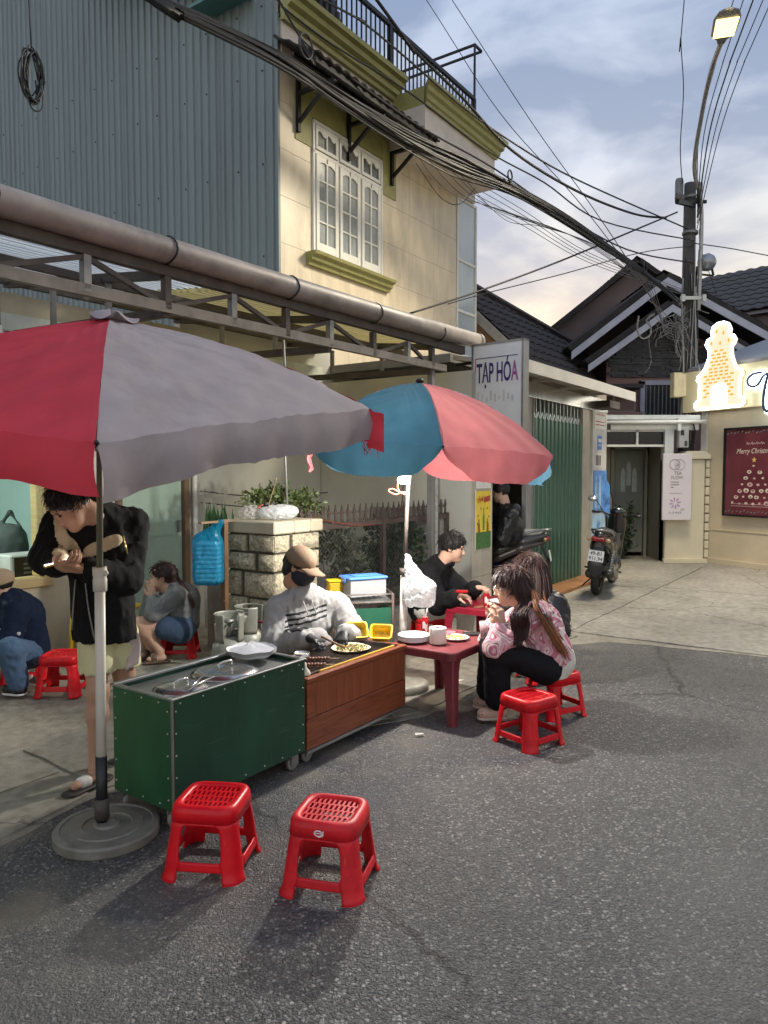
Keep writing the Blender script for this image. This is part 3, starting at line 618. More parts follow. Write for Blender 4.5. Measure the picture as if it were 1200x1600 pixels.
for a in (-.6, 1.55, 3.28, 5.02, 6.72):
    MB().bar((a,.06,2.68),(a,2.08,2.74),.05,.06).bar((a,.06,2.93),(a,2.08,3.16),.05,.06).build('rafter', M_RUST, CP)
    for yy in (.7,1.4): MB().bar((a,yy,2.70),(a,yy,3.02),.035,.035,(1,0,0)).build('truss_post', M_ZINC, CP)
MB().bar((6.78,.1,0),(6.78,.1,2.72),.06,.06,(1,0,0)).build('canopy_post', M_ZINC, CP); MB().bar((-2.2,.1,0),(-2.2,.1,2.72),.06,.06,(1,0,0)).build('canopy_post', M_ZINC, CP)
M_TRW = thin('clear_sheet', (.88,.91,.92), .3, .93, .9); M_TRY = thin('yellowed_sheet', (.66,.58,.30), .5, .97, .75)
for (a0, a1, m) in ((-3,1.0,M_TRY),(1.0,4.05,M_TRW),(4.07,7.3,M_TRY)):
    for kk in range(3):
        y0 = .02 + kk*.70; q = MB(); pr = []
        for i in range(9): pr += [(y0+i*.08, 0), (y0+i*.08+.03, 0), (y0+i*.08+.038, .035), (y0+i*.08+.072, .035)]
        n = len(pr); A = [(a0+.004*kk, p[0], 2.99+.165*(p[0]/1.0)*.6+p[1]+.002*kk) for p in pr]; B = [(a1, p[0], 3.02+.165*(p[0]/1.0)*.6+p[1]+.002*kk) for p in pr]
        q.add(A+B, [(i, i+1, n+i+1, n+i) for i in range(n-1)]).build('roof_sheet', m, CP)
MB().bar((0,1.95,2.80),(7.2,1.95,2.86),.02,.14).build('eave_board', mat('pale_board', (.55,.60,.55), .6, dirt=.4), CP)
MB().tube([(4.4,.03,2.66),(4.42,.03,2.3),(4.41,.03,1.75),(4.43,.03,1.35)], .009, 6).build('hanging_rod', M_ZINC, CP)
bl = thing('pendant_bulb', 'unlit pendant bulb on a wire under the canopy', 'lamp', UV(2.65, 5.0, 2.55), SA)
MB().lathe([(0,-.06),(.022,-.05),(.03,-.025),(.022,0),(.014,.015),(.014,.05),(0,.05)], (0,0,0), 12).build('bulb', M_WHITE, bl); MB().tube([(0,0,.05),(0,0,.38)], .004, 5).build('wire', M_DARK, bl)
# ================================================================== grocery shop with the green folding shutter
M_SHUT = mat('green_shutter', (.055,.145,.095), .4, .1, var=.12, vs=2, dirt=.2, stretch=(1,1,.3))
M_PIER = mat('marbled_tile', (.44,.40,.32), .35, var=.18, vs=3, bump=.05, dirt=.3)
M_STEEL = mat('brushed_steel', (.62,.60,.57), .22, .85, var=.12, vs=2.5)
SP = thing('grocery_shop', 'low grocery shop with green folding shutter and steel fascia under a concrete eave', 'shop', UV(7.34, 3.9), SA)
q = MB(); q.box(0,.51,.012,.32,0,2.75).box(0,.12,.32,2.19,0,2.75); q.build('wall', M_OLWALL, SP)
for z0, z1 in ((.0,.42),(.42,1.02),(1.02,1.62),(1.62,2.22),(2.22,2.72)):
    MB().box(.002,.252,0,.011,z0+.003,z1-.003).build('pier_tile', M_PIER, SP); MB().box(.257,.51,0,.011,z0+.003,z1-.003).build('pier_tile', M_PIER, SP)
for k in range(4):
    for j in range(3):
        if (j + k) % 7 == 6: continue
        MB().cbox(-.012,-.001,.34+j*.31+(.15 if k % 2 else 0), .34+j*.31+.30+(.15 if k % 2 else 0), k*.3+.006, k*.3+.294, .006).build('stone_block', mat('side_stone', (.21,.205,.185), .85, var=.4, vs=7, bump=.5, bs=18, dirt=.5), SP)
# right hand pier, posters on it
MB().box(3.56,3.92,.012,.5,0,2.75).build('wall', M_PIER, SP); MB().box(3.92,4.58,-.02,.5,0,2.73).build('pier', mat('white_pier', (.60,.58,.54), .4, var=.08, dirt=.25), SP)
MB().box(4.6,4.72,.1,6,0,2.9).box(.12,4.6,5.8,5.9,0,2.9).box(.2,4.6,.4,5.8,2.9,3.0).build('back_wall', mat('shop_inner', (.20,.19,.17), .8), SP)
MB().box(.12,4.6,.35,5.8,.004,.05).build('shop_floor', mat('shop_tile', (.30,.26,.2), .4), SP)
# steel fascia, lintel and eave
MB().box(.51,4.6,-.03,.1,2.58,2.78).build('steel_fascia', M_STEEL, SP)
MB().box(.51,4.6,.0,.12,2.782,2.98).build('lintel', mat('brown_plaster', (.27,.23,.19), .7, dirt=.4), SP)
q = MB(); q.prism([(.30,2.95),(-.58,2.80),(-.585,2.72),(-.52,2.72),(-.50,2.765),(.30,2.90)], (.08,0,0), (0,1,0), (0,0,1), 4.05); q.build('eave', mat('eave_concrete', (.46,.43,.38), .7, var=.15, vs=3, bump=.1, dirt=.4), SP)
MB().box(.07,4.14,-.60,-.588,2.70,2.835).build('fascia_board', mat('fascia_metal', (.52,.49,.44), .5, .2, var=.15, vs=2, dirt=.35), SP)
MB().box(4.0,4.5,-.25,-.02,2.62,2.73).build('awning_box', mat('dark_brown', (.06,.045,.035), .6), SP)
for i in range(4): MB().box(.55+i*1.0,.6+i*1.0,-.5,0,2.77,2.80).build('eave_rib', MATS['fascia_metal'], SP)
# shutter: narrow vertical slats, open grille above
GX0, GX1 = 1.72, 3.54; n = 13; w_ = (GX1-GX0)/n; sl_me = None
for i in range(n):
    x = GX0 + i*w_; zt = 2.33
    if sl_me is None: sl_me = MB().prism([(0,.06),(w_*.18,.0),(w_*.72,.0),(w_*.9,.06),(w_,.06),(w_,.075),(0,.075)], (0,0,.05), (1,0,0), (0,1,0), zt-.05).mesh('shutter_slat')
    o = put('shutter_slat', sl_me, M_SHUT, SP); o.location.x = x
gr = MB()
for i in range(n+1): gr.bar((GX0+i*w_,.05,2.33),(GX0+i*w_,.05,2.58),.03,.015,(1,0,0))
for i in range(n): gr.bar((GX0+i*w_,.045,2.30),(GX0+(i+.5)*w_,.045,2.42),.012,.02).bar((GX0+(i+.5)*w_,.045,2.42),(GX0+(i+1)*w_,.045,2.30),.012,.02)
gr.build('shutter_grille', mat('galvanised', (.42,.47,.45), .35, .7), SP)
MB().box(1.52,1.70,.02,.08,.05,2.58).build('shutter_jamb', mat('grey_jamb', (.30,.29,.27), .5), SP)
MB().bar((1.71,.02,.05),(1.71,.02,2.58),.03,.03,(1,0,0)).build('shutter_track', M_ZINC, SP)
# shelves and goods seen through the open leaf
sv = MB()
for z in (.5,1.0,1.5,2.0,2.4): sv.box(.55,2.4,2.2,2.55,z,z+.03)
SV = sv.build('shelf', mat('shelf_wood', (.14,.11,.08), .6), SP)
gm = [mat('goods_%s' % k, c, .5) for k, c in (('grey', (.25,.25,.25)),('brown', (.2,.12,.06)),('white', (.5,.5,.48)),('teal', (.06,.15,.16)))]
for i, z in enumerate((.53,1.03,1.53,2.03)):
    for j in range(9):
        if random.random() < .2: continue
        h = random.uniform(.16,.36); MB().cbox(.6+j*.2,.6+j*.2+random.uniform(.1,.17),2.22,2.42,z,z+h,.008).build('carton', gm[(i+j*3) % 4], SP)
# ---- writing and posters on the shop
def poster(name, label, x, y, z0, z1, w_, m, cat='poster'):
    o = MB().box(x, x+w_, y-.004, y, z0, z1); t = thing(name, label, cat, UV(7.34, 3.9), SA); o.build('sheet', m, t); return t
FXF = lambda x, y, z: frame_xy((x, y, z), (1,0,0), (0,0,1))
P_Y = mat('poster_yellow', (.82,.58,.05), .35, var=.12, vs=14); P_RED = mat('print_red', (.42,.05,.03), .4); P_GRN = mat('print_green', (.06,.16,.05), .4, var=.4, vs=30); P_WHT = mat('print_white', (.75,.73,.68), .4); P_BLK = mat('print_black', (.02,.02,.02), .4)
t = poster('yellow_poster', 'yellow drinks poster with bottles on the tiled pier beside the shop doorway', .08, -.006, .74, 1.40, .37, P_Y)
MB().box(.06,.075,-.0105,-.006,.72,1.42).box(.452,.468,-.0105,-.006,.72,1.42).build('border', P_WHT, t)
MB().box(.08,.45,-.0135,-.0105,.74,.93).build('leaf_print', P_GRN, t)
letters(t, 'TẶNG', .075, FXF(.105,-.0125,1.265) @ Matrix.Rotation(R(8),4,'Z'), P_RED, depth=.001, bold=.001, sx=.85)
MB().prism([(0,0),(.15,.02),(.155,.085),(.005,.065)], (.275,-.0105,1.265), (1,0,0), (0,0,1), .002).build('print_block', P_RED, t)
for x in (.15,.37): MB().prism([(0,0),(.05,0),(.05,.09),(.035,.13),(.035,.16),(.015,.16),(.015,.13),(0,.09)], (x-.025,-.0105,.92), (1,0,0), (0,0,1), .002).build('bottle_print', mat('print_brown', (.25,.10,.02), .4), t)
q = MB(); q.prism([(0,0),(.045,0),(.045,.14),(.03,.19),(.03,.26),(.012,.26),(.012,.19),(0,.14)], (.245,-.0105,.95), (1,0,0), (0,0,1), .002); q.build('bottle_print', mat('print_bottle_green', (.08,.24,.06), .4), t)
for x, z in ((.13,1.12),(.40,1.10),(.20,1.2),(.36,1.2),(.12,1.03),(.33,1.04)): MB().prism([(0,-.016),(.012,0),(0,.016),(-.012,0)], (x,-.0105,z), (1,0,0), (0,0,1), .002).build('leaf_print', P_GRN, t)
t = poster('paper_notice', 'blue and white paper notice above the yellow poster', .085, -.006, 1.43, 1.60, .36, P_WHT, 'notice'); MB().box(.1,.43,-.0135,-.0105,1.52,1.58).build('print_block', mat('print_blue', (.08,.22,.55), .4, var=.3, vs=20), t)
BLU = MATS['print_blue']
t = poster('street_number_plate', 'small blue plate on the white shop pier', 4.13, -.022, 1.98, 2.20, .20, BLU, 'sign')
MB().box(4.16,4.30,-.029,-.0265,2.10,2.15).build('print_line', P_WHT, t); MB().box(4.17,4.29,-.029,-.0265,2.04,2.055).build('print_line', P_WHT, t)
t = poster('barcode_label', 'white label with black print on the white shop pier', 4.02, -.022, 1.70, 1.92, .30, P_WHT, 'label')
for i in range(4): MB().box(4.05+.065*i,4.085+.065*i,-.029,-.0265,1.73,1.89).build('print_line', P_BLK, t)
P_SEA = mat('poster_blue', (.10,.28,.66), .3, var=.55, vs=7); P_SKY = mat('poster_pale_blue', (.38,.60,.82), .3, var=.3, vs=6)
t = poster('blue_poster', 'glossy blue water bottle poster hanging on the white shop pier', 3.96, -.025, .98, 1.65, .62, P_SEA)
for x in (4.02,4.2): MB().prism([(0,0),(.11,0),(.11,.34),(.08,.42),(.08,.50),(.03,.50),(.03,.42),(0,.34)], (x,-.030,1.06), (1,0,0), (0,0,1), .002).build('bottle_print', P_SKY, t)
MB().grid(lambda a, b_: (4.40+.20*a, -.03-.05*a, 1.05+.55*b_-.2*a), 3, 3).build('curled_edge', P_SEA, t)
t = poster('pale_blue_poster', 'pale blue poster low on the shop pier behind the motorbike', 3.94, -.022, .62, .95, .60, P_SKY); MB().prism([(0,0),(.1,0),(.1,.1),(.05,.16),(0,.1)], (4.15,-.0265,.7), (1,0,0), (0,0,1), .002).build('print_block', BLU, t)
t = poster('white_red_sticker', 'white sticker with red lines at the top of the white shop pier', 3.98, -.022, 2.30, 2.60, .50, P_WHT, 'sticker')
for z in (2.36,2.41,2.52): MB().box(4.02,4.44,-.029,-.0265,z,z+.015).build('print_line', P_RED, t)
# ---- projecting sign
SG = thing('shop_sign', 'grey projecting shop sign with purple letters above the blue and pink parasol', 'sign', UV(7.40, 3.30, 1.95), SA - R(6))
q = MB(); q.cbox(-.05,.05,0,.64,0,1.08,.008); q.build('sign_panel', mat('grey_sign_sheet', (.74,.74,.73), .35, var=.10, vs=1.6, dirt=.15), SG)
fr = MB()
for y0, y1, z0, z1 in ((-.012,.012,-.012,1.09),(.628,.652,-.012,1.09),(-.012,.652,-.012,.012),(-.012,.652,1.07,1.092)): fr.box(-.058,.058,y0,y1,z0,z1)
fr.build('frame', mat('alu_frame', (.30,.30,.30), .4, .6), SG)
def signxy(y, z): return frame_xy((-.053, y, z), (0,-1,0), (0,0,1))
M_PURP = mat('sign_purple', (.045,.03,.13), .4); M_MAG = mat('sign_magenta', (.33,.10,.30), .4)
tw0 = text_mesh('TẠP HÓ', .30, bold=.0045); wd0 = max(v_.co.x for v_ in tw0.vertices); tw1 = text_mesh('TẠP HÓA', .30, bold=.0045); wd1 = max(v_.co.x for v_ in tw1.vertices); fx = .53/wd1; k0 = wd1 - max(v_.co.x for v_ in text_mesh('A', .30, bold=.0045).vertices)
letters(SG, 'TẠP HÓ', .30, signxy(.585,.66), M_PURP, depth=.002, bold=.0045, sx=fx); letters(SG, 'A', .30, signxy(.585-k0*fx,.66), M_MAG, depth=.002, bold=.0045, sx=fx)
MB().box(-.054,-.051,.598,.606,.5,.93).build('red_line', P_RED, SG); MB().box(-.054,-.051,.06,.6,.922,.93).build('red_line', MATS['sign_purple'], SG)
for k in range(9): MB().box(-.0545,-.051,.55-k*.055,.572-k*.055,.44+.02*(k%2),.56-.03*(k%3)).build('faded_stroke', mat('faded_print', (.56,.56,.53), .4), SG)
MB().bar((.0,.64,.9),(.0,.9,.9),.03).bar((0,.64,.2),(0,.9,.2),.03).build('bracket', M_DARK, SG)
def PP(px, py, p0, n_): d = ray(px, py); t = (Vector(p0) - cam.location).dot(n_) / d.dot(n_); return cam.location + d * t
# ================================================================== tiled roofs: single tiles
def tile_mesh(name, w_, l_, m):
    q = MB(); n = 6; A = []; B = []
    for i in range(n+1):
        f = i/n; z = .018*math.sin(f*math.pi*2) ; A.append((f*w_, 0, z+.03)); B.append((f*w_, l_, z))
    q.add(A+B, [(i, n+1+i, n+2+i, i+1) for i in range(n)], True); q.add([(p[0],p[1],p[2]) for p in A]+[(p[0],0,p[2]-.03) for p in A], [(i, i+1, n+2+i, n+1+i) for i in range(n)])
    me = q.mesh(name); me.materials.append(m); return me
def tile_roof(parent, o, x, dn, nx, ny, w_=.30, l_=.36, step=.31, m=None, limit=300, keep=None):
    # o: top-left corner (world), x: along the ridge, dn: down the slope; tiles laid from the eave up
    x = Vector(x).normalized(); dn = Vector(dn).normalized(); nn = x.cross(-dn).normalized(); up = -dn
    me = tile_mesh('roof_tile', w_*1.02, l_, m); Mi = WM[parent.name].inverted(); cnt = 0; rest = MB()
    for j in range(ny):
        for i in range(nx):
            p = Vector(o) + x*(i*w_) + dn*((j+1)*step)
            if keep and not keep(p): continue
            M_ = Matrix(((x.x,up.x,nn.x,p.x),(x.y,up.y,nn.y,p.y),(x.z,up.z,nn.z,p.z),(0,0,0,1))) @ Matrix.Rotation(random.uniform(-.012,.012),4,'Z')
            if cnt < limit: ob = put('roof_tile', me, None, parent); ob.matrix_local = Mi @ M_; cnt += 1
            else: rest.add([Mi @ M_ @ v_.co for v_ in me.vertices], [tuple(f.vertices) for f in me.polygons])
    if rest.v: rest.build('roof_tiles', m, parent)['kind'] = 'stuff'
# ---- house behind the shop
TH = thing('tiled_house', 'orange walled house with dark tiled roof behind the grocery shop', 'house', PY(760, 560, 14.8).xy.to_3d())
R0 = PY(742, 480, 14.2); dn = (-VX*.72 + Vector((0,0,-.69))).normalized(); nrm_ = UX.cross(-dn).normalized(); rd = UX
H0 = PP(742, 452, R0, nrm_); H1 = PP(932, 560, R0, nrm_); hd_ = (H1-H0).normalized(); hs = nrm_.cross(hd_); hs = hs if hs.z < 0 else -hs
tile_roof(TH, R0 - dn*2.2, rd, dn, 20, 16, .33, .40, .33, M_ROOFT2, 300, lambda p: (p-H0).dot(hs) > .12 and (p-R0).dot(dn) < 2.3)
a = R0 - dn*2.2 - nrm_*.06; hx = H0 - hd_*2.0; q = MB(); pl = [R0-nrm_*.06+dn*2.2, R0-nrm_*.06-dn*.25, H0-hd_*.4-nrm_*.06, H1+hd_*1.5-nrm_*.06, H1+hd_*1.2+dn*.6-nrm_*.06]; q.add(pl+[p-nrm_*.08 for p in pl], [(0,1,2,3,4),(9,8,7,6,5)]+[(k,(k+1)%5,5+(k+1)%5,5+k) for k in range(5)]); q.build('roof_deck', mat('roof_deck', (.05,.045,.045), .8), TH, world=True)
q = MB(); q.bar(H0-hd_*.9+nrm_*.05, H1+hd_*1.4+nrm_*.05, .2, .10, nrm_); q.build('hip_ridge', M_ROOFT2, TH, world=True)
q = MB(); q.bar(R0-rd*.05-dn*2.0-nrm_*.09, R0-rd*.05+dn*2.3-nrm_*.09, .05, .16, nrm_); q.build('barge_board', mat('barge_cream', (.46,.41,.34), .6, dirt=.3), TH, world=True)
g0 = R0 + rd*.12 - nrm_*.1 - dn*2.0; g1 = R0 + rd*.12 - nrm_*.1 + dn*2.1; q = MB(); q.add([g0, g1, g1.xy.to_3d(), (g0.x,g0.y,0)], [(0,1,2,3)]); q.build('wall', mat('orange_plaster', (.52,.29,.13), .8, var=.12, vs=2), TH, world=True)
# ================================================================== gabled house at the end of the lane
GH = thing('gabled_house', 'dark gabled house with white barge boards and slate clad gable behind the pole', 'house', (6.2, 17, 0))
M_MAUVE = mat('mauve_plaster', (.15,.11,.105), .8, var=.12, vs=2); M_PINKW = mat('pink_plaster', (.29,.18,.16), .8, var=.12, vs=2)
M_BARGE = mat('grey_white_board', (.46,.46,.52), .5, var=.12, vs=3, dirt=.2)
def gable(apx, L, Rr, Y0, Y1, th=.12):     # apex, left foot, right foot in the plane Y0 (x, z)
    q = MB()
    for a, b_ in ((apx, L), (apx, Rr)):
        d = Vector((b_[0]-a[0], 0, b_[1]-a[1])).normalized(); n_ = Vector((-d.z, 0, d.x)); n_ = n_ if n_.z > 0 else -n_
        P_ = [Vector((a[0],Y0,a[1])), Vector((b_[0],Y0,b_[1])), Vector((b_[0],Y1,b_[1])), Vector((a[0],Y1,a[1]))]
        q.add(P_ + [p + n_*th for p in P_], [(0,1,2,3),(7,6,5,4),(0,4,5,1),(1,5,6,2),(2,6,7,3),(3,7,4,0)])
    return q
def barge(apx, L, Rr, Y0, w_=.16, drop=.10):
    q = MB()
    for b_ in (L, Rr):
        d = (Vector((b_[0],0,b_[1])) - Vector((apx[0],0,apx[1]))); n_ = Vector((0,0,-1))
        P_ = [Vector((apx[0],Y0,apx[1]-drop)), Vector((b_[0],Y0,b_[1]-drop)), Vector((b_[0],Y0,b_[1]-drop-w_)), Vector((apx[0],Y0,apx[1]-drop-w_))]
        q.add([p-Vector((0,.04,0)) for p in P_]+P_, [(0,1,2,3),(7,6,5,4),(0,4,5,1),(1,5,6,2),(2,6,7,3),(3,7,4,0)])
    return q
# rear, higher roof
A1 = (6.35, 6.85); gable(A1, (4.05,5.02), (9.6,4.6), 18.6, 24).build('rear_roof', M_ROOFT, GH, world=True)
q = MB(); q.add([(4.3,18.9,3.2),(9.3,18.9,3.2),(9.3,18.9,4.8),(6.35,18.9,6.8),(4.3,18.9,5.2)], [(0,1,2,3,4)]); q.build('rear_wall', M_MAUVE, GH, world=True)
tile_roof(GH, (6.35,18.62,6.98), (0,1,0), Vector((3.25,0,-2.25)), 14, 11, .33, .40, .33, M_ROOFT, 150)
# front gable, two layers of roof
A2 = (6.02, 5.78); L2 = (4.0, 4.22); R2 = (8.6, 4.40)
gable(A2, L2, R2, 15.9, 19).build('front_roof', M_ROOFT, GH, world=True); barge(A2, L2, R2, 15.88, .17, .02).build('barge_board', M_BARGE, GH, world=True)
tile_roof(GH, (6.02,15.9,5.90), (0,1,0), Vector((2.58,0,-1.38)), 9, 9, .33, .40, .33, M_ROOFT, 90)
A3 = (5.98, 5.12); L3 = (4.25, 3.88); R3 = (7.9, 4.02)
gable(A3, L3, R3, 15.5, 16.4, .1).build('lower_roof', M_ROOFT, GH, world=True); barge(A3, L3, R3, 15.48, .15, .02).build('barge_board', M_BARGE, GH, world=True)
q = MB(); q.add([(4.9,16.35,0),(9.0,16.35,0),(9.0,16.35,3.9),(5.98,16.35,5.2),(4.9,16.35,4.4)], [(0,1,2,3,4)]); q.add([(4.9,16.35,0),(4.9,16.35,4.4),(4.9,19,4.4),(4.9,19,0)], [(0,1,2,3)]); q.build('front_wall', M_PINKW, GH, world=True)
# slate cladding: thin uneven courses
q = MB(); z = 3.72
while z < 5.0:
    x = 4.92 + random.uniform(0,.1); h = random.uniform(.045,.075)
    while x < 7.6:
        w_ = random.uniform(.12,.34); d = random.uniform(.01,.06)
        if z + h < 5.12 - abs(x+w_/2-5.98)*.68: q.box(x, x+w_-.006, 16.34-d, 16.345, z, z+h-.006)
        x += w_
    z += h
q.build('slate_cladding', mat('slate', (.075,.075,.083), .6, var=.5, vs=5, bump=.3, dirt=.2), GH, world=True)['kind'] = 'stuff'
# window with grille
q = MB()
for x0, x1, z0, z1 in ((5.62,5.72,2.75,3.62),(6.5,6.6,2.75,3.62),(5.62,6.6,3.54,3.64),(5.62,6.6,2.70,2.78)): q.box(x0,x1,16.24,16.34,z0,z1)
GW = q.build('window_frame', mat('lilac_frame', (.42,.42,.52), .5), GH, world=True)
MB().box(5.72,6.5,16.30,16.32,2.78,3.54).build('pane', mat('murky_glass', (.045,.045,.055), .2), GW, world=True)
for i in range(9): MB().bar((5.76+i*.088,16.27,2.78),(5.76+i*.088,16.27,3.54),.014).build('grille_bar', M_ZINC, GW, world=True)
# balcony rails to the left of it
q = MB()
for z in (2.95,3.30): q.bar((4.5,16.1,z),(5.45,16.1,z),.04,.03)
for x in (4.55,5.0,5.45): q.bar((x,16.1,2.4),(x,16.1,3.35),.03)
q.build('balcony_rail', mat('mauve_rail', (.30,.24,.24), .5), GH, world=True)
MB().box(4.3,5.6,16.0,16.3,2.62,2.94).build('balcony_parapet', M_PINKW, GH, world=True)
MB().box(4.2,5.5,15.7,16.3,3.42,3.50).build('balcony_roof', mat('dark_board', (.05,.04,.04), .7), GH, world=True)
# ---- far tiled roof on the right
FH = thing('far_tiled_house', 'far grey tiled roof rising at the right edge behind the gabled house', 'house', (11, 24, 0))
o = PY(1085, 438, 24); e1 = PY(1290, 398, 21); x_ = (e1-o).normalized(); d_ = Vector((x_.y,-x_.x,0)).normalized()*.8 + Vector((0,0,-.55))
tile_roof(FH, o, x_, d_, 20, 9, .33, .40, .34, mat('grey_roof_tile', (.085,.08,.08), .85, spec=.15, var=.3, vs=4, bump=.2), 180)
q = MB(); dd = d_.normalized(); a = o - Vector((0,0,.08)); q.add([a, a+x_*6.8, a+x_*6.8+dd*3.2, a+dd*3.2], [(0,1,2,3)]); q.add([a+dd*3.0, a+x_*6.8+dd*3.0, (a+x_*6.8+dd*3.0).xy.to_3d(), (a+dd*3.0).xy.to_3d()], [(0,1,2,3)]); q.build('wall', M_MAUVE, FH, world=True)
# ================================================================== gate to the tea shop
M_CRW = mat('cream_plaster', (.60,.54,.40), .75, var=.08, vs=2, bump=.12, bs=25, dirt=.15)
GT = thing('tea_shop_gate', 'recessed tea shop entrance with grey panelled door and white beam over it', 'gate', (4.6, 13.5, 0))
MB().box(4.05,5.62,13.2,13.42,2.38,2.56).build('beam', mat('white_beam', (.60,.61,.58), .5, dirt=.25), GT, world=True); MB().box(3.9,5.62,13.14,13.46,2.56,2.64).build('beam_cap', MATS['white_beam'], GT, world=True)
MB().tube([(3.9,13.1,2.50),(5.7,13.1,2.52)], .035, 10).build('gutter', M_WHITE, GT, world=True); MB().box(5.2,5.26,13.08,13.12,2.36,2.58).build('gutter_clip', M_WHITE, GT, world=True)
MB().box(5.02,5.18,13.2,13.4,0,2.38).build('gate_post', MATS['white_beam'], GT, world=True)
q = MB(); 
for x0,x1,z0,z1 in ((4.0,5.02,2.08,2.12),(4.52,4.56,2.12,2.38),(4.0,5.02,2.35,2.38)): q.box(x0,x1,13.24,13.30,z0,z1)
q.build('transom_frame', M_WHITE, GT, world=True); MB().box(4.0,5.02,13.28,13.29,2.12,2.35).build('transom_pane', mat('black_glass', (.01,.009,.012), .25), GT, world=True)
M_GRW = mat('grey_green_wall', (.27,.26,.20), .7, var=.1, vs=2); M_GRD = mat('grey_door', (.215,.225,.19), .5, var=.08, vs=2)
q = MB(); q.box(3.4,5.5,15.2,15.3,0,2.6).box(5.1,5.2,13.42,15.2,0,2.6).box(3.3,3.4,13.42,15.2,0,2.6).box(3.4,5.1,13.42,15.2,2.5,2.6); q.build('porch_wall', M_GRW, GT, world=True)
D0 = MB(); D0.cbox(4.42,5.0,14.2,14.25,.08,2.05,.01)
for x0,x1,z0,z1 in ((4.5,4.53,.2,.85),(4.89,4.92,.2,.85),(4.5,4.92,.2,.23),(4.5,4.92,.82,.85),(4.46,4.49,.95,1.98),(4.93,4.96,.95,1.98),(4.46,4.96,1.96,1.99)): D0.box(x0,x1,14.185,14.2,z0,z1)
DO = D0.build('door', M_GRD, GT, world=True)
for k, x in enumerate((4.60,4.71,4.82)): MB().prism([(-.045,0),(.045,0),(.045,.34),(.03,.42),(0,.47),(-.03,.42),(-.045,.34)], (x,14.195,1.25+(.12 if k == 1 else 0)), (1,0,0), (0,0,1), .012).build('door_light', mat('frosted_light', (.42,.46,.44), .3), DO, world=True)
MB().box(4.36,4.41,14.15,14.28,.0,2.12).box(5.01,5.06,14.15,14.28,.0,2.12).box(4.36,5.06,14.15,14.28,2.06,2.12).build('door_frame', M_GRW, GT, world=True)
MB().box(3.4,4.36,14.2,14.3,0,2.5).box(4.36,5.1,14.2,14.3,2.12,2.5).build('inner_wall', mat('ochre_inner', (.34,.31,.22), .7, var=.1, vs=2), GT, world=True)
# arched mirror leaning in the porch
AM = thing('arched_mirror', 'arched mirror leaning beside the grey tea shop door', 'mirror', (4.18, 14.08, .004))
pts = [(-.2,0),(.2,0)] + [(.2*math.cos(R(a)), 1.05+.28*math.sin(R(a))) for a in range(0,181,15)]
MB().prism(pts, (0,.02,0), (1,0,0), (0,0,1), .02).build('mirror_glass', mat('mirror_glass', (.45,.45,.42), .08, .9), AM)
fr = MB(); fr.tube([(x,0,z) for x,z in pts]+[(pts[0][0],0,pts[0][1])], .02, 6); fr.build('frame', mat('mirror_frame', (.20,.13,.08), .5), AM)
# gate pillar and tea shop sign
GP = thing('gate_pillar', 'cream gate pillar with chamfered cap behind the tea shop sign', 'pillar', (5.4, 13.2, 0))
MB().cbox(5.02,5.72,13.12,13.42,0,1.86,.015).build('shaft', M_CRW, GP, world=True); MB().prism([(5.28,1.862),(5.80,1.862),(5.80,1.93),(5.70,2.0),(5.40,2.0),(5.28,1.93)], (0,13.46,0), (1,0,0), (0,0,1), .38).build('cap', M_CRW, GP, world=True)
MB().box(4.98,5.76,13.05,13.12,0,.08).build('plinth', M_CRW, GP, world=True)
for k in range(11): MB().cbox(5.73,5.80,13.10,13.30,.1+k*.16,.1+k*.16+.15-random.uniform(0,.02),.012).build('edge_block', M_CRW, GP, world=True)
TS = thing('tea_shop_sign', 'pale lilac sign board with lilac flower and small lettering on the gate pillar', 'sign', (5.16, 13.0, .78))
M_LIL = mat('lilac_board', (.63,.58,.61), .5, var=.03); MB().cbox(-.25,.26,-.03,.03,0,1.17,.006).build('board', M_LIL, TS)
M_INK = mat('grey_ink', (.16,.15,.16), .5); M_LF = mat('lilac_ink', (.38,.22,.46), .5)
for x, m_ in ((-.045, M_INK), (.045, mat('pale_ink', (.40,.38,.38), .5))):
    q = MB(); q.tube([(x+.09*math.cos(k*math.pi/14), -.034, .98+.09*math.sin(k*math.pi/14)) for k in range(29)], .0035, 4); q.build('ring_emblem', m_, TS)
q = MB(); q.tube([(-.02,-.034,.945),(-.01,-.034,.99),(.0,-.034,1.02),(.012,-.034,.99),(.0,-.034,.955)], .003, 4).tube([(.01,-.034,.93),(.015,-.034,.97),(.03,-.034,.985)], .003, 4); q.build('leaf_emblem', M_INK, TS)
tsf = lambda x, z: frame_xy((x,-.032,z), (1,0,0), (0,0,1))
letters(TS, 'TEA', .085, tsf(.01,.80), M_INK, depth=.001, align='CENTER', sx=.9); letters(TS, 'FLOW', .085, tsf(.0,.72), M_INK, depth=.001, align='CENTER', sx=.9)
for i, ww in enumerate((.14,.15,.05)): MB().box(-.11,-.11+ww,-.034,-.031,.665-i*.045,.677-i*.045).build('print_line', M_INK, TS)
MB().box(-.13,.09,-.034,-.031,.475,.479).build('print_line', M_INK, TS)
for k in range(8):
    a = R(90 + k*45 + 10); c, s_ = math.cos(a), math.sin(a); r0, r1 = .03, .105
    MB().prism([(r0*c,r0*s_),((r0+.03)*c-.014*s_,(r0+.03)*s_+.014*c),(r1*c-.008*s_,r1*s_+.008*c),(r1*c+.008*s_,r1*s_-.008*c),((r0+.03)*c+.014*s_,(r0+.03)*s_-.014*c)], (-.03,-.031,.30), (1,0,0), (0,0,1), .002).build('petal', M_LF, TS)
letters(TS, 'EM', .05, tsf(.07,.17), M_INK, depth=.001, space=1.2); letters(TS, 'FLOWER', .05, tsf(-.14,.115), M_INK, depth=.001, space=1.25)
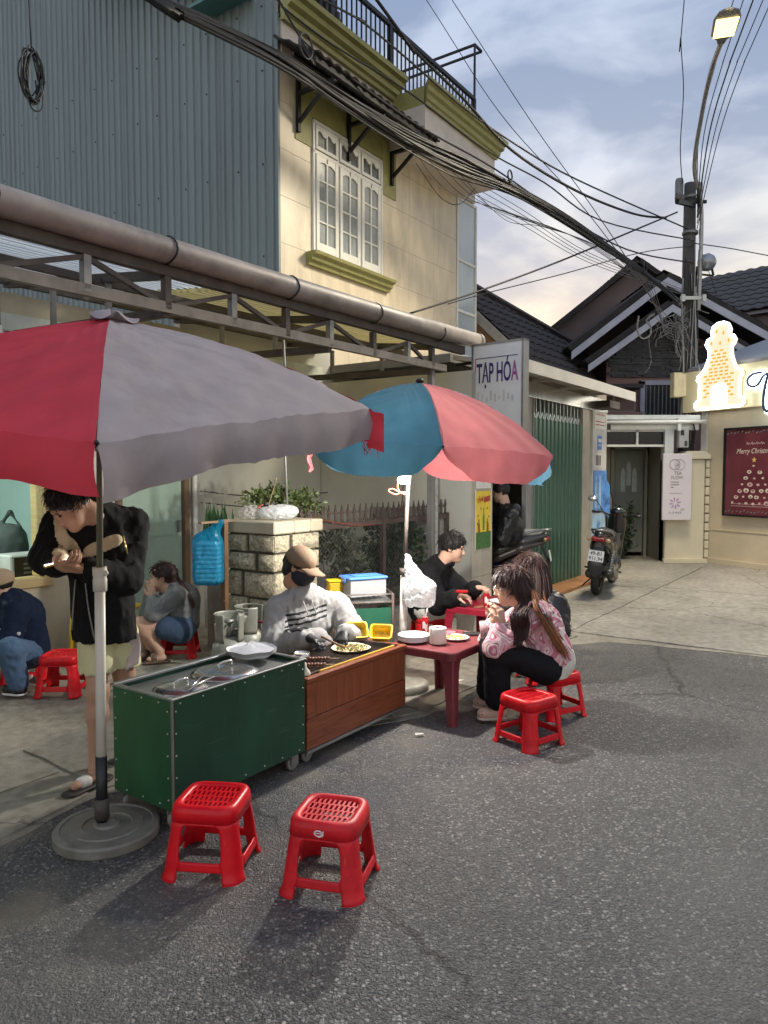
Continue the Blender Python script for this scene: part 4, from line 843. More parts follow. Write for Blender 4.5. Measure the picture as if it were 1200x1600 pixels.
# electric meter
EM = thing('electric_meter', 'grey electricity meter on the white post beside the gate', 'meter', (5.32, 13.16, 2.06)); 
MB().cbox(-.09,.09,-.06,.06,0,.36,.012).build('case', mat('meter_grey', (.38,.38,.36), .5), EM); MB().cbox(-.06,.0,-.068,-.06,.22,.31,.004).build('dial_window', MATS['black_glass'], EM); MB().cbox(.01,.06,-.068,-.06,.03,.12,.004).build('terminal_cover', MATS['charcoal_plastic'], EM)
MB().tube([(.14,0,-.05),(.2,0,.1),(.22,0,.3),(.16,0,.5)], .014, 6).build('cable', M_DARK, EM)
# ================================================================== cafe on the right
wa = Vector((5.74, 13.28, 0)); wd = Vector((.43, -.90, 0)).normalized(); CZ = math.atan2(wd.y, wd.x)
M_CAFE = mat('cafe_plaster', (.56,.47,.33), .8, var=.09, vs=1.6, bump=.25, bs=22, dirt=.15)
CF = thing('cafe_building', 'cream plastered cafe wall with sign fascia at the right edge', 'building', wa, CZ)      # local x along the wall, y away from the lane
MB().box(0,6,0,4,0,3.5).build('wall', M_CAFE, CF); MB().box(-.02,.1,-.04,.02,0,2.7).build('corner_post', mat('pale_post', (.55,.53,.48), .6), CF)
MB().box(0,6,-.035,0,0,.10).build('plinth', M_CAFE, CF); MB().box(.2,6,-.012,0,.60,.615).build('plaster_ledge', M_CAFE, CF)
MB().box(-.3,6,-.20,-.02,2.70,3.42).build('sign_fascia', mat('fascia_cream', (.58,.50,.30), .55, var=.04, vs=1), CF)
q = MB(); q.add([(-.3,-.1,3.5),(6,-.1,3.5),(6,3.5,4.7),(-.3,3.5,4.7),(-.3,-.1,3.44),(6,-.1,3.44),(6,3.5,4.64),(-.3,3.5,4.64)], [(0,1,2,3),(7,6,5,4),(0,4,5,1),(1,5,6,2),(2,6,7,3),(3,7,4,0)])
q.build('roof', mat('grey_sheet', (.25,.25,.26), .5, .3), CF)
# ================================================================== cafe signs
cfn = Vector((-wd.y, wd.x, 0)); CFI = WM[CF.name].inverted()
def cfl(px, py, y): return CFI @ PP(px, py, wa + cfn*y, cfn)          # local (x, y, z) on the plane y
c0 = cfl(1128, 636, -.21); sc_ = (cfl(1163, 600, -.21).x - cfl(1093, 600, -.21).x) / 70
szv = (cfl(1128, 507, -.21).z - c0.z) / 129
TW = thing('tower_sign', 'glowing white and yellow brick tower sign on the cafe fascia', 'sign', WM[CF.name] @ Vector((c0.x, -.21, c0.z)), CZ)
out = [(-37,1),(-34,-1),(34,-1),(38,2),(38,9),(33,12),(31,14),(32,42),(35,45),(34,52),(28,56),(23,64),(19,78),(18,91),(22,95),(24,101),(21,107),(15,109),(16,118),(13,126),(5,130),(-4,130),(-11,126),(-13,118),(-12,110),(-19,107),(-22,100),(-19,94),(-17,91),(-17,78),(-22,64),(-28,55),(-34,51),(-35,45),(-31,41),(-31,14),(-34,12),(-38,8)]
P_ = [(x*sc_, z*szv) for x, z in out]
MB().prism(P_, (0,-.03,0), (1,0,0), (0,0,1), .05).build('face', emit('tower_face', (1,.91,.64), .85), TW)
q = MB(); q.tube([(x,-.085,z) for x, z in P_+P_[:1]], .022, 6); q.build('halo_tube', emit('neon_white', (.93,.97,1), 9), TW)
BK = emit('neon_amber', (1,.52,.05), .8)
for r in range(14):
    z = 16 + r*5.4; hw = 25 if z < 48 else (25-(z-48)*.9 if z < 58 else max(12.5, 17-(z-58)*.12))
    n = max(3, int(hw*2/7.2)); s0 = (r % 2)*.5
    for k in range(n):
        x = -hw + (k+s0)*2*hw/n
        if x + 5 > hw or (z < 40 and abs(x+2.5) < 15 - max(0, z-28)): continue
        MB().box(x*sc_, (x+5.4)*sc_, -.084, -.080, z*szv, (z+2.7)*szv).build('brick_line', BK, TW)
for x, z in ((-6,118),(5,114),(-14,101),(0,99),(13,101)): MB().ell((x*sc_,-.082,z*szv), (.022,.006,.035), 8, 5).build('neon_dot', BK, TW)
MB().prism([(-13*sc_,4*szv),(13*sc_,4*szv),(13*sc_,26*szv)]+[(13*sc_*math.cos(R(a)),26*szv+12*szv*math.sin(R(a))) for a in range(15,180,15)]+[(-13*sc_,26*szv)], (0,-.080,0), (1,0,0), (0,0,1), .004).build('arch', emit('tower_arch', (1,.95,.80), 2.2), TW)
# script lettering, backlit
path = [(1192,582),(1180,584),(1171,591),(1170,599),(1176,604),(1184,602),(1189,597),(1194,588),(1202,583),(1216,580),(1232,583)]; path2 = [(1203,583),(1199,598),(1196,615),(1195,632),(1199,642),(1210,640),(1216,630)]
c1 = cfl(1195, 610, -.24)
TX = thing('script_sign', 'dark blue script lettering with white backlight at the right edge of the cafe fascia', 'sign', WM[CF.name] @ Vector((c1.x, -.2, c1.z)), CZ)
def crm(pts, k=6):
    pts = [Vector(p) for p in pts]; o = []
    for i in range(len(pts)-1):
        p0 = pts[max(i-1,0)]; p1 = pts[i]; p2 = pts[i+1]; p3 = pts[min(i+2,len(pts)-1)]
        for j in range(k):
            t = j/k; o.append(.5*((2*p1)+(-p0+p2)*t+(2*p0-5*p1+4*p2-p3)*t*t+(-p0+3*p1-3*p2+p3)*t**3))
    return o + [pts[-1]]
for pth, r in ((path,.022),(path2,.032)):
    L_ = crm([cfl(a, b_, -.24) - Vector((c1.x, -.2, c1.z)) for a, b_ in pth]); L_ = [Vector((p.x, -.06, p.z)) for p in L_]
    MB().tube(L_, r, 8).build('stroke', mat('navy_letter', (.02,.05,.12), .35), TX); MB().tube([p+Vector((0,.035,0)) for p in L_], r*1.7, 6).build('backlight', emit('cool_backlight', (.75,.92,1), 12), TX)
# christmas poster in a black frame
a0 = cfl(1136, 672, -.03); a1 = cfl(1230, 667, -.03); zb = cfl(1134, 803, -.03).z; pw = a1.x - a0.x; phh = a0.z - zb
XP = thing('christmas_poster', 'framed dark red Christmas poster on the cafe wall', 'poster', WM[CF.name] @ Vector((a0.x, -.03, zb)), CZ)
M_XRED = mat('poster_maroon', (.145,.035,.045), .22, var=.25, vs=2.5, spec=.6)
MB().box(0,pw,-.02,.02,0,phh).build('sheet', M_XRED, XP)
fr = MB()
for x0,x1,z0,z1 in ((-.03,0,-.03,phh+.03),(pw,pw+.03,-.03,phh+.03),(0,pw,-.03,0),(0,pw,phh,phh+.03)): fr.box(x0,x1,-.045,.025,z0,z1)
fr.build('frame', M_DARK, XP)
M_XW = mat('poster_cream', (.70,.62,.50), .4); M_XP = mat('poster_pink', (.62,.42,.42), .4); M_XG = mat('poster_sage', (.17,.20,.17), .4, var=.6, vs=30); M_XY = mat('poster_gold', (.72,.48,.12), .4)
xf = lambda x, z: frame_xy((x,-.022,z), (1,0,0), (0,0,1))
letters(XP, 'Merry Christmas', phh*.085, xf(pw*.5, phh*.715), M_XW, depth=.001, shear=.32, align='CENTER', sx=.82)
q = MB(); 
for x0 in (.36,.44,.52,.60): q.tube(crm([(pw*x0,-.023,phh*.82),(pw*(x0+.02),-.023,phh*.845),(pw*(x0+.03),-.023,phh*.815),(pw*(x0+.05),-.023,phh*.835),(pw*(x0+.07),-.023,phh*.818)],4), .004, 4)
q.build('script_line', M_XP, XP)
MB().prism([(.05*math.cos(R(90+36*k))*(1 if k % 2 == 0 else .42), .05*math.sin(R(90+36*k))*(1 if k % 2 == 0 else .42)) for k in range(10)], (pw*.5,-.021,phh*.64), (1,0,0), (0,0,1), .002).build('star', M_XY, XP)
rs = random.Random(4)
for r in range(7):
    z = phh*(.575 - r*.073); hw = pw*(.035 + .052*r); n = 1 + r
    for k in range(n):
        x = pw*.5 + (-hw + (2*hw*k/(n-1) if n > 1 else hw)) + rs.uniform(-.015,.015); rr = rs.choice((.018,.024,.035,.042))
        el = [(rr*math.cos(R(a))*1.25, rr*math.sin(R(a))*rs.uniform(.75,1)) for a in range(0,360,30)]
        MB().prism(el, (x,-.021,z+rs.uniform(-.01,.01)), (1,0,0), (0,0,1), .002).build('food_print', rs.choice((M_XW, M_XW, M_XP)), XP)
        if rr > .03: MB().ell((x,-.0235,z), (rr*.6,.0015,rr*.45), 8, 4).build('food_print', mat('print_maroon_dark', (.20,.08,.06), .4), XP)
for z, h_ in ((phh*.94,phh*.05),(phh*.015,phh*.05)):
    for k in range(16): MB().prism([(0,0),(.03,.01),(.05,.03),(.02,.03)], (pw*k/16+rs.uniform(0,.02),-.021,z+rs.uniform(0,h_*.5)), (1,0,0), (0,0,1), .002).build('garland_print', M_XG, XP)
for z in (.125,.10): MB().box(pw*.12,pw*.88,-.023,-.0205,phh*z,phh*z+.007).build('print_line', M_XP, XP)
# ================================================================== utility pole, street lamp
M_POLE = mat('pole_concrete', (.085,.075,.065), .8, var=.3, vs=5, bump=.3, bs=20, dirt=.5)
PX, PYY = 5.58, 13.66
UP = thing('utility_pole', 'dark concrete utility pole crowded with wires before the gabled house', 'utility pole', (PX, PYY, 0))
MB().tube([(0,0,0),(0,0,3.5),(-.02,0,6.86)], [.15,.13,.10], 16).build('shaft', M_POLE, UP)
MB().bar((.0,-.14,6.42),(-.62,-.95,6.20),.07,.07).build('crossarm', M_DARK, UP)
MB().bar((-.26,-.05,6.50),(.26,-.05,6.52),.05,.05).build('bracket', M_DARK, UP)
MB().lathe([(0,0),(.07,0),(.072,.02),(.072,.36),(.06,.40),(0,.40)], (-.24,-.06,6.52), 14).build('fuse_canister', mat('canister_grey', (.20,.19,.19), .5, .3), UP)
MB().lathe([(0,0),(.05,0),(.05,.32),(0,.34)], (.15,-.02,6.54), 12).build('fuse_canister', MATS['canister_grey'], UP)
for z, r in ((6.58,.14),(5.95,.14),(4.75,.16)): MB().lathe([(r-.012,0),(r,0),(r,.05),(r-.012,.05)], (0,0,z), 16).build('band', M_ZINC, UP)
MB().box(-.22,.22,-.19,-.15,4.74,4.80).box(-.22,-.16,-.24,-.19,4.70,4.82).box(.16,.22,-.24,-.19,4.70,4.82).build('clamp', mat('pale_clamp', (.55,.54,.50), .5, .3), UP)
ins = mat('porcelain', (.10,.07,.06), .3)
for f in (.72,.86,1.0): 
    p = Vector((0,-.14,6.42)).lerp(Vector((-.62,-.95,6.20)), f); MB().lathe([(0,0),(.03,.0),(.045,.03),(.025,.05),(.04,.08),(.02,.11),(0,.12)], p+Vector((0,0,.03)), 10).build('insulator', ins, UP)
fl = MB(); fl.lathe([(0,-.13),(.11,-.12),(.155,-.02),(.155,.06),(.10,.13),(0,.13)], (.27,-.1,5.42), 16, Matrix.Rotation(R(70),3,'Y')); fl.build('drum', mat('galvanised_drum', (.30,.31,.33), .35, .6), UP); MB().bar((.05,0,5.25),(.42,-.05,5.20),.03).bar((.42,-.05,5.20),(.36,-.08,5.38),.03).build('drum_bracket', M_DARK, UP)
MB().cbox(-.36,-.20,-.30,-.12,2.98,3.42,.01).build('junction_box', mat('cream_box', (.55,.46,.26), .5, dirt=.2), UP); MB().box(-.20,-.12,-.26,-.14,3.0,3.40).build('junction_box_lid', MATS['cream_box'], UP)
for i in range(14):
    a = rng.uniform(-2.6, .4); z0 = rng.uniform(2.2, 3.0); z1 = rng.uniform(4.4, 6.0); rr = .165
    MB().tube(crm([(rr*math.cos(a+.15*math.sin(k+i)), rr*math.sin(a+.15*math.sin(k+i)), z0+(z1-z0)*k/6) for k in range(7)],3), rng.uniform(.008,.018), 5).build('riser_cable', M_DARK if i % 3 else mat('pale_cable', (.33,.32,.29), .6), UP)
SL = thing('street_lamp', 'lit street lamp on a long curved grey arm at the top right', 'street lamp', (PX+.15, PYY-.12, 4.6))
arm = crm([(PX+.12, PYY-.15, 4.55), (PX+.13, PYY-.16, 6.3), PY(1085,262,13.2), PY(1096,182,12.4), PY(1111,112,11.4), PY(1127,66,10.45)], 8)
MB().tube(arm, .035, 10).build('arm', mat('galvanised_arm', (.36,.35,.33), .45, .5), SL, world=True)
LH = PY(1137, 26, 9.95); ad_ = (LH - arm[-1]).normalized(); sd_ = ad_.cross(Vector((0,0,1))).normalized(); un = sd_.cross(ad_)
def hd(x, y, z): return arm[-1] + ad_*x + sd_*y + un*z
q = MB(); prof = [(-.02,.05,.05),(.06,.07,.06),(.16,.155,.075),(.50,.17,.07),(.62,.13,.05),(.66,.05,.03)]; V_ = []
for x, hw, hh in prof:
    for a in range(12): V_.append(hd(x, hw*math.cos(a*math.pi/6), hh*(math.sin(a*math.pi/6) if math.sin(a*math.pi/6) > 0 else .45*math.sin(a*math.pi/6))))
q.add(V_, [(i*12+k, i*12+(k+1) % 12, (i+1)*12+(k+1) % 12, (i+1)*12+k) for i in range(5) for k in range(12)], True); q.build('lamp_head', mat('lamp_grey', (.20,.19,.18), .45, .3), SL, world=True)
q = MB(); q.add([hd(.17,-.13,-.045), hd(.54,-.14,-.045), hd(.54,.14,-.045), hd(.17,.13,-.045), hd(.17,-.13,-.03), hd(.54,-.14,-.03), hd(.54,.14,-.03), hd(.17,.13,-.03)], [(0,1,2,3),(7,6,5,4),(0,4,5,1),(1,5,6,2),(2,6,7,3),(3,7,4,0)]); q.build('lamp_lens', emit('lamp_glow', (1,.80,.30), 2.6), SL, world=True)
ll = bpy.data.lights.new('street_lamp_light', 'SPOT'); ll.energy = STREET_W; ll.color = (1, .88, .66); ll.shadow_soft_size = .8; ll.spot_size = R(136); ll.spot_blend = .55
lo_ = bpy.data.objects.new('street_lamp_light', ll); COL.objects.link(lo_); lo_.location = hd(.36, 0, -.12); lo_.rotation_euler = Vector((-.20,-.46,-.86)).to_track_quat('-Z','Y').to_euler()
# ================================================================== overhead cables
M_CAB = mat('black_cable', (.012,.012,.014), .5); M_CABG = mat('grey_cable', (.16,.15,.16), .5)
def cable(pts, r, label, group=None, m=None, n=6, k=6, cat='cable', name='power_cable'):
    pts = [Vector(p) for p in pts]
    def off(p):                                        # leaves the picture: carry the wire on to the next support
        q = p - cam.location; zc = q.y*math.cos(PITCH) - q.z*math.sin(PITCH); yy = 800 - FPX*(q.y*math.sin(PITCH) + q.z*math.cos(PITCH))/zc; xx = 600 + FPX*q.x/zc
        return yy < 0 or xx > 1205
    if off(pts[0]): pts.insert(0, pts[0] + (pts[0]-pts[1]).normalized()*9)
    if off(pts[-1]): pts.append(pts[-1] + (pts[-1]-pts[-2]).normalized()*9)
    L_ = crm(pts, k); o = L_[0].copy(); q = MB(); q.tube([p-o for p in L_], r, n); return tag(q.build(name, m or M_CAB, loc=o), label, cat, group)
BP = [(150,-60,5.7),(240,-4,5.65),(330,38,5.6),(440,95,5.5),(545,165,5.4),(640,222,5.2),(720,262,5.0),(800,296,4.75),(880,341,4.4),(960,395,3.95),(1012,430,3.6),(1062,472,3.05)]
for i in range(26):
    ph = rng.uniform(0, 6.28, 2); sp = rng.uniform(.15, 1); pts = []
    for j, (x, y, V) in enumerate(BP):
        f = j/11; amp = (7 + 16*math.sin(f*3.14)**2*(.4+.6*math.sin(f*5+1)**2)) * sp * (.5 if f > .6 else 1)
        pts.append(PV(x + amp*.6*math.sin(ph[0]+j*.35), y + amp*math.sin(ph[1]+j*.5), V + .05*math.sin(ph[0]*2+j)))
    cable(pts, rng.uniform(.008,.018) if i > 2 else .028, 'black cable in the thick sagging bundle in front of the cream building', 'cables in the sagging bundle', k=5, n=5)
for i in range(5):     # stray strands leaving the bundle
    pts = [PV(640+i*20, 225+i*12, 5.2), PV(700+i*22, 300+i*9+rng.uniform(-8,8), 5.1), PV(790+i*14, 330+i*6, 4.8), PV(900+i*8, 372+i*3, 4.2), PV(1000, 440, 3.6)]
    cable(pts, .005, 'thin stray wire drooping below the thick cable bundle', 'stray wires under the bundle', k=6, n=4)
pole_t = lambda z, dx=0: Vector((PX+dx, PYY-.15, z))
cable([PV(580,-12,5.2), PV(640,70,5.1), PV(720,150,4.9), PV(800,235,4.6), PV(900,298,4.2), PY(990,334,12.9), pole_t(6.2,-.5)], .02, 'thick twisted power line crossing the sky above the terrace railing', n=6)
q_ = [PV(480,-14,5.3), PV(560,30,5.2), PV(640,95,5.1), PV(720,165,4.9), PV(800,222,4.6), PV(900,280,4.2), pole_t(6.0,-.1)]
cable(q_, .013, 'dark power line running just under the thick twisted line to the pole')
cable([PV(430,-10,5.7), PV(470,60,5.6), PV(560,130,5.5), PV(660,200,5.3), PV(770,262,4.9), PV(870,330,4.5), PV(980,390,3.8), pole_t(5.4)], .012, 'black cable looping along the olive cornice and on to the pole')
cable([PV(440,10,5.7), PV(520,70,5.6), PV(640,145,5.4), PV(760,235,5.0), PV(850,285,4.6), PV(940,345,4.0), pole_t(5.8)], .012, 'black cable lying across the frieze below the railing')
cable([PY(660,-10,16), PY(780,175,15.5), PY(900,310,14.8), PY(1000,440,14.2)], .008, 'thin sky wire, upper of the two steep wires above the railing')
cable([PY(700,-10,16), PY(830,190,15.5), PY(930,330,14.8), PY(1010,450,14.2)], .008, 'thin sky wire, right one of the two steep wires above the railing')
cable([pole_t(6.3,-.3), PY(1000,356,12.8), PY(870,410,12), PY(745,456,11.2), PY(640,490,10.6)], .014, 'straight black service cable running down left from the crossarm')
cable([pole_t(5.7), PY(1000,395,13.2), PY(880,428,12.6), PY(760,458,12), PY(700,475,11.6)], .008, 'thin grey wire below the straight service cable')
for i in range(4): cable([PV(745,285+i*10,6.0), PV(820,330+i*8,5.4), PV(920,395+i*5,4.6), pole_t(4.9-i*.03,-.1)], .006, 'pale thin wire from the glazed corner to the pole', 'thin wires from the cream building to the pole', M_CABG, 4)
cable([PV(650,255,6.0), PV(690,310,5.9), PV(720,318,5.8), PV(745,290,5.8)], .006, 'thin wire hanging in a loop on the cream wall', n=4)
for i, (a, b_) in enumerate(((1150,.3),(1166,.2),(1182,.35),(1198,.1),(1212,.28))): cable([pole_t(6.4-.1*i,.06), PY(1092+8*i,210,13.0), PY(1118+11*i,100,12.2), PY(a,-14,11.4)], .008 + .004*(i == 2), 'wire rising from the pole beside the street lamp arm', 'wires rising beside the lamp arm', M_CAB, 5)
cable([pole_t(6.8,-.22), PY(1063,230,13.2), PY(1068,140,13), PY(1064,60,12.8), PY(1070,-10,12.6)], .008, 'single thin wire hanging straight down left of the lamp', n=4)
cable([pole_t(5.75), PY(1140,388,14.5), PY(1215,402,15)], .010, 'black wire leaving the pole to the right edge')
cable([pole_t(6.0,.1), PY(1096,390,13.8), PY(1120,460,14)], .006, 'thin stay wire slanting down right behind the pole', n=4)
for i in range(7): cable([PY(960+i*9,398+i*5,12.9), PY(1000+i*5,440+i*6,13.1), PY(1040,500+i*4,13.3), pole_t(4.3-.05*i,-.1)], .006, 'pale service wire fanning into the pole', 'pale wires fanning into the pole', M_CABG, 4)
q = MB(); tb = Vector((PX-.32, PYY-.25, 4.35)); MW = mat('bleached_wire', (.24,.23,.21), .6)
for i in range(26):
    p = tb + Vector(rng.normal(0,.07,3)); d = Vector((rng.normal(.05,.22), rng.normal(0,.1), rng.normal(-.05,.32)))
    q.tube(crm([p-tb, p-tb+d*.5+Vector(rng.normal(0,.07,3)), p-tb+d+Vector(rng.normal(0,.05,3)), p-tb+d*1.2+Vector((0,0,-.12))],4), .006, 4)
tag(q.build('wire_tangle', MW, loc=tb), 'tangle of cut pale wires bunched left of the pole', 'wires', kind='stuff')
q = MB(); p0 = PY(1008, 520, 13.4); q.tube(crm([(-.12,0,.3),(-.14,0,.05),(-.05,0,-.1),(.08,0,-.05),(.1,0,.1),(.02,0,.22),(.16,0,.34)],6), .016, 6); tag(q.build('hanging_cable_end', MW, loc=p0), 'white cable end curling below the slate gable', 'cable')
# coil hanging at top left, loop on the bundle
cc = PV(50, 118, 5.4); q = MB()
for i in range(12): a_, b2, dx, dz = rng.uniform(.045,.085), rng.uniform(.16,.23), rng.normal(0,.015), rng.normal(0,.015); q.tube([(a_*math.cos(k*math.pi/10)+dx+.006*math.sin(k*1.3+i), .02*math.sin(i*2+k*.4), b2*math.sin(k*math.pi/10)+dz) for k in range(21)], .006, 4)
t = thing('cable_coil', 'coil of black cable hanging high in front of the grey sheet wall', 'cable', cc, SA); q.build('coil', M_CAB, t); MB().tube([(0,0,.2),(-.01,0,.5),(-.03,0,1.2),(-.02,.05,2.4)], .006, 5).build('tail', M_CAB, t)
for px, py, V, r, lab in ((478,72,5.45,.13,'black cable ring hung on the bundle beside the frieze'),(797,275,4.7,.08,'small black cable ring at the right end of the cornice'),(1008,418,3.6,.10,'thin cable ring hung near the pole')):
    p = PV(px, py, V); q = MB(); q.tube([(r*math.cos(k*math.pi/12)*.85, 0, r*math.sin(k*math.pi/12)) for k in range(25)], .012, 6); tag(q.build('cable_ring', M_CAB, loc=p, rz=SA), lab, 'cable')
for dz in (0, .12):
    a = UV(5.2, 5.95, 1.42-dz); b_ = UV(7.3, 5.95, 1.36-dz); cable([a, a.lerp(b_,.33)-Vector((0,0,.05)), a.lerp(b_,.66)-Vector((0,0,.04)), b_], .006, 'upper thin black wire along the olive back wall' if dz == 0 else 'lower thin black wire along the olive back wall', n=4)
# ================================================================== stone pillar and iron fence
M_STONE = mat('split_stone', (.37,.335,.235), .88, var=.55, vs=42, bump=1.0, bs=60, dirt=.75); M_CAPS = mat('smooth_stone', (.44,.40,.29), .7, var=.15, vs=6, bump=.2)
PL = thing('stone_pillar', 'square pillar of rough pale stone blocks with bags on top', 'pillar', UV(4.19, 3.95), SA)
S_ = .52; MB().box(.015,S_-.015,.015,S_-.015,0,1.12).build('core', mat('dark_mortar', (.10,.09,.07), .9, bump=.3), PL)
def rough_block(x0, x1, z0, z1, face, nm='stone_block'):
    # face 0: towards the street (y=0); 1: x=0; 2: far x; 3: far y
    n, m_ = 5, 4; q = MB(); pts = []
    for j in range(m_+1):
        for i in range(n+1):
            e = 0 if i in (0,n) or j in (0,m_) else 1; d = .010 + e*(.010 + random.uniform(0,.026))
            a = x0 + (x1-x0)*i/n; z = z0 + (z1-z0)*j/m_
            pts.append({0:(a,-d,z),1:(-d,a,z),2:(S_+d,a,z),3:(a,S_+d,z)}[face])
    k = n+1; q.add(pts, [(j*k+i,j*k+i+1,(j+1)*k+i+1,(j+1)*k+i) for j in range(m_) for i in range(n)], True)
    rim = [i for i in range(n+1)] + [j*k+n for j in range(1,m_+1)] + [m_*k+i for i in range(n-1,-1,-1)] + [j*k for j in range(m_-1,0,-1)]
    inn = []
    for i in rim:
        p = pts[i]; inn.append({0:(p[0],.01,p[2]),1:(.01,p[1],p[2]),2:(S_-.01,p[1],p[2]),3:(p[0],S_-.01,p[2])}[face])
    L_ = len(rim); q.add([pts[i] for i in rim]+inn, [(i,(i+1) % L_,L_+(i+1) % L_,L_+i) for i in range(L_)]); return q.build(nm, M_STONE, PL)
zc = [0,.20,.41,.63,.86,1.02,1.12]; zc = [.0,.19,.40,.615,.825,.975,1.125]
for j in range(6):
    for f in range(4):
        cuts = [(-.012,.17),(.196,S_+.012)] if (j+f) % 2 else [(-.012,.33),(.352,S_+.012)]
        if j % 3 == 2 and f == 1: cuts = [(-.012,.27),(.282,S_+.012)]
        for a, b_ in cuts: rough_block(a+.006+random.uniform(0,.008), b_-.006-random.uniform(0,.008), zc[j]+.008+random.uniform(0,.006), zc[j+1]-.008-random.uniform(0,.006), f)
q = MB()
for a, b_ in ((-.035,.20),(.204,.40),(.404,S_+.035)): MB().cbox(a,b_,-.035,S_+.035,1.127,1.225,.01).build('cap_stone', M_CAPS, PL)
FN = thing('iron_fence', 'low iron fence with spear points and rings over chain link beside the pillar', 'fence', UV(4.74, 4.2), SA)
M_FE = mat('rusty_iron', (.115,.085,.075), .6, .4, var=.3, vs=8, bump=.2)
MB().box(0,2.58,-.06,.06,0,.22).build('kerb', CON1, FN); MB().bar((0,0,1.12),(2.58,0,1.12),.03,.045).build('rail', M_FE, FN); MB().bar((0,0,.30),(2.58,0,.30),.03,.03).build('rail', M_FE, FN)
for a in (.02, 1.28, 2.55): MB().bar((a,0,.2),(a,0,1.16),.045,.045,(1,0,0)).build('fence_post', M_FE, FN)
sp_me = MB().prism([(-.008,1.14),(.008,1.14),(.008,1.235),(.022,1.25),(.006,1.285),(0,1.315),(-.006,1.285),(-.022,1.25),(-.008,1.235)], (0,.006,0), (1,0,0), (0,0,1), .012).mesh('spear')
rg_me = MB().tube([(.036*math.cos(k*math.pi/8),0,1.195+.05*math.sin(k*math.pi/8)) for k in range(17)], .006, 5).mesh('ring')
for i in range(27):
    o = put('spear', sp_me, M_FE, FN); o.location.x = .05 + i*.095
    if i < 26: o = put('ring', rg_me, M_FE, FN); o.location.x = .0975 + i*.095
q = MB(); pit = .052; nx = int(2.55/pit); nzz = int(.80/pit); h_ = .0016
for i in range(-nzz, nx+1):
    for sg in (1,-1):
        x0 = .02 + i*pit if sg == 1 else .02 + (i+nzz)*pit; p = None; pts = []
        for k in range(nzz+1):
            x = x0 + sg*k*pit; z = .31 + k*pit
            if 0.02 <= x <= 2.55: pts.append((x, .004*sg*(1 if k % 2 else -1), z))
        if len(pts) > 1: q.tube(pts, h_, 3, False)
q.build('chain_link', mat('fence_wire', (.20,.20,.19), .5, .6), FN)['kind'] = 'stuff'
MB().bar((6.95-4.74,-.05,0),(6.95-4.74,-.05,1.9),.05,.05,(1,0,0)).build('pipe_post', mat('chipped_paint_pipe', (.40,.40,.37), .6, var=.4, vs=20), FN)
# ================================================================== plants
def leaf_mat(name, c): return mat(name, c, .45, var=.5, vs=9)
def shrub(name, label, base, cen, rad, n, ls, m, stem_r=.02, cat='shrub', seed=1, group=None):
    r = np.random.default_rng(seed); t = thing(name, label, cat, base, 0, group); cen = Vector(cen); bs = Vector(base); q = MB()
    cl = [(r.uniform(-1,1,3)*np.array(rad)*.75, r.uniform(.25,.5)) for _ in range(14)]
    for _ in range(n):
        c_, s_ = cl[r.integers(len(cl))]; p = c_ + r.normal(0,1,3)*np.array(rad)*s_*.55
        if ((p/np.array(rad))**2).sum() > 1.15: continue
        d = r.normal(0,1,3) + p/np.array(rad)*.9 + np.array((0,0,.25)); d /= np.linalg.norm(d); sv = np.cross(d, r.normal(0,1,3)); sv /= np.linalg.norm(sv)+1e-9; nn = np.cross(d, sv); L_ = ls*r.uniform(.6,1.3); W_ = L_*.27
        a = p; b1 = p + d*L_*.5 + sv*W_ + nn*L_*.04; b2 = p + d*L_*.5 - sv*W_ + nn*L_*.04; e = p + d*L_ - nn*L_*.08; md_ = p + d*L_*.5
        q.add([a, b1, e, b2, md_], [(0,1,4),(1,2,4),(2,3,4),(3,0,4)])
    q.v = [tuple(Vector(v_) + cen - bs) for v_ in q.v]; q.build('foliage', m, t); s2 = MB()
    for c_, s_ in cl[:9]: s2.tube([(0,0,0), (cen-bs)*.5 + Vector(c_)*.2, cen-bs+Vector(c_)*.9], [stem_r, stem_r*.7, stem_r*.3], 5)
    s2.build('stem', mat('bark', (.10,.075,.05), .8, bump=.3), t); return t
L1 = leaf_mat('leaf_bright', (.11,.145,.045)); L2 = leaf_mat('leaf_dark', (.035,.055,.028)); L3 = leaf_mat('leaf_grey', (.07,.085,.055))
sb = UV(4.95, 4.62); shrub('leafy_shrub', 'leafy green shrub rising behind the stone pillar', sb, UV(4.98,4.62,1.30), (.40,.26,.20), 1500, .055, L1, .016, seed=2)
shrub('fence_shrub', 'dark leafy shrub behind the left half of the chain link', UV(5.5,4.52), UV(5.5,4.5,.72), (.42,.18,.40), 1300, .075, L3, .016, seed=3)
shrub('fence_shrub', 'dense dark shrub behind the right half of the chain link', UV(6.45,4.55), UV(6.45,4.52,.72), (.48,.2,.42), 1700, .075, L2, .018, seed=4)
PT = thing('spiky_plant', 'tall green blade plant with pale flower heads above the blue bag', 'plant', PY(338, 900, 6.75).xy.to_3d())
MB().lathe([(.08,0),(.085,.02),(.085,.78),(.13,.86),(.15,1.0),(.135,1.0),(.12,.98),(0,.98)], (0,0,0), 16).build('planter', mat('stone_planter', (.30,.29,.24), .8, dirt=.4), PT)
q = MB(); r_ = random.Random(5)
for i in range(46):
    a = r_.uniform(0,6.28); d = r_.uniform(0,.11); x, y = d*math.cos(a)*1.5, d*math.sin(a); h = r_.uniform(.22,.36); lx, ly = r_.uniform(-.03,.03), r_.uniform(-.02,.02); w_ = .014
    q.add([(x-w_,y,.98),(x+w_,y,.98),(x+lx*.5+w_*.9,y+ly,.98+h*.6),(x+lx*.5-w_*.9,y+ly,.98+h*.6),(x+lx,y+ly,.98+h)], [(0,1,2,3),(3,2,4)])
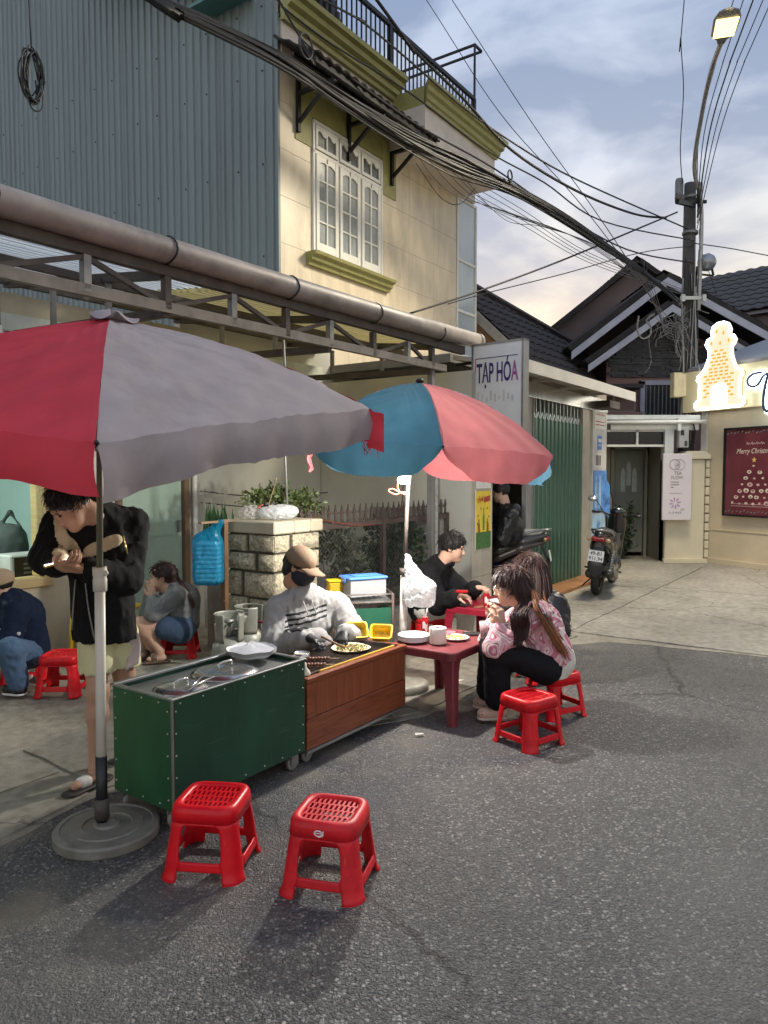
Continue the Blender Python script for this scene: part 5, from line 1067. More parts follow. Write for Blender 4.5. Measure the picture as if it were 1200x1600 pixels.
q.build('blade', leaf_mat('leaf_blade', (.05,.14,.04)), PT)
q = MB()
for i in range(5):
    cx, cy, cz = r_.uniform(-.16,.2), r_.uniform(-.05,.05), 1.38+r_.uniform(-.05,.05)
    for k in range(40): p = Vector((r_.gauss(0,.03), r_.gauss(0,.03), r_.gauss(0,.018))); q.add([p+Vector((cx,cy,cz)), p+Vector((cx+.012,cy,cz+.006)), p+Vector((cx,cy+.012,cz+.008))], [(0,1,2)])
    q.tube([(cx*.4,cy,.99),(cx,cy,cz)], .003, 4)
q.build('flower_head', mat('pale_flower', (.50,.47,.38), .8), PT)
PB = PY(968, 815, 13.9); shrub('potted_bush', 'dark potted bush beside the tea shop door behind the motorbike', Vector((4.45,13.75,0)), Vector((4.45,13.75,.62)), (.22,.2,.5), 900, .09, L2, .018, seed=6)
# ================================================================== cloth, plastic
def cloth(name, col, tl=.13, rough=.8, vs=5, var=.12, bump=.25, dirt=.2):
    m = mat(name, col, rough, var=var, vs=vs, bump=bump, bs=9, dirt=dirt, spec=.2); t = m.node_tree; n = t.nodes; l = t.links.new
    b = n['Principled BSDF']; tr = n.new('ShaderNodeBsdfTranslucent'); src = b.inputs['Base Color'].links[0].from_socket; l(src, tr.inputs[0])
    mx = n.new('ShaderNodeMixShader'); mx.inputs[0].default_value = tl; l(b.outputs[0], mx.inputs[1]); l(tr.outputs[0], mx.inputs[2]); l(mx.outputs[0], n['Material Output'].inputs[0]); return m
C_RED = cloth('parasol_red', (.58,.05,.07)); C_GREY = cloth('parasol_grey', (.35,.30,.305), dirt=.4); C_BLUE = cloth('parasol_blue', (.028,.080,.115)); C_PINK = cloth('parasol_pink', (.32,.095,.10))
def parasol(t, apex, cor, mats, drop, bulge, sag, flap=6, wr=.006, seed=1, tuck=.0):
    n = len(cor); up = Vector((0,0,1)); r = random.Random(seed); cen = sum(cor, Vector((0,0,0)))/n
    for i in range(n):
        c0_, c1_ = cor[i], cor[(i+1) % n]; out_ = ((c0_+c1_)/2 - cen); out_.z = 0; out_.normalize(); ph = r.uniform(0,6)
        def edge(s): return c0_.lerp(c1_, s) - out_*(tuck*math.sin(math.pi*s)) + up*(sag*.4*math.sin(math.pi*s))
        def pan(s, t_):
            e = edge(s); p = apex.lerp(e, t_) + up*(bulge*4*t_*(1-t_)*(.75+.25*t_)) - (up*.75+out_*.4)*(sag*math.sin(math.pi*s)*math.sin(math.pi*min(1,t_*.95)))
            w_ = wr*math.sin(23*s+9*t_+ph)*math.sin(17*t_-6*s+ph*2)*t_ + .6*wr*math.sin(41*s*t_+ph)*math.sin(33*t_+12*s)*t_ + .5*wr*math.sin(70*t_*(1-abs(2*s-1))+ph)*(1-abs(2*s-1))
            return p + (up*.8+out_*.5)*w_
        q = MB(); q.grid(pan, 40, 30); P_ = q.build('canopy_panel', mats[i], t, world=True)
        def val(s, f):
            p = pan(s, 1); k = drop*(1 - abs(2*s-1)**flap) if flap else drop*(.93+.07*math.sin(9*s+ph))
            return p - up*(k*f) + out_*(.012*math.sin(f*3.1) + (.012*math.sin(31*s+ph)+.008*math.sin(13*s*2+ph))*f)
        q = MB(); q.grid(val, 40, 6); q.build('valance', mats[i], P_, world=True)
        MB().tube([apex - up*.03, apex.lerp(c0_,.5)+up*(bulge*.85-.02), c0_-up*.02], .006, 6).build('rib', M_ZINC, t, world=True)
        MB().ell(c0_, .008, 8, 6).build('rib_tip', M_DARK, t, world=True)
# ---- square red and grey parasol
F1 = Vector((-1.235, 3.18, 0))
U1 = thing('market_parasol', 'large square red and grey parasol in the left foreground', 'parasol', F1)
ap = PY(172, 497, 3.18); cN = PY(151, 692, 2.02); cR = PY(578, 640, 3.52); cc_ = Vector((F1.x, F1.y, 1.83)); cL = cc_*2 - cR; cF = cc_*2 - cN; cL.z = 1.84; cF.z = 1.98
parasol(U1, ap, [cN, cR, cF, cL], [C_GREY, C_RED, C_GREY, C_RED], .165, .075, .045, 0, .009, 3, -.02)
px_, py_ = F1.x, F1.y
MB().tube([(px_,py_,1.15),(px_+.01,py_,1.7),(ap.x,ap.y,ap.z-.01)], .014, 10).build('pole', mat('dull_pole', (.20,.19,.13), .5, .3), U1, world=True)
MB().tube([(px_-.01,py_,.33),(px_,py_,1.18)], .022, 14).build('sleeve', mat('white_pvc', (.66,.64,.56), .4, var=.08, dirt=.25), U1, world=True)
MB().lathe([(.022,0),(.029,0),(.030,.05),(.027,.06),(.030,.07),(.030,.105),(.022,.105)], (px_,py_,1.09), 14).build('collar', MATS['white_pvc'], U1, world=True)
MB().tube([(px_-.012,py_,.06),(px_-.01,py_,.36)], .025, 12).build('black_tape', mat('black_tape', (.012,.012,.013), .45, bump=.2), U1, world=True)
MB().ell((px_+.03,py_-.01,1.17), (.012,.012,.012), 8, 5).build('clamp_knob', MATS['white_pvc'], U1, world=True)
q = MB(); q.grid(lambda a, b_: ap + Vector(((.10*b_)*math.cos(a*6.283)*(1+.25*math.sin(a*19)), (.10*b_)*math.sin(a*6.283), .025 - .03*b_ + .018*math.sin(a*25+b_*5))), 40, 4, True, True); q.build('crumpled_top', C_GREY, U1, world=True)
q = MB(); rr = random.Random(2)
for i in range(14):
    p = cR + Vector((rr.uniform(-.06,.03), rr.uniform(-.02,.02), -.165+rr.uniform(-.01,.02))); q.tube([p, p+Vector((rr.uniform(-.015,.015),0,-.03)), p+Vector((rr.uniform(-.03,.03),0,-rr.uniform(.03,.07)))], .0015, 3)
q.build('loose_thread', C_RED, U1, world=True)
q = MB(); q.grid(lambda a, b_: PY(574+26*a, 638+10*a+(62-4*a)*b_+1.2*math.sin(a*5+b_*3), 3.50-.05*a+.015*math.sin(b_*6)), 8, 10); q.build('loose_flap', C_RED, U1, world=True)
PBS = thing('parasol_base', 'round stained concrete parasol base in the left foreground', 'parasol base', (F1.x+.01, F1.y, 0))
MB().lathe([(.0,0),(.218,.0),(.224,.008),(.224,.040),(.218,.050),(.196,.053),(.192,.047),(.156,.049),(.152,.055),(.104,.057),(.100,.051),(.058,.053),(.052,.062),(.034,.066),(.0,.066)], (0,0,0), 80, None, False).build('disc', mat('wet_concrete', (.19,.18,.15), .42, var=.3, vs=9, bump=.25, bs=40, dirt=.5), PBS)
MB().tube([(-.022,0,.08),(-.022,0,.17)], .032, 12).build('socket', M_RUST, PBS)
# ---- blue and pink parasol
F2 = Vector((.13, 5.36, 0)); U2 = thing('market_parasol', 'smaller blue and pink parasol over the diners', 'parasol', F2)
ap2 = PY(656, 598, 5.30); c2 = Vector((.285, 5.30, 1.765)); cor = []
for k in range(6):
    a = R(-86 + 60*k); x, y = .93*math.cos(a), .93*math.sin(a); cor.append(c2 + Vector((x, y, -.055*x/.93*1.0)))
parasol(U2, ap2, cor, [C_PINK, C_BLUE, C_PINK, C_BLUE, C_PINK, C_BLUE], .21, .115, .03, 3.6, .005, 5, -.01)
MB().tube([(F2.x,F2.y,0),(F2.x+.02,F2.y,.9)], .028, 12).build('sleeve', mat('chipped_pole', (.45,.42,.38), .6, var=.4, vs=25, bump=.2), U2, world=True)
MB().tube([(F2.x+.02,F2.y,.88),(F2.x+.045,F2.y,1.5),(ap2.x,ap2.y,ap2.z)], .016, 10).build('pole', M_RUST, U2, world=True)
MB().lathe([(.03,0),(.036,.0),(.036,.05),(.03,.05)], (F2.x+.02,F2.y,.86), 12).build('collar', M_RUST, U2, world=True); MB().ell(ap2+Vector((0,0,.012)), (.03,.03,.02), 10, 6).build('top_cap', M_DARK, U2, world=True)
MB().lathe([(0,0),(.19,0),(.2,.02),(.2,.06),(.17,.08),(0,.08)], (F2.x,F2.y,0), 28).build('base', MATS['wet_concrete'], U2, world=True)
t = cor[2]; MB().grid(lambda a, b_: t + Vector((.02+.03*a, -.02*a, -.02-.14*b_+.01*math.sin(b_*9))), 3, 6).build('strap', C_BLUE, U2, world=True)
# ---- work lamp on it
LP = PY(631, 747, 5.22); LD = thing('work_lamp', 'lit bare white work lamp under the blue and pink parasol', 'lamp', LP)
MB().ell((0,0,-.012), (.046,.04,.034), 14, 9).build('bulb', emit('led_bulb', (1,.98,.93), 14), LD); MB().lathe([(.03,.015),(.028,.04),(.012,.05),(.012,.09),(0,.09)], (0,0,0), 12).build('socket', M_WHITE, LD)
MB().tube(crm([(.0,0,.08),(-.03,0,.02),(-.045,0,-.06),(-.03,0,-.10),(-.06,0,-.115),(-.11,0,-.09),(-.08,0,-.075),(-.02,0,-.105),(.03,0,-.12),(.03,0,-.10),(-.02,0,-.10)],5), .0045, 5).build('cord', mat('orange_cord', (.22,.035,.012), .7), LD)
le = bpy.data.lights.new('work_lamp_light','POINT'); le.energy = LED_W; le.color = (1,.97,.90); le.shadow_soft_size = .04; lo2 = bpy.data.objects.new('work_lamp_light', le); COL.objects.link(lo2); lo2.location = LP + Vector((.05,-.20,-.03))
cable([UV(4.7,3.98,1.24), UV(5.0,4.12,1.19), UV(5.6,4.14,1.11), UV(6.2,4.14,1.16), LP+Vector((0,.05,.05))], .005, 'pink cord strung along the iron fence rail', None, MATS['orange_cord'], 5)
# ================================================================== stools
def se(hw, a, n=5.0): c, s_ = math.cos(a), math.sin(a); r = hw*(abs(c)**n+abs(s_)**n)**(-1/n); return r*c, r*s_
def make_stool(name, m, H=.285, S=1.2):
    t = thing(name, 'stool', 'stool'); N = 64
    def ring(hw, z): return [(*se(hw*S, 2*math.pi*k/N), z) for k in range(N)]
    q = MB(); lv = [(.083,H-.010),(.086,H-.003),(.096,H),(.104,H-.003),(.109,H-.011),(.111,H-.022),(.114,H-.058)]
    V_ = sum([ring(*x) for x in lv], []); q.add(V_, [(i*N+k,i*N+(k+1) % N,(i+1)*N+(k+1) % N,(i+1)*N+k) for i in range(len(lv)-1) for k in range(N)], True)
    W = q.build('seat_rim', m, t); md = W.modifiers.new('thick','SOLIDIFY'); md.thickness = .004
    s = MB(); a_ = .080*S; rows = 4; rh = 2*a_/rows
    for i in range(rows+1): s.box(-a_-.006, a_+.006, -a_+i*rh-.0050, -a_+i*rh+.0050, H-.014, H-.006)
    for i in range(rows):
        off = (i % 2)*.008
        for k in range(10): x = -a_ + k*2*a_/9.4 + off; s.box(x-.0048, x+.0048, -a_+i*rh+.0050, -a_+(i+1)*rh-.0050, H-.0138, H-.0062)
    s.build('seat', m, t)
    zl = [H-.058, H-.075, H-.105, .10, .078, .045, .012, 0]; hw = lambda z: S*(.114 + (.140-.114)*(1-(z/(H-.058)))**1.0 + (.006 if z < .006 else 0))
    legw = lambda z: .42 if z > H-.065 else (.30 if z > H-.08 else (.26 if z > .09 else (.30 if z > .07 else .26)))
    for c_ in range(4):
        q = MB(); ca = math.pi/4 + c_*math.pi/2; n = 10; V_ = []
        for z in zl:
            for k in range(n+1): V_.append((*se(hw(z), ca+(2*k/n-1)*legw(z)), z))
        q.add(V_, [(i*(n+1)+k, (i+1)*(n+1)+k, (i+1)*(n+1)+k+1, i*(n+1)+k+1) for i in range(len(zl)-1) for k in range(n)], True); L_ = q.build('leg', m, t); md = L_.modifiers.new('thick','SOLIDIFY'); md.thickness = .010
        q = MB(); fc = c_*math.pi/2; hwid = math.pi/4-.25; V_ = []
        for z in (.078,.070,.050,.044):
            for k in range(9): V_.append((*se(hw(z)-.001, fc+(2*k/8-1)*hwid), z))
        q.add(V_, [(i*9+k,(i+1)*9+k,(i+1)*9+k+1,i*9+k+1) for i in range(3) for k in range(8)], True); L_ = q.build('stretcher', m, t); md = L_.modifiers.new('thick','SOLIDIFY'); md.thickness = .009
        q = MB(); V_ = []                                   # apron bridging the legs under the rim
        for z in (H-.056,H-.064,H-.070):
            for k in range(9): V_.append((*se(hw(z)-.001, fc+(2*k/8-1)*(math.pi/4-.33)), z + (.004*(1-abs(2*k/8-1)) if z < H-.067 else 0)))
        q.add(V_, [(i*9+k,(i+1)*9+k,(i+1)*9+k+1,i*9+k+1) for i in range(2) for k in range(8)], True); L_ = q.build('apron', m, t); md = L_.modifiers.new('thick','SOLIDIFY'); md.thickness = .006
    return t
M_RP = mat('red_plastic', (.68,.006,.014), .35, var=.12, vs=7, bump=.02, bs=120, spec=.32, scratch=.25)
RPV = [M_RP, mat('red_plastic_faded', (.62,.014,.022), .45, var=.22, vs=10, bump=.04, bs=90, dirt=.35, spec=.3, scratch=.4), mat('red_plastic_scuffed', (.58,.006,.012), .42, var=.25, vs=14, bump=.03, bs=140, dirt=.45, spec=.32, scratch=.5)]
ST = make_stool('plastic_stool', M_RP); GS = 'red plastic stools'
SEATS = {'pink': PZ(866,1113), 'grey': PZ(281,1024), 'navy': PZ(40,1062), 'guy': UV(5.78,3.52), 'long': Vector((1.22,5.62,0)), 'vendor': UV(3.80,3.45)}
spots = [((-.705,2.955,0), R(-7), 'red plastic stool in front of the green cart, left one of the two foreground stools'), ((-.21,2.83,0), R(-14), 'red plastic stool with a round logo, nearest to the camera'),
         ((.865,4.33,.0), R(37), 'empty red plastic stool in front of the seated woman in pink'), ((SEATS['pink'].x,SEATS['pink'].y,0), R(30), 'red plastic stool under the woman in the pink sweater'),
         ((SEATS['grey'].x,SEATS['grey'].y,.005), R(4), 'red plastic stool under the woman in the grey sweater'), ((-2.33,5.28,.016), R(2), 'empty red plastic stool at the left edge of the courtyard'),
         ((SEATS['navy'].x,SEATS['navy'].y,.016), R(20), 'red plastic stool under the person in navy at the left edge'), ((SEATS['guy'].x,SEATS['guy'].y,.016), R(12), 'red plastic stool under the man in the black jacket'),
         ((SEATS['long'].x,SEATS['long'].y,.016), R(10), 'red plastic stool under the long haired woman in black'), ((SEATS['vendor'].x,SEATS['vendor'].y,.016), R(55), 'red plastic stool under the masked vendor')]
STO = []
for i, (p, a, lab) in enumerate(spots):
    o = ST if i == 0 else copy_tree(ST); place(o, p, a); tag(o, lab, 'stool', GS); STO.append(o)
    for c_ in o.children: c_.material_slots[0].link = 'OBJECT'; c_.material_slots[0].material = RPV[i % 3]
    WM[o.name] = Matrix.Translation(Vector(p)) @ Matrix.Rotation(a,4,'Z')
# the small round logo on the nearest stool
q = MB(); q.tube([(.016*math.cos(R(k))-.004, -.1385, .250+.010*math.sin(R(k))) for k in range(30,361,30)], .0026, 5).tube([(.015,-.1385,.260),(.015,-.1388,.242),(.0,-.1392,.237),(-.012,-.1390,.241)], .0026, 5).tube([(-.018,-.1385,.250),(.010,-.1385,.251)], .0022, 5); q.build('logo', mat('logo_white', (.75,.72,.70), .4), STO[1])
# ================================================================== plastic tables
def make_table(name, label, m, near, L_=.66, W_=.50, H=.47, group='plastic tables'):
    t = thing(name, label, 'table', near, SA, group); q = MB()
    def rr(hx, hy, z, r=.05): return [(L_/2 + (hx-r)*sx_ + r*math.cos(R(a)), W_/2 + (hy-r)*sy_ + r*math.sin(R(a)), z) for (sx_, sy_, a0) in ((1,1,0),(-1,1,90),(-1,-1,180),(1,-1,270)) for a in (a0, a0+22, a0+45, a0+68, a0+90)]
    lv = [(L_/2-.02,W_/2-.02,H-.006),(L_/2-.012,W_/2-.012,H),(L_/2-.004,W_/2-.004,H-.002),(L_/2,W_/2,H-.010),(L_/2,W_/2,H-.055),(L_/2-.006,W_/2-.006,H-.055),(L_/2-.006,W_/2-.006,H-.012)]
    V_ = sum([rr(*x) for x in lv], []); n = 20; q.add(V_, [(i*n+k,i*n+(k+1) % n,(i+1)*n+(k+1) % n,(i+1)*n+k) for i in range(len(lv)-1) for k in range(n)], False); q.add(rr(*lv[0]), [tuple(range(n))]); q.build('table_top', m, t)
    for sx_ in (0,1):
        for sy_ in (0,1):
            q = MB(); x = .008 if sx_ == 0 else L_-.008; y = .008 if sy_ == 0 else W_-.008; dx = 1 if sx_ == 0 else -1; dy = 1 if sy_ == 0 else -1; V_ = []
            for z, w_, o in ((H-.05,.11,0),(H-.08,.085,0),(H-.14,.072,-.002),(.02,.05,-.014),(0,.05,-.016)):
                for (a, b_) in ((0,w_),(0,.012),(.004,.004),(.012,0),(w_,0),(w_,.012),(.014,.014),(.012,w_)): V_.append((x+dx*(a+o), y+dy*(b_+o), z))
            fs = [(i*8+k,i*8+(k+1) % 8,(i+1)*8+(k+1) % 8,(i+1)*8+k) for i in range(4) for k in range(8)] + [tuple(range(32,40))]; q.add(V_, fs); q.build('leg', m, t)
    return t
M_MAR = mat('maroon_plastic', (.175,.030,.036), .42, var=.3, vs=9, bump=.03, dirt=.5, stretch=(1,1,.4), scratch=.6); M_MAR2 = mat('crimson_plastic', (.26,.012,.03), .35, var=.15, vs=8)
T1 = UV(3.99, 2.24, .002); T2 = UV(5.37, 2.62, .016)
make_table('plastic_table', 'scuffed maroon plastic table with plates and paper roll', M_MAR, T1); make_table('plastic_table', 'crimson plastic table with drink cans between the diners', M_MAR2, T2)
def onT(T, u_, v_, dz=0): return T + UX*u_ + VX*v_ + Vector((0,0,.47+dz))
# ================================================================== carts
def castor(t, x, y, z, name='castor'):
    q = MB(); q.lathe([(.0,-.012),(.034,-.012),(.04,-.008),(.04,.008),(.034,.012),(0,.012)], (x,y+.0,.04-z), 18, Matrix.Rotation(R(90),3,'X')); w_ = q.build('castor', mat('castor_wheel', (.22,.21,.19), .5), t)
    MB().box(x-.028,x+.028,y-.022,y-.016,.035-z,.098-z).box(x-.028,x+.028,y+.016,y+.022,.035-z,.098-z).box(x-.03,x+.03,y-.022,y+.022,.092-z,.100-z).build('fork', M_ZINC, w_)
M_GRN = mat('green_sheet', (.010,.058,.030), .36, .1, var=.3, vs=3.5, bump=.12, bs=5, dirt=.5, stretch=(1,1,.4), scratch=.55); M_ALU = mat('tray_steel', (.33,.34,.33), .35, .7, var=.18, vs=5, dirt=.4)
GC = thing('green_cart', 'dark green riveted sheet metal food cart on castors', 'cart', UV(2.085, 2.585), SA); Lg, Wg, Z0, Z1 = .885, .425, .10, .60
MB().box(0,Lg,0,.006,Z0,Z1).build('front_panel', M_GRN, GC); MB().box(0,.006,.006,Wg,Z0,Z1).build('side_panel', mat('green_sheet_lit', (.020,.095,.036), .4, .1, var=.35, vs=3.5, bump=.06, bs=5, dirt=.5, stretch=(1,1,.4)), GC)  # left side panel: same green sheet, the brighter light put into its colour
MB().box(Lg-.006,Lg,.006,Wg,Z0,Z1).build('side_panel', M_GRN, GC); MB().box(.006,Lg-.006,Wg-.006,Wg,Z0,Z1).build('back_panel', M_GRN, GC); MB().box(.01,Lg-.01,.01,Wg-.01,Z0,Z0+.01).build('floor', M_ALU, GC)
q = MB(); q.cbox(-.008,Lg+.008,-.008,.016,Z1,Z1+.010,.003).cbox(-.008,Lg+.008,Wg-.022,Wg+.008,Z1,Z1+.014,.003).cbox(-.008,.02,.016,Wg-.022,Z1,Z1+.010,.003).cbox(Lg-.02,Lg+.008,.016,Wg-.022,Z1,Z1+.010,.003).build('top_rim', M_ALU, GC)
MB().box(.007,Lg-.007,.007,Wg-.007,Z1-.025,Z1-.02).build('tray', M_ALU, GC)
MB().box(-.004,.0,-.004,.005,Z0,Z1).box(0,.005,-.004,0,Z0,Z1).build('corner_angle', mat('worn_angle', (.22,.21,.17), .5, .4), GC)
rv = MB().ell((0,0,0), .0048, 8, 5).mesh('rivet'); rv.materials.append(mat('rivet_steel', (.6,.58,.52), .3, .8))
for i in range(7):
    for z in (Z0+.02, Z1-.02): o = put('rivet', rv, None, GC); o.location = (.045+i*.132, -.001, z)
for i in range(5):
    z = Z0+.05+i*.10
    for p in ((.018,-.003,z),(Lg-.018,-.001,z),(-.005,.026,z),(-.001,Wg-.018,z)): o = put('rivet', rv, None, GC); o.location = p
for i in range(3):
    for z in (Z0+.02, Z1-.02): o = put('rivet', rv, None, GC); o.location = (-.001, .09+i*.12, z)
for x, y in ((.05,.05),(Lg-.05,.05),(.05,Wg-.05),(Lg-.05,Wg-.05)): castor(GC, x, y, 0)
# things on the green cart
def disc(name, label, p, prof, m, cat, rz=0, tilt=None, n=36):
    q = MB(); M_ = Matrix.Rotation(tilt[1],3,tilt[0]) if tilt else None; q.lathe(prof, (0,0,0), n, M_); return tag(q.build(name, m, loc=p, rz=rz), label, cat)
CW = WM[GC.name]; onG = lambda x, y, z: CW @ Vector((x, y, z))
LD_ = thing('pot_cover', 'round brushed steel pot lid lying on the green cart', 'lid', onG(.50,.20,.581), SA); MB().lathe([(.168,.0),(.170,.006),(.155,.010),(.15,.018),(.11,.026),(.105,.023),(.05,.030),(.0,.032)], (0,0,0), 44).build('cover', mat('spun_steel', (.55,.55,.54), .25, .9, var=.15, vs=20), LD_)
MB().tube(crm([(-.045,0,.036),(-.045,0,.056),(0,0,.062),(.045,0,.056),(.045,0,.036)],4), .006, 6).build('handle', M_STEEL, LD_)
FP = thing('pot_cover', 'smaller shiny steel lid at the near end of the green cart', 'lid', onG(.19,.17,.581), SA); rf = random.Random(9)
MB().lathe([(.128,.0),(.130,.005),(.118,.008),(.11,.016),(.06,.022),(.0,.024)], (0,0,0), 40).build('cover', MATS['spun_steel'], FP); MB().tube(crm([(-.04,0,.022),(-.04,0,.040),(0,0,.046),(.04,0,.040),(.04,0,.022)],4), .006, 6).build('handle', M_STEEL, FP)
TG = thing('steel_tongs', 'pair of steel tongs lying across the smaller lid', 'tongs', onG(.24,.10,.61), SA+R(25)); MB().tube([(-.12,.0,.0),(0,.012,.004),(.11,.03,.0)], .005, 6).build('arm', M_STEEL, TG); MB().tube([(-.12,-.002,.0),(0,-.012,.004),(.11,-.03,.0)], .005, 6).build('arm', M_STEEL, TG)
FO = thing('foam_plates', 'stack of white foam plates on the corner of the green cart', 'plates', onG(.76,.27,.612), SA)
for k in range(4): q = MB(); q.grid(lambda a, b_: ((.03+.105*b_)*math.cos(a*6.283)*(1+.02*math.sin(a*25)), (.03+.105*b_)*math.sin(a*6.283), .006*k + .022*max(0,b_-.7)/.3 + .003*math.sin(a*40)*b_), 48, 6, True, True); q.add([(.03*math.cos(a*.2618),.03*math.sin(a*.2618),.006*k) for a in range(24)], [tuple(range(24))]); q.build('plate', mat('white_foam', (.74,.74,.74), .6, var=.03), FO)
q = MB(); q.grid(lambda a, b_: ((.02+.10*b_)*math.cos(a*6.283), (.02+.10*b_)*math.sin(a*6.283), .062 - .040*b_ + .008*math.sin(a*13+b_*3) + .008*math.sin(a*7)), 36, 8, True, True); q.build('plastic_film', thin('clear_film', (.85,.87,.88), .2, .6, .4), FO)
# ---- wooden grill cart
def wood(name, c1, c2, ax):
    m, n, l, b = node_mat(name); t = n.new('ShaderNodeTexCoord'); mp = n.new('ShaderNodeMapping'); mp.inputs['Scale'].default_value = ax; l(t.outputs['Object'], mp.inputs[0])
    a = n.new('ShaderNodeTexNoise'); a.inputs['Scale'].default_value = 3; a.inputs['Detail'].default_value = 8; a.inputs['Distortion'].default_value = 1.4; l(mp.outputs[0], a.inputs[0])
    r = n.new('ShaderNodeValToRGB'); r.color_ramp.elements[0].position = .33; r.color_ramp.elements[0].color = (*c1,1); r.color_ramp.elements[1].position = .66; r.color_ramp.elements[1].color = (*c2,1); l(a.outputs[0], r.inputs[0]); l(r.outputs[0], b.inputs['Base Color']); b.inputs['Roughness'].default_value = .38
    bp = n.new('ShaderNodeBump'); bp.inputs['Strength'].default_value = .15; bp.inputs['Distance'].default_value = .004; l(a.outputs[0], bp.inputs['Height']); l(bp.outputs[0], b.inputs['Normal']); return m
W_H = wood('red_wood_flat', (.165,.042,.016), (.285,.082,.032), (1.2,8,14)); W_V = wood('red_wood_upright', (.175,.046,.018), (.30,.088,.034), (22,8,1.0))
BC = thing('grill_cart', 'brown wooden charcoal grill cart on castors beside the green cart', 'cart', UV(3.005, 2.60), SA); Lb, Wb = .985, .43
MB().cbox(.0,Lb,0,.02,.085,.255,.003).build('lower_panel', W_H, BC); MB().cbox(.07,Lb-.002,.004,.022,.258,.452,.003).build('upper_panel', W_V, BC); MB().cbox(.0,.066,-.004,.022,.258,.452,.003).build('corner_board', W_H, BC); MB().cbox(-.004,Lb+.004,-.008,.03,.455,.485,.004).build('top_rail', W_H, BC)
for x in (0, Lb-.02): MB().cbox(x,x+.02,.024,Wb,.085,.483,.003).build('side_board', W_V, BC)
MB().cbox(.02,Lb-.02,Wb-.02,Wb,.085,.483,.003).build('back_board', W_H, BC)
MB().box(-.004,Lb+.004,-.006,Wb,.066,.083).build('base_frame', M_ALU, BC); MB().box(.02,Lb-.02,.02,Wb-.02,.40,.41).build('coal_tray', mat('soot', (.012,.011,.010), .8, bump=.4), BC)
for x, y in ((.05,.05),(Lb-.05,.05),(.05,Wb-.05),(Lb-.05,Wb-.05)): castor(BC, x, y, .0)
GRL = thing('grill_grate', 'blackened steel grill grate on the wooden cart', 'grate', (WM[BC.name] @ Vector((0,0,0))).xy.to_3d() + Vector((0,0,.47)), SA)
M_GR = mat('grate_steel', (.22,.17,.15), .35, .85, var=.3, vs=10); MB().box(.03,.93,.045,.055,.005,.018).box(.03,.93,.395,.405,.005,.018).box(.03,.045,.055,.395,.006,.018).box(.915,.93,.055,.395,.006,.018).build('grate_frame', M_GR, GRL)
gb = MB().bar((0,.055,.013),(0,.395,.013),.006,.006).mesh('grate_bar'); gb2 = MB().bar((.045,0,.0075),(.915,0,.0075),.005,.004).mesh('grate_bar')
for i in range(36): o = put('grate_bar', gb, M_GR, GRL); o.location.x = .06 + i*.024
for i in range(6): o = put('grate_bar', gb2, M_GR, GRL); o.location.y = .09 + i*.052
MB().cbox(.15,.90,.030,.044,.010,.024,.003).build('yellow_strip', mat('yellow_strip', (.55,.33,.03), .45, var=.15), GRL)
cw2 = WM[BC.name]; onB = lambda x, y, z: cw2 @ Vector((x, y, z)); GZ = .487
# food
rf = random.Random(3)
M_MEAT = mat('grilled_meat', (.22,.085,.04), .5, var=.5, vs=60, bump=.5)
for lab, x, y in (('grilled meat skewer nearest to the grill edge','.21','.12'),('second grilled meat skewer beside the sauce pot','.33','.19')):
    x, y = float(x), float(y); t = thing('meat_skewer', lab, 'skewer', onB(x,y,GZ), SA+R(-50), 'skewers on the grill'); q = MB()
    for k in range(7): q.ell((-.055+k*.018,rf.uniform(-.002,.002),.014), (.013,.014,.011), 9, 6)
    q.build('meat', M_MEAT, t); MB().tube([(-.09,0,.013),(.12,0,.012)], .0022, 5).build('stick', mat('bamboo', (.45,.32,.16), .6), t)
PK = thing('rice_pancake', 'round grilled rice paper with green and yellow topping on the grill', 'food', onB(.66,.20,GZ), SA); q = MB(); q.grid(lambda a, b_: (.125*b_*math.cos(a*6.283), .125*b_*math.sin(a*6.283), .004+.003*math.sin(a*11)*b_+.012*max(0,b_-.85)/.15), 36, 6, True, True); q.build('rice_paper', mat('rice_paper', (.62,.55,.38), .6, var=.2, vs=30), PK)
for nm, c, k, z in (('herb_topping',(.10,.17,.03),70,.012),('egg_topping',(.62,.42,.06),60,.010),('meat_topping',(.30,.14,.05),25,.012)):
    q = MB()
    for _ in range(k):
        a = rf.uniform(0,6.28); d = .10*math.sqrt(rf.random()); q.ell((d*math.cos(a),d*math.sin(a),z+rf.uniform(0,.006)), (rf.uniform(.004,.011),rf.uniform(.004,.009),.004), 6, 4, Matrix.Rotation(rf.uniform(0,3),3,'Z'))
    q.build(nm, mat(nm, c, .6, var=.3, vs=40), PK)['kind'] = 'stuff'
t = thing('sauce_pot', 'small steel sauce pot with a side handle on the grill', 'pot', onB(.30,.30,GZ), SA); MB().lathe([(0,.0),(.042,0),(.046,.01),(.048,.04),(.044,.04),(.042,.012),(0,.010)], (0,0,0), 22).build('bowl', M_STEEL, t); MB().tube([(-.047,0,.03),(-.075,0,.032),(-.085,.012,.032)], .006, 6).build('handle', M_STEEL, t); MB().lathe([(0,.03),(.043,.03)], (0,0,0), 18).build('sauce', mat('pale_sauce', (.55,.50,.40), .3), t)
M_YB = mat('yellow_plastic', (.78,.49,.012), .4, var=.1, vs=14)
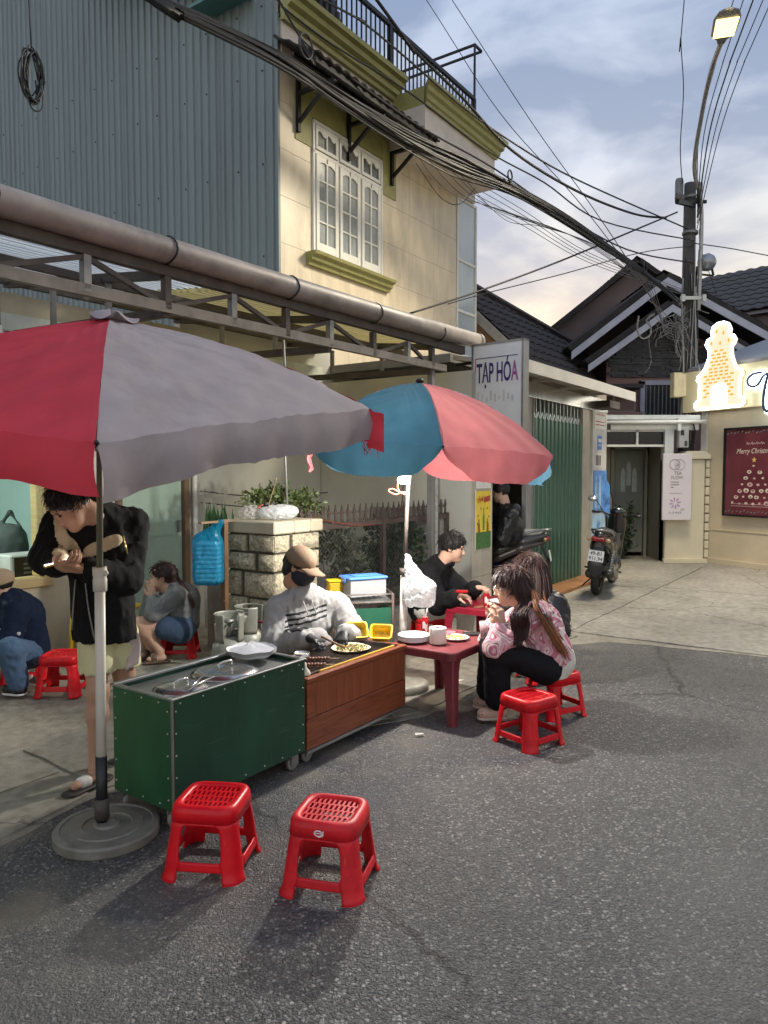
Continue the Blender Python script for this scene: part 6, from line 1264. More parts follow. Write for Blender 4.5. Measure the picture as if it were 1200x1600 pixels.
def basket(label, p, rz, tilt):
    t = thing('yellow_basket', label, 'basket', p, rz, 'yellow baskets'); q = MB(); M_ = Matrix.Rotation(tilt,3,'X')
    def rr(hx, hy, z, r=.02): return [M_ @ Vector(((hx-r)*a + r*math.cos(R(d)), (hy-r)*b_ + r*math.sin(R(d)), z)) for (a,b_,d0) in ((1,1,0),(-1,1,90),(-1,-1,180),(1,-1,270)) for d in (d0,d0+30,d0+60,d0+90)]
    lv = [(.056,.040,.004),(.058,.042,0),(.066,.052,.05),(.074,.060,.052),(.074,.060,.047),(.067,.054,.046),(.060,.044,.0)]; lv = [(.056,.040,.006),(.064,.052,.052),(.076,.062,.054),(.076,.062,.048),(.066,.054,.046),(.058,.042,.0)]
    V_ = sum([rr(*x) for x in lv], []); q.add(V_, [(i*16+k,i*16+(k+1) % 16,(i+1)*16+(k+1) % 16,(i+1)*16+k) for i in range(5) for k in range(16)], True); q.add(rr(*lv[0]), [tuple(range(16))]); q.add(rr(*lv[-1]), [tuple(range(16))]); q.build('tub', M_YB, t)
    q = MB()
    for _ in range(16): q.ell(M_ @ Vector((rf.uniform(-.04,.04), rf.uniform(-.03,.03), .010)), (.008,.006,.004), 6, 4)
    q.build('crumbs', mat('crumbs', (.50,.38,.10), .7), t); return t
basket('yellow plastic basket, left one of the two propped on the grill', onB(.88,.33,GZ+.045), R(14), R(48)); basket('yellow plastic basket, right one of the two by the table', onB(.91,.14,GZ+.045), R(-8), R(38))
t = thing('squeeze_bottle', 'white pointed squeeze bottle top at the corner of the grill cart', 'bottle', onB(.05,.055,.487), SA); MB().lathe([(0,0),(.03,0),(.032,.006),(.026,.02),(.010,.04),(.004,.07),(0,.07)], (0,0,0), 20).build('nozzle', mat('cream_plastic', (.68,.62,.48), .4), t)
# ================================================================== gas cylinders
M_GAS = mat('grey_paint', (.24,.25,.21), .42, .15, var=.2, vs=8, dirt=.6, scratch=.4)
def cylinder(label, p, rz):
    t = thing('gas_cylinder', label, 'gas cylinder', p, rz, 'gas cylinders'); MB().lathe([(0,.03),(.09,.03),(.115,.05),(.128,.09),(.128,.30),(.118,.35),(.085,.385),(.03,.40),(0,.40)], (0,0,0), 28).build('tank', M_GAS, t)
    MB().lathe([(.10,0),(.105,0),(.105,.05),(.10,.05)], (0,0,0), 24).build('foot_ring', M_GAS, t)
    q = MB(); nz_ = 40; zz = [.372,.40,.45,.50,.535,.562,.575]; V_ = [((.100+.010*(z-.37)/.2)*math.cos(R(-60+300*k/nz_)), (.100+.010*(z-.37)/.2)*math.sin(R(-60+300*k/nz_)), z) for z in zz for k in range(nz_+1)]
    q.add(V_, [(j*(nz_+1)+k,j*(nz_+1)+k+1,(j+1)*(nz_+1)+k+1,(j+1)*(nz_+1)+k) for j in range(6) for k in range(nz_) if not (j in (3,4) and k % 20 in range(7,14))], True); o = q.build('collar', M_GAS, t); md = o.modifiers.new('t','SOLIDIFY'); md.thickness = .006
    MB().lathe([(0,.40),(.022,.40),(.022,.46),(.012,.47),(.012,.50),(.034,.505),(.034,.525),(0,.53)], (0,0,0), 14).tube([(.02,0,.45),(.06,0,.45)], .012, 8).build('valve', M_ZINC, t); return t
g1 = Vector((-1.125,5.30,.014)); g2 = Vector((-1.04,5.60,.014))
c1_ = cylinder('grey gas cylinder in front, behind the green cart', g1, R(20)); c2_ = cylinder('grey gas cylinder with a blue label behind the first one', g2, R(80))
q = MB(); q.grid(lambda a, b_: (.130*math.cos(R(-95+70*a)), .130*math.sin(R(-95+70*a)), .16+.12*b_), 10, 2); q.build('label', mat('blue_label', (.03,.04,.28), .4), c2_).rotation_euler = (0,0,R(-80))
cable([g2+Vector((.06,0,.45)), g2+Vector((.18,-.06,.44)), g2+Vector((.30,-.15,.34)), g2+Vector((.36,-.3,.22)), UV(3.4,3.06,.2)], .011, 'dark red gas hose leading from the cylinders to the grill', None, mat('maroon_hose', (.14,.02,.04), .5), 8, cat='hose', name='gas_hose')
# ================================================================== wooden post with the blue bag of boxes
wp = PY(351, 900, 5.85).xy.to_3d() + Vector((0,0,.014)); t = thing('wooden_post', 'thin brown wooden post beside the stone pillar', 'post', wp, SA); MB().bar((0,0,0),(0,0,1.20),.05,.04,(1,0,0)).build('timber', wood('rough_timber', (.10,.055,.03), (.20,.115,.06), (10,10,1)), t); MB().box(-.25,.12,-.02,.02,1.20,1.215).build('top_batten', MATS['brown_wood'], t)
bb = PY(326, 872, 5.8); BG = thing('blue_bag', 'translucent blue plastic bag of stacked foam boxes hung beside the pillar', 'bag', bb)
s = Soft(.008, .03); s.rbox(bb+Vector((0,0,-.02)), (.115,.085,.19), .05); s.cap(bb+Vector((.0,0,.14)), bb+Vector((.105,0,.29)), .075, .010, .05); s.cap(bb+Vector((-.07,0,.15)), bb+Vector((.10,0,.285)), .03, .008, .05); s.fold(70,.010,5,(1,1,.35),True); s.build('film', thin('blue_film', (.03,.42,.66), .2, .50, .55), BG)
for k in range(9): MB().cbox(-.095,.095,-.065,.065,-.185+k*.036,-.185+k*.036+.028,.008).build('foam_box', MATS['white_foam'], BG)
pp = PY(323, 960, 7.6).xy.to_3d(); tag(MB().tube([(0,0,.004),(0,0,.75)], .022, 10).build('pipe_stand', M_WHITE, loc=pp), 'short white pipe standing under the blue bag', 'pipe')
# things on top of the pillar
pt = UV(4.42, 4.18, 1.227)
s = Soft(.008,.03); c_ = pt+Vector((.03,-.06,.06)); s.ell(c_, (.14,.10,.055)); s.ell(c_+Vector((.09,.02,.005)), (.09,.08,.05)); s.fold(75,.016,8,(1,1,1),True); s.cut(pt, (0,0,-1)); tag(s.build('white_bag', thin('white_film', (.80,.82,.82), .25, .8, .5), loc=pt), 'white plastic bag lying on top of the stone pillar', 'bag')
s = Soft(.007,.02); c_ = pt+Vector((-.17,-.02,.055)); s.ell(c_, (.10,.08,.06)); s.fold(90,.016,9,(1,1,1),True); s.cut(pt, (0,0,-1)); tag(s.build('clear_bag', thin('clear_bag_film', (.75,.74,.72), .15, .5, .4), loc=pt), 'crinkled clear bag of cups left of the white bag on the pillar', 'bag')
t = thing('goggles', 'black goggles with a red strap on the bags atop the pillar', 'goggles', pt+Vector((-.02,-.05,.125)), SA); MB().ell((-.035,0,0), (.035,.02,.018), 12, 7).ell((.035,0,0), (.035,.02,.018), 12, 7).build('lens', MATS['black_plastic'], t); MB().tube(crm([(-.07,0,0),(-.10,.03,-.02),(-.06,.05,-.03),(.06,.05,-.03),(.09,.02,-.01),(.07,0,0)],5), .005, 5).build('strap', P_RED, t)
cable([pt+Vector((0,0,.12)), PY(420,790,5.9), PY(428,762,5.75), PY(432,748,5.6)], .004, 'pale string tying the parasol down to the pillar', None, MATS['bamboo'], 5, cat='string', name='tie_string')
# ================================================================== green trolley with boxes
tr0 = PY(512, 955, 5.55); t0 = Vector((-.46, 5.52, .016)); TR = thing('green_trolley', 'green sided wire trolley behind the grill', 'trolley', t0, R(12)); LT, WT = .54, .36
q = MB()
for x in (0,LT):
    for y in (0,WT): q.bar((x,y,0),(x,y,.66),.018,.018,(1,0,0))
for z in (.60,.66,.12):
    for a, b_ in (((0,0,z),(LT,0,z)),((0,WT,z),(LT,WT,z)),((0,0,z),(0,WT,z)),((LT,0,z),(LT,WT,z))): q.bar(a,b_,.012,.012)
q.build('frame', M_STEEL, TR); MB().box(.16,LT-.012,.012,.02,.14,.55).box(LT-.02,LT-.012,.02,WT-.012,.14,.55).build('side_sheet', mat('sea_green_sheet', (.03,.14,.085), .35, var=.15, vs=3), TR); MB().box(.01,LT-.01,.01,WT-.01,.60,.606).build('top_shelf', M_ALU, TR)
for i in range(12): MB().bar((.04+i*.042,.005,.632),(.04+i*.042,WT-.005,.632),.004,.004).build('wire', M_STEEL, TR)
tw = WM[TR.name]; onR = lambda x, y, z: tw @ Vector((x,y,z))
M_CLR = thin('clear_tub', (.80,.82,.84), .15, .45, .3)
t = thing('clear_container', 'clear plastic food container with a bright blue lid on the trolley', 'container', onR(.34,.17,.638), R(12)+R(14)); q = MB()
for x0,x1,y0,y1,z0,z1 in ((-.15,.15,-.10,-.096,0,.125),(-.15,.15,.096,.10,0,.125),(-.15,-.146,-.096,.096,0,.125),(.146,.15,-.096,.096,0,.125),(-.15,.15,-.10,.10,-.004,0)): q.box(x0,x1,y0,y1,z0,z1)
q.build('tub', M_CLR, t); q = MB(); q.cbox(-.165,.165,-.115,.115,.126,.146,.008).cbox(-.10,.10,-.06,.06,.1465,.153,.003).cbox(-.175,-.166,-.04,.04,.10,.14,.003); q.build('lid', mat('blue_lid', (.09,.27,.78), .35, var=.06), t)
s = Soft(.010,.02); c_ = onR(.40,.17,.70); s.ell(c_, (.09,.08,.05)); s.ell(c_+Vector((-.14,0,-.02)), (.06,.07,.03)); s.fold(60,.006,2); s.build('dried_food', mat('dried_shrimp', (.42,.16,.06), .7, var=.5, vs=60, bump=.5), t)
t = thing('yellow_tub', 'yellow lidded tub beside the blue lidded container', 'container', onR(.115,.20,.638), R(16)); MB().cbox(-.055,.055,-.05,.05,0,.10,.012).build('tub', thin('yellow_clear', (.75,.55,.05), .25, .85, .4), t); MB().cbox(-.06,.06,-.055,.055,.101,.116,.006).build('lid', M_YB, t)
t = thing('ketchup_bottle', 'small red and yellow bottle at the left of the trolley', 'bottle', onR(.025,.26,.638), 0); MB().lathe([(0,0),(.018,0),(.02,.01),(.02,.07),(.01,.085),(0,.085)], (0,0,0), 14).build('body', MATS['print_red'], t); MB().lathe([(.011,.085),(.011,.10),(0,.102)], (0,0,0), 12).build('cap', M_YB, t)
t = thing('egg_bowl', 'small pink bowl of eggs on the trolley corner', 'bowl', onR(.05,.06,.638), 0); MB().lathe([(0,0),(.025,0),(.045,.025),(.042,.025),(.022,.004),(0,.004)], (0,0,0), 20).build('bowl', mat('pale_pink', (.62,.45,.40), .5), t)
for x, y in ((-.012,0),(.014,.008),(.002,-.016)): MB().ell((x,y,.022), (.016,.013,.013), 9, 6).build('egg', mat('egg', (.60,.40,.28), .5), t)
t = thing('phone_stand', 'black phone propped upright at the left end of the trolley', 'phone', onR(.0,.10,.67), R(20)); MB().cbox(-.035,.035,-.005,.005,0,.15,.004).build('phone', MATS['black_plastic'], t); MB().bar((0,.006,.06),(0,.06,-.005),.03,.006).build('prop', M_DARK, t)
# white carrier bag on the blue parasol's pole
wb = PY(652, 912, 5.34); s = Soft(.008,.03); s.rbox(wb+Vector((.015,0,-.075)), (.105,.06,.085), .04); s.ell(wb+Vector((.075,0,-.03)), (.05,.04,.05)); s.cap(wb+Vector((.0,0,-.03)), wb+Vector((-.075,0,.20)), .085, .012, .05); s.fold(75,.020,6,(1,1,.5),True); s.fold(150,.006,7,(1,1,1),True); tag(s.build('white_carrier_bag', thin('carrier_film', (.82,.84,.85), .25, .72, .5), loc=wb), 'white carrier bag hanging on the parasol pole beside the man in black', 'bag')
# ================================================================== on the tables
t = thing('paper_roll', 'white toilet paper roll on the maroon table', 'paper roll', onT(T1,.20,.235,.001)); q = MB(); q.lathe([(.022,.105),(.055,.105),(.058,.100),(.058,.004),(.055,0),(.022,0),(.022,.105)], (0,0,0), 32); q.build('roll', mat('tissue', (.74,.70,.60), .9, var=.04, bump=.1), t); q = MB(); q.grid(lambda a, b_: (.0585*math.cos(R(200+26*a)), .0585*math.sin(R(200+26*a))-.002, .003+.098*b_), 4, 2); q.build('loose_sheet', MATS['tissue'], t)
t = thing('plastic_plates', 'stack of white plastic plates on the maroon table behind the grill', 'plates', onT(T1,.16,.40,.001))
for k in range(6): MB().lathe([(0,.004+k*.006),(.08,.004+k*.006),(.10,.014+k*.006),(.108,.016+k*.006),(.108,.013+k*.006),(.08,.0+k*.006),(0,.0+k*.006)], (0,0,0), 36).build('plate', MATS['white_foam'], t)
t = thing('snack_plate', 'white plate of orange snack on the maroon table', 'plate', onT(T1,.38,.20,.001)); MB().lathe([(0,.005),(.07,.005),(.088,.014),(.094,.014),(.072,.0),(0,.0)], (0,0,0), 32).build('plate', MATS['white_foam'], t); q = MB()
for _ in range(46): a = rf.uniform(0,6.28); d = .07*math.sqrt(rf.random()); q.ell((d*math.cos(a),d*math.sin(a),.009+rf.uniform(0,.006)), (rf.uniform(.006,.014),rf.uniform(.004,.01),.004), 6, 4, Matrix.Rotation(rf.uniform(0,3),3,'Z'))
q.build('snack', mat('orange_snack', (.60,.33,.09), .6, var=.4, vs=50), t)
t = thing('phone', 'black phone lying at the far corner of the maroon table', 'phone', onT(T1,.58,.17,.001), SA+R(-60)); MB().cbox(-.075,.075,-.036,.036,0,.009,.004).build('body', MATS['black_plastic'], t); MB().box(-.06,-.045,.015,.03,.009,.011).build('camera', M_ZINC, t)
t = thing('tissue_packet', 'red and pink tissue packet on the maroon table', 'packet', onT(T1,.45,.30,.001), SA); MB().cbox(-.06,.06,-.035,.035,0,.02,.006).build('packet', mat('pink_pack', (.62,.16,.20), .4, var=.3, vs=25), t)
def can(label, p, full=True):
    t = thing('drink_can', label, 'can', p, 0, 'red drink cans'); MB().lathe([(0,0),(.022,0),(.027,.008),(.027,.105),(.022,.115),(.023,.118),(.021,.116),(0,.114)], (0,0,0), 20).build('can', mat('can_red', (.50,.012,.02), .25, .4), t)
    q = MB(); q.grid(lambda a, b_: (.0275*math.cos(R(-130+80*a)), .0275*math.sin(R(-130+80*a)), .03+.05*b_+.012*math.sin(a*6)), 12, 3); q.build('white_swirl', P_WHT, t)
    MB().lathe([(.021,.1165),(0,.1165)], (0,0,0), 16).build('lid', M_STEEL, t); return t
can('red drink can standing upright on the crimson table', onT(T2,.13,.16,.001)); can('red drink can behind the paper roll on the maroon table', onT(T1,.40,.46,.001))
MB_ = thing('straw', 'white straw in the can behind the paper roll', 'straw', onT(T1,.40,.46,.11)); MB().tube([(0.005,0,0),(.018,0,.07)], .003, 6).build('tube', P_WHT, MB_)
t = thing('phone', 'black phone lying at the corner of the crimson table', 'phone', onT(T2,.10,.36,.001), SA+R(15)); MB().cbox(-.08,.08,-.038,.038,0,.010,.004).build('body', MATS['black_plastic'], t)
t = thing('white_plate', 'white plate on the crimson table', 'plate', onT(T2,.40,.15,.001)); MB().lathe([(0,.005),(.085,.005),(.108,.018),(.114,.018),(.086,.0),(0,.0)], (0,0,0), 32).build('plate', MATS['white_foam'], t); MB().ell((.01,.0,.010), (.03,.022,.006), 9, 5).build('leftover', MATS['egg_topping'], t)
for k, lab in ((0,'wooden chopstick on the crimson table, left of a pair'),(1,'wooden chopstick on the crimson table, right of a pair')): tag(MB().bar((0,0,.003),(.19,.05,.003),.005,.005).build('chopstick', MATS['bamboo'], loc=onT(T2,.04,.20+.03*k,.001), rz=SA-R(30)), lab, 'chopstick')
t = thing('bucket', 'black plastic bucket under the end of the grill cart', 'bucket', UV(4.10,2.92,.014)); MB().lathe([(0,0),(.075,0),(.10,.17),(.106,.18),(.106,.19),(.098,.19),(.075,.006),(0,.006)], (0,0,0), 26).build('tub', MATS['black_plastic'], t); MB().tube(crm([(-.10,0,.17),(-.09,-.04,.12),(0,-.105,.09),(.09,-.04,.12),(.10,0,.17)],4), .004, 5).build('handle', M_DARK, t)
# ================================================================== left: white table, yellow stand
t = thing('white_side_table', 'white metal table at the left edge beside the person in navy', 'table', Vector((-2.88,5.38,.016)), R(8)); MB().cbox(-.34,.24,-.18,.3,.42,.445,.006).build('table_top', mat('white_metal', (.62,.62,.58), .4), t)
for x, y in ((.22,-.16),(.22,.28),(-.32,-.16),(-.32,.28)): MB().tube([(x,y,0),(x,y,.42)], .016, 10).build('leg', MATS['white_metal'], t)
MB().bar((.22,-.16,.05),(.22,.28,.05),.02).build('foot_rail', MATS['white_metal'], t)
t = thing('yellow_stand', 'yellow legged stand half hidden behind the standing man', 'stand', Vector((-2.42,6.32,.005)), R(0)); M_YS = mat('yellow_paint', (.60,.40,.02), .4)
for x, y in ((-.30,.05),(.29,-.05),(-.26,-.1),(.27,.25)): MB().tube([(x,y,0),(x*.93,y*.9,.42)], .018, 8).build('leg', M_YS, t)
MB().cbox(-.27,.28,-.10,.22,.42,.44,.006).build('top', M_YS, t)
q = MB(); 
t = thing('blue_barrel', 'blue plastic barrel inside the shop doorway', 'barrel', UV(9.1,4.7,.05)); MB().lathe([(0,0),(.24,0),(.27,.03),(.28,.25),(.265,.27),(.28,.29),(.28,.58),(.265,.60),(.28,.62),(.27,.86),(.25,.90),(0,.90)], (0,0,0), 30).build('drum', mat('blue_plastic', (.02,.06,.26), .35), t); MB().lathe([(.255,.90),(.27,.905),(.27,.93),(.0,.935)], (0,0,0), 30).build('lid', MATS['black_plastic'], t)
# ================================================================== people
SKIN = mat('skin_tan', (.46,.265,.17), .5, var=.08, vs=14, spec=.35); SKIN2 = mat('skin_fair', (.56,.35,.25), .5, var=.07, vs=14, spec=.35)
HAIRB = mat('hair_black', (.010,.0085,.0085), .58, var=.3, vs=30); HAIRM = mat('hair_brown', (.040,.016,.013), .55, var=.4, vs=25); HAIRC = mat('hair_copper', (.24,.085,.024), .55, var=.35, vs=25)
EYE = mat('eye_dark', (.02,.014,.012), .2); LIP = mat('lip', (.40,.12,.10), .45); BROW = mat('brow', (.03,.02,.018), .7)
def V3(*a): return Vector(a)
def headM(p, fwd, roll=0):
    f = Vector(fwd).normalized(); l = Vector((0,0,1)).cross(f).normalized(); u_ = f.cross(l)
    M_ = Matrix(((f.x,l.x,u_.x,p.x),(f.y,l.y,u_.y,p.y),(f.z,l.z,u_.z,p.z),(0,0,0,1)))
    return M_ @ Matrix.Rotation(roll, 4, 'X')
def add_head(s, M, k=1.0):
    c = lambda x, y, z: M @ Vector((x*k, y*k, z*k)); q = lambda *r: tuple(a*k for a in r)
    s.ell(c(-.012,0,.035), q(.096,.076,.088), M, .02); s.ell(c(.030,0,-.030), q(.062,.060,.084), M, .03); s.ell(c(.066,0,-.088), q(.026,.026,.022), M, .03)
    s.ell(c(.045,.036,-.03), q(.036,.028,.04), M, .03); s.ell(c(.045,-.036,-.03), q(.036,.028,.04), M, .03)
    s.ell(c(.078,0,.034), q(.016,.046,.012), M, .015); s.cap(c(.088,0,.012), c(.106,0,-.026), .007*k, .012*k, .010); s.ell(c(.098,.011,-.03), q(.008,.008,.007), M, .006); s.ell(c(.098,-.011,-.03), q(.008,.008,.007), M, .006)
    for y in (.031,-.031): s.ell(c(.098,y,.012), q(.016,.016,.011), M, .010, 'sub')
    s.ell(c(.085,0,-.052), q(.012,.022,.006), M, .006); s.ell(c(.083,0,-.064), q(.011,.018,.006), M, .006)
    for y in (.077,-.077): s.ell(c(-.006,y,-.002), q(.018,.008,.030), M, .006); s.ell(c(.0,y*1.06,-.002), q(.010,.005,.018), M, .004, 'sub')
    s.cap(c(-.03,0,-.04), c(-.045,0,-.13), .052*k, .050*k, .03)
def face_parts(t, M, k=1.0, lips=True):
    for y in (.031,-.031):
        q = MB(); q.ell(M @ Vector((.082*k,y*k,.012*k)), (.008*k,.013*k,.005*k), 10, 6, M.to_3x3()); q.build('eye', EYE, t, world=True)
        q = MB(); q.tube([M @ Vector((.088*k,(y-.017)*k,.030*k)), M @ Vector((.094*k,y*k,.036*k)), M @ Vector((.086*k,(y+.017)*k,.030*k))], .003*k, 5); q.build('eyebrow', BROW, t, world=True)
    if lips: q = MB(); q.ell(M @ Vector((.090*k,0,-.058*k)), (.008*k,.019*k,.0065*k), 10, 6, M.to_3x3()); q.build('lips', LIP, t, world=True)
def add_hand(s, w_, d, nrm, side, curl=.6, sc=1.0, spread=.05):
    d = Vector(d).normalized(); n_ = Vector(nrm); n_ = (n_ - d*n_.dot(d)).normalized(); b_ = d.cross(n_)*side      # b_: towards the thumb
    w_ = Vector(w_); s.cap(w_ - d*.03, w_ + d*.03, .026*sc, .028*sc, .02, sq=(n_, .7)); kn = w_ + d*.075*sc
    s.cap(w_ + d*.03*sc + b_*.012, kn + b_*.022, .019*sc, .017*sc, .015, sq=(n_, .75)); s.cap(w_ + d*.03*sc - b_*.012, kn - b_*.022, .019*sc, .016*sc, .015, sq=(n_, .75)); s.cap(w_ + d*.03*sc, kn, .020*sc, .017*sc, .015, sq=(n_, .75))
    for i, (o, L_) in enumerate(((.029,.92),(.010,1.02),(-.010,.96),(-.028,.76))):
        p = kn + b_*o*sc; a = 0; dd = d; r = .0092*sc
        for j, (ln, cu) in enumerate(((.040,.7),(.026,1.0),(.021,.7))):
            a += curl*cu*(1+.08*i); dv = d*math.cos(a) + n_*math.sin(a) + b_*(spread*o*20*math.cos(a)); q = p + dv.normalized()*ln*L_*sc
            s.cap(p, q, r, r*.92, .005); p = q; r *= .92
    p = w_ + d*.022*sc + b_*.024*sc; q = p + (d*.6 + b_*.75 + n_*.35).normalized()*.038*sc; s.cap(p, q, .013*sc, .011*sc, .012); e = q + (d*.85 + b_*.15 + n_*(.35+curl*.4)).normalized()*.030*sc; s.cap(q, e, .0105*sc, .0085*sc, .006); e2 = e + (d*.85 - b_*.15 + n_*(.3+curl*.6)).normalized()*.020*sc; s.cap(e, e2, .0085*sc, .007*sc, .005)
def foot(s, an, toe, r=.036):
    an = Vector(an); toe = Vector(toe); s.cap(an, Vector((an.x,an.y,toe.z+.008)), .034, .034, .02); h_ = Vector((an.x,an.y,toe.z)) - (toe-an).normalized()*.03; h_.z = toe.z+.004; s.cap(h_, toe, .030, .026, .02, sq=((0,0,1), .8))
def body_mesh(t, J, M, skin, k=1.0, f=(1,0,0), hands=True, feet=True, res=.0062, arm=1.0):
    s = Soft(res, .03); f = Vector(f).normalized(); s.cap(J['pel'], J['ch'], .115*arm, .12*arm, .05, sq=(f, .75)); s.cap(J['ch'], J['nk'], .115*arm, .055, .05, sq=(f, .75)); add_head(s, M, k); s.cap(J['nk'], M @ Vector((-.035*k,0,-.09*k)), .055*k, .05*k, .03)
    for sd in 'LR':
        s.cap(J['nk'], J['sh'+sd], .05, .05, .04); s.chain([J['sh'+sd], J['el'+sd], J['wr'+sd]], [.046*arm,.037*arm,.026*arm], .03)
        s.cap(J['pel'], J['hip'+sd], .09*arm, .085*arm, .05); s.chain([J['hip'+sd], J['kn'+sd]], [.078*arm,.052*arm], .03)
        mid = Vector(J['kn'+sd]).lerp(Vector(J['an'+sd]), .3); s.chain([J['kn'+sd], mid, J['an'+sd]], [.050*arm,.052*arm,.034*arm], .03)
        if 'h'+sd in J: add_hand(s, J['wr'+sd], *J['h'+sd])
        if feet: foot(s, J['an'+sd], J['to'+sd])
    return s.build('body', skin, t)
def top_mesh(t, J, m, f, name='sweater', r=(.150,.150,.078), rs=(.074,.066,.046), fold=.006, hem=None, sq=.8, res=.0085, ff=26, seed=1, cuff=.035, neck=True, cutz=None):
    s = Soft(res, .05); f = Vector(f).normalized(); pel = Vector(J['pel']); ch = Vector(J['ch']); nk = Vector(J['nk'])
    bt = pel if hem is None else Vector(hem); s.cap(bt, ch, r[0], r[1], .05, sq=(f, sq)); s.cap(ch, nk - (nk-ch).normalized()*.02, r[1], r[2], .06, sq=(f, sq))
    for sd in 'LR':
        sh, el, wr_ = Vector(J['sh'+sd]), Vector(J['el'+sd]), Vector(J['wr'+sd]); e = wr_ - (wr_-el).normalized()*cuff
        s.cap(nk - (nk-ch).normalized()*.035, sh, r[2]*.9, rs[0], .05); s.chain([sh, el, e], [rs[0], rs[1], rs[2]], .014)
        s.cap(el.lerp(e,.78), e, rs[2]*1.05, rs[2]*1.02, .02)
    if cutz: s.cut((0,0,cutz), (0,0,-1))
    if fold: s.fold(ff*1.7, fold*1.5, seed, (1,1,.8), True); s.fold(ff*3.4, fold*.4, seed+7, (1,1,1), True)
    TOPS[t.name] = s
    return s.build(name, m, t)
TOPS = {}
def band(t, lines, w_, m, name, ymax, off=.004, ymin=-9):      # a stripe lying on the garment: the same surface, a little proud, kept inside a strip
    o = TOPS[t.name]; s = Soft(o.res, o.k); s.p = o.p; L_ = [(np.array(a), np.array(b)) for a, b in lines]
    def keep(P, D):
        g = np.full(np.broadcast_shapes(P[0].shape, P[1].shape, P[2].shape), 9., np.float32)
        for a, b in L_:
            ax_, az = a[0], a[2]; bx, bz = b[0]-a[0], b[2]-a[2]; h = np.clip(((P[0]-ax_)*bx+(P[2]-az)*bz)/(bx*bx+bz*bz), 0, 1)
            g = np.minimum(g, np.sqrt((P[0]-ax_-h*bx)**2+(P[2]-az-h*bz)**2) - w_)
        return np.maximum(np.maximum(np.maximum(D - off, g), P[1] - ymax), ymin - P[1])
    s.post = list(o.post) + [keep]; return s.build(name, m, t)
def pants_mesh(t, J, m, f, name='trousers', rs=(.105,.078,.062), fold=.005, end=1.0, res=.009, seed=2, waist=.12, flare=None, ff=30):
    s = Soft(res, .05); pel = Vector(J['pel']); s.cap(pel + Vector((0,0,.02)), pel, waist, waist, .05, sq=(Vector(f).normalized(), .85))
    for sd in 'LR':
        h_, k_, a_ = Vector(J['hip'+sd]), Vector(J['kn'+sd]), Vector(J['an'+sd]); s.cap(pel, h_, waist*.9, rs[0], .05)
        if end <= 0: s.cap(h_, h_.lerp(k_, 1+end), rs[0], rs[1], .04)
        else: s.cap(h_, k_, rs[0], rs[1], .04); s.cap(k_, k_.lerp(a_, end), rs[1], rs[2] if not flare else flare, .03)
    if fold: s.fold(ff*2, fold*1.2, seed, (1,1,.6), True); s.fold(ff*4, fold*.4, seed+3, (1,1,1), True)
    return s.build(name, m, t)
def shoes(t, J, m, name='shoe', r=.044, sole=None):
    for sd in 'LR':
        an = Vector(J['an'+sd]); to = Vector(J['to'+sd]); s = Soft(.006,.02); h_ = an - (to-an).normalized()*.02; h_.z = to.z+.012; s.cap(h_, to+Vector((0,0,.004)), r, r*.95, .02, sq=((0,0,1), .85)); s.cap(Vector((an.x,an.y,to.z+.05)), h_, r*.85, r*.9, .02); s.cut((0,0,to.z-.028), (0,0,-1)); o = s.build(name, m, t)
        if sole: s = Soft(.006,.01); s.cap(h_-Vector((0,0,.028)), to-Vector((0,0,.022)), r*1.05, r*1.02, .01, sq=((0,0,1), .3)); s.build('sole', sole, t)
def hair_cap(t, M, m, k=1.0, th=.016, fringe=.0, back=.0, name='hair', res=.006, vol=1.0, seed=3, groove=.0018):
    s = Soft(res, .02); c = lambda x, y, z: M @ Vector((x*k,y*k,z*k)); s.ell(c(-.018,0,.042), tuple((a+th)*k*vol for a in (.094,.074,.086)), M, .02)
    if back: s.cap(c(-.06,0,.02), c(-.07,0,-back), .075*k, .06*k, .03)
    s.ell(c(.075,0,-.055+fringe*-.5), (.075*k,.062*k,(.088-fringe)*k), M, .012, 'sub'); s.ell(c(.02,0,-.14), (.10*k,.12*k,.085*k), M, .012, 'sub') if not back else None
    Mi = np.array(M.inverted())
    def grooves(P, D):
        y = Mi[1,0]*P[0]+Mi[1,1]*P[1]+Mi[1,2]*P[2]+Mi[1,3]; x = Mi[0,0]*P[0]+Mi[0,1]*P[1]+Mi[0,2]*P[2]+Mi[0,3]
        return D + groove*np.sin(y*420 + 2.2*np.sin(x*75)) + groove*np.sin(y*230 + x*170 + 2*np.sin(x*50))
    s.post.append(grooves); return s.build(name, m, t)
def strands(t, guides, m, n=110, r=.0045, jit=.008, seed=1, name='hair_strands', k=5):
    rr = np.random.default_rng(seed); q = MB(); G_ = [[Vector(p) for p in g] for g in guides]
    for _ in range(n):
        a = rr.integers(len(G_)-1) if len(G_) > 1 else 0; w_ = rr.random(); A = G_[a]; B = G_[min(a+1,len(G_)-1)]; o = Vector(rr.normal(0,jit,3)); pts = []
        for j in range(len(A)): pts.append(A[j].lerp(B[j], w_) + o*(.4+.6*j/(len(A)-1)) + Vector(rr.normal(0,jit*.35,3)))
        if rr.random() < .35: pts = pts[:-1] + [pts[-1].lerp(pts[-2], rr.random()*.7)]
        L_ = crm(pts, k); n_ = len(L_); q.tube(L_, [r*(1-.75*(i/(n_-1))**3) for i in range(n_)], 5, False)
    return q.build(name, m, t, world=True)
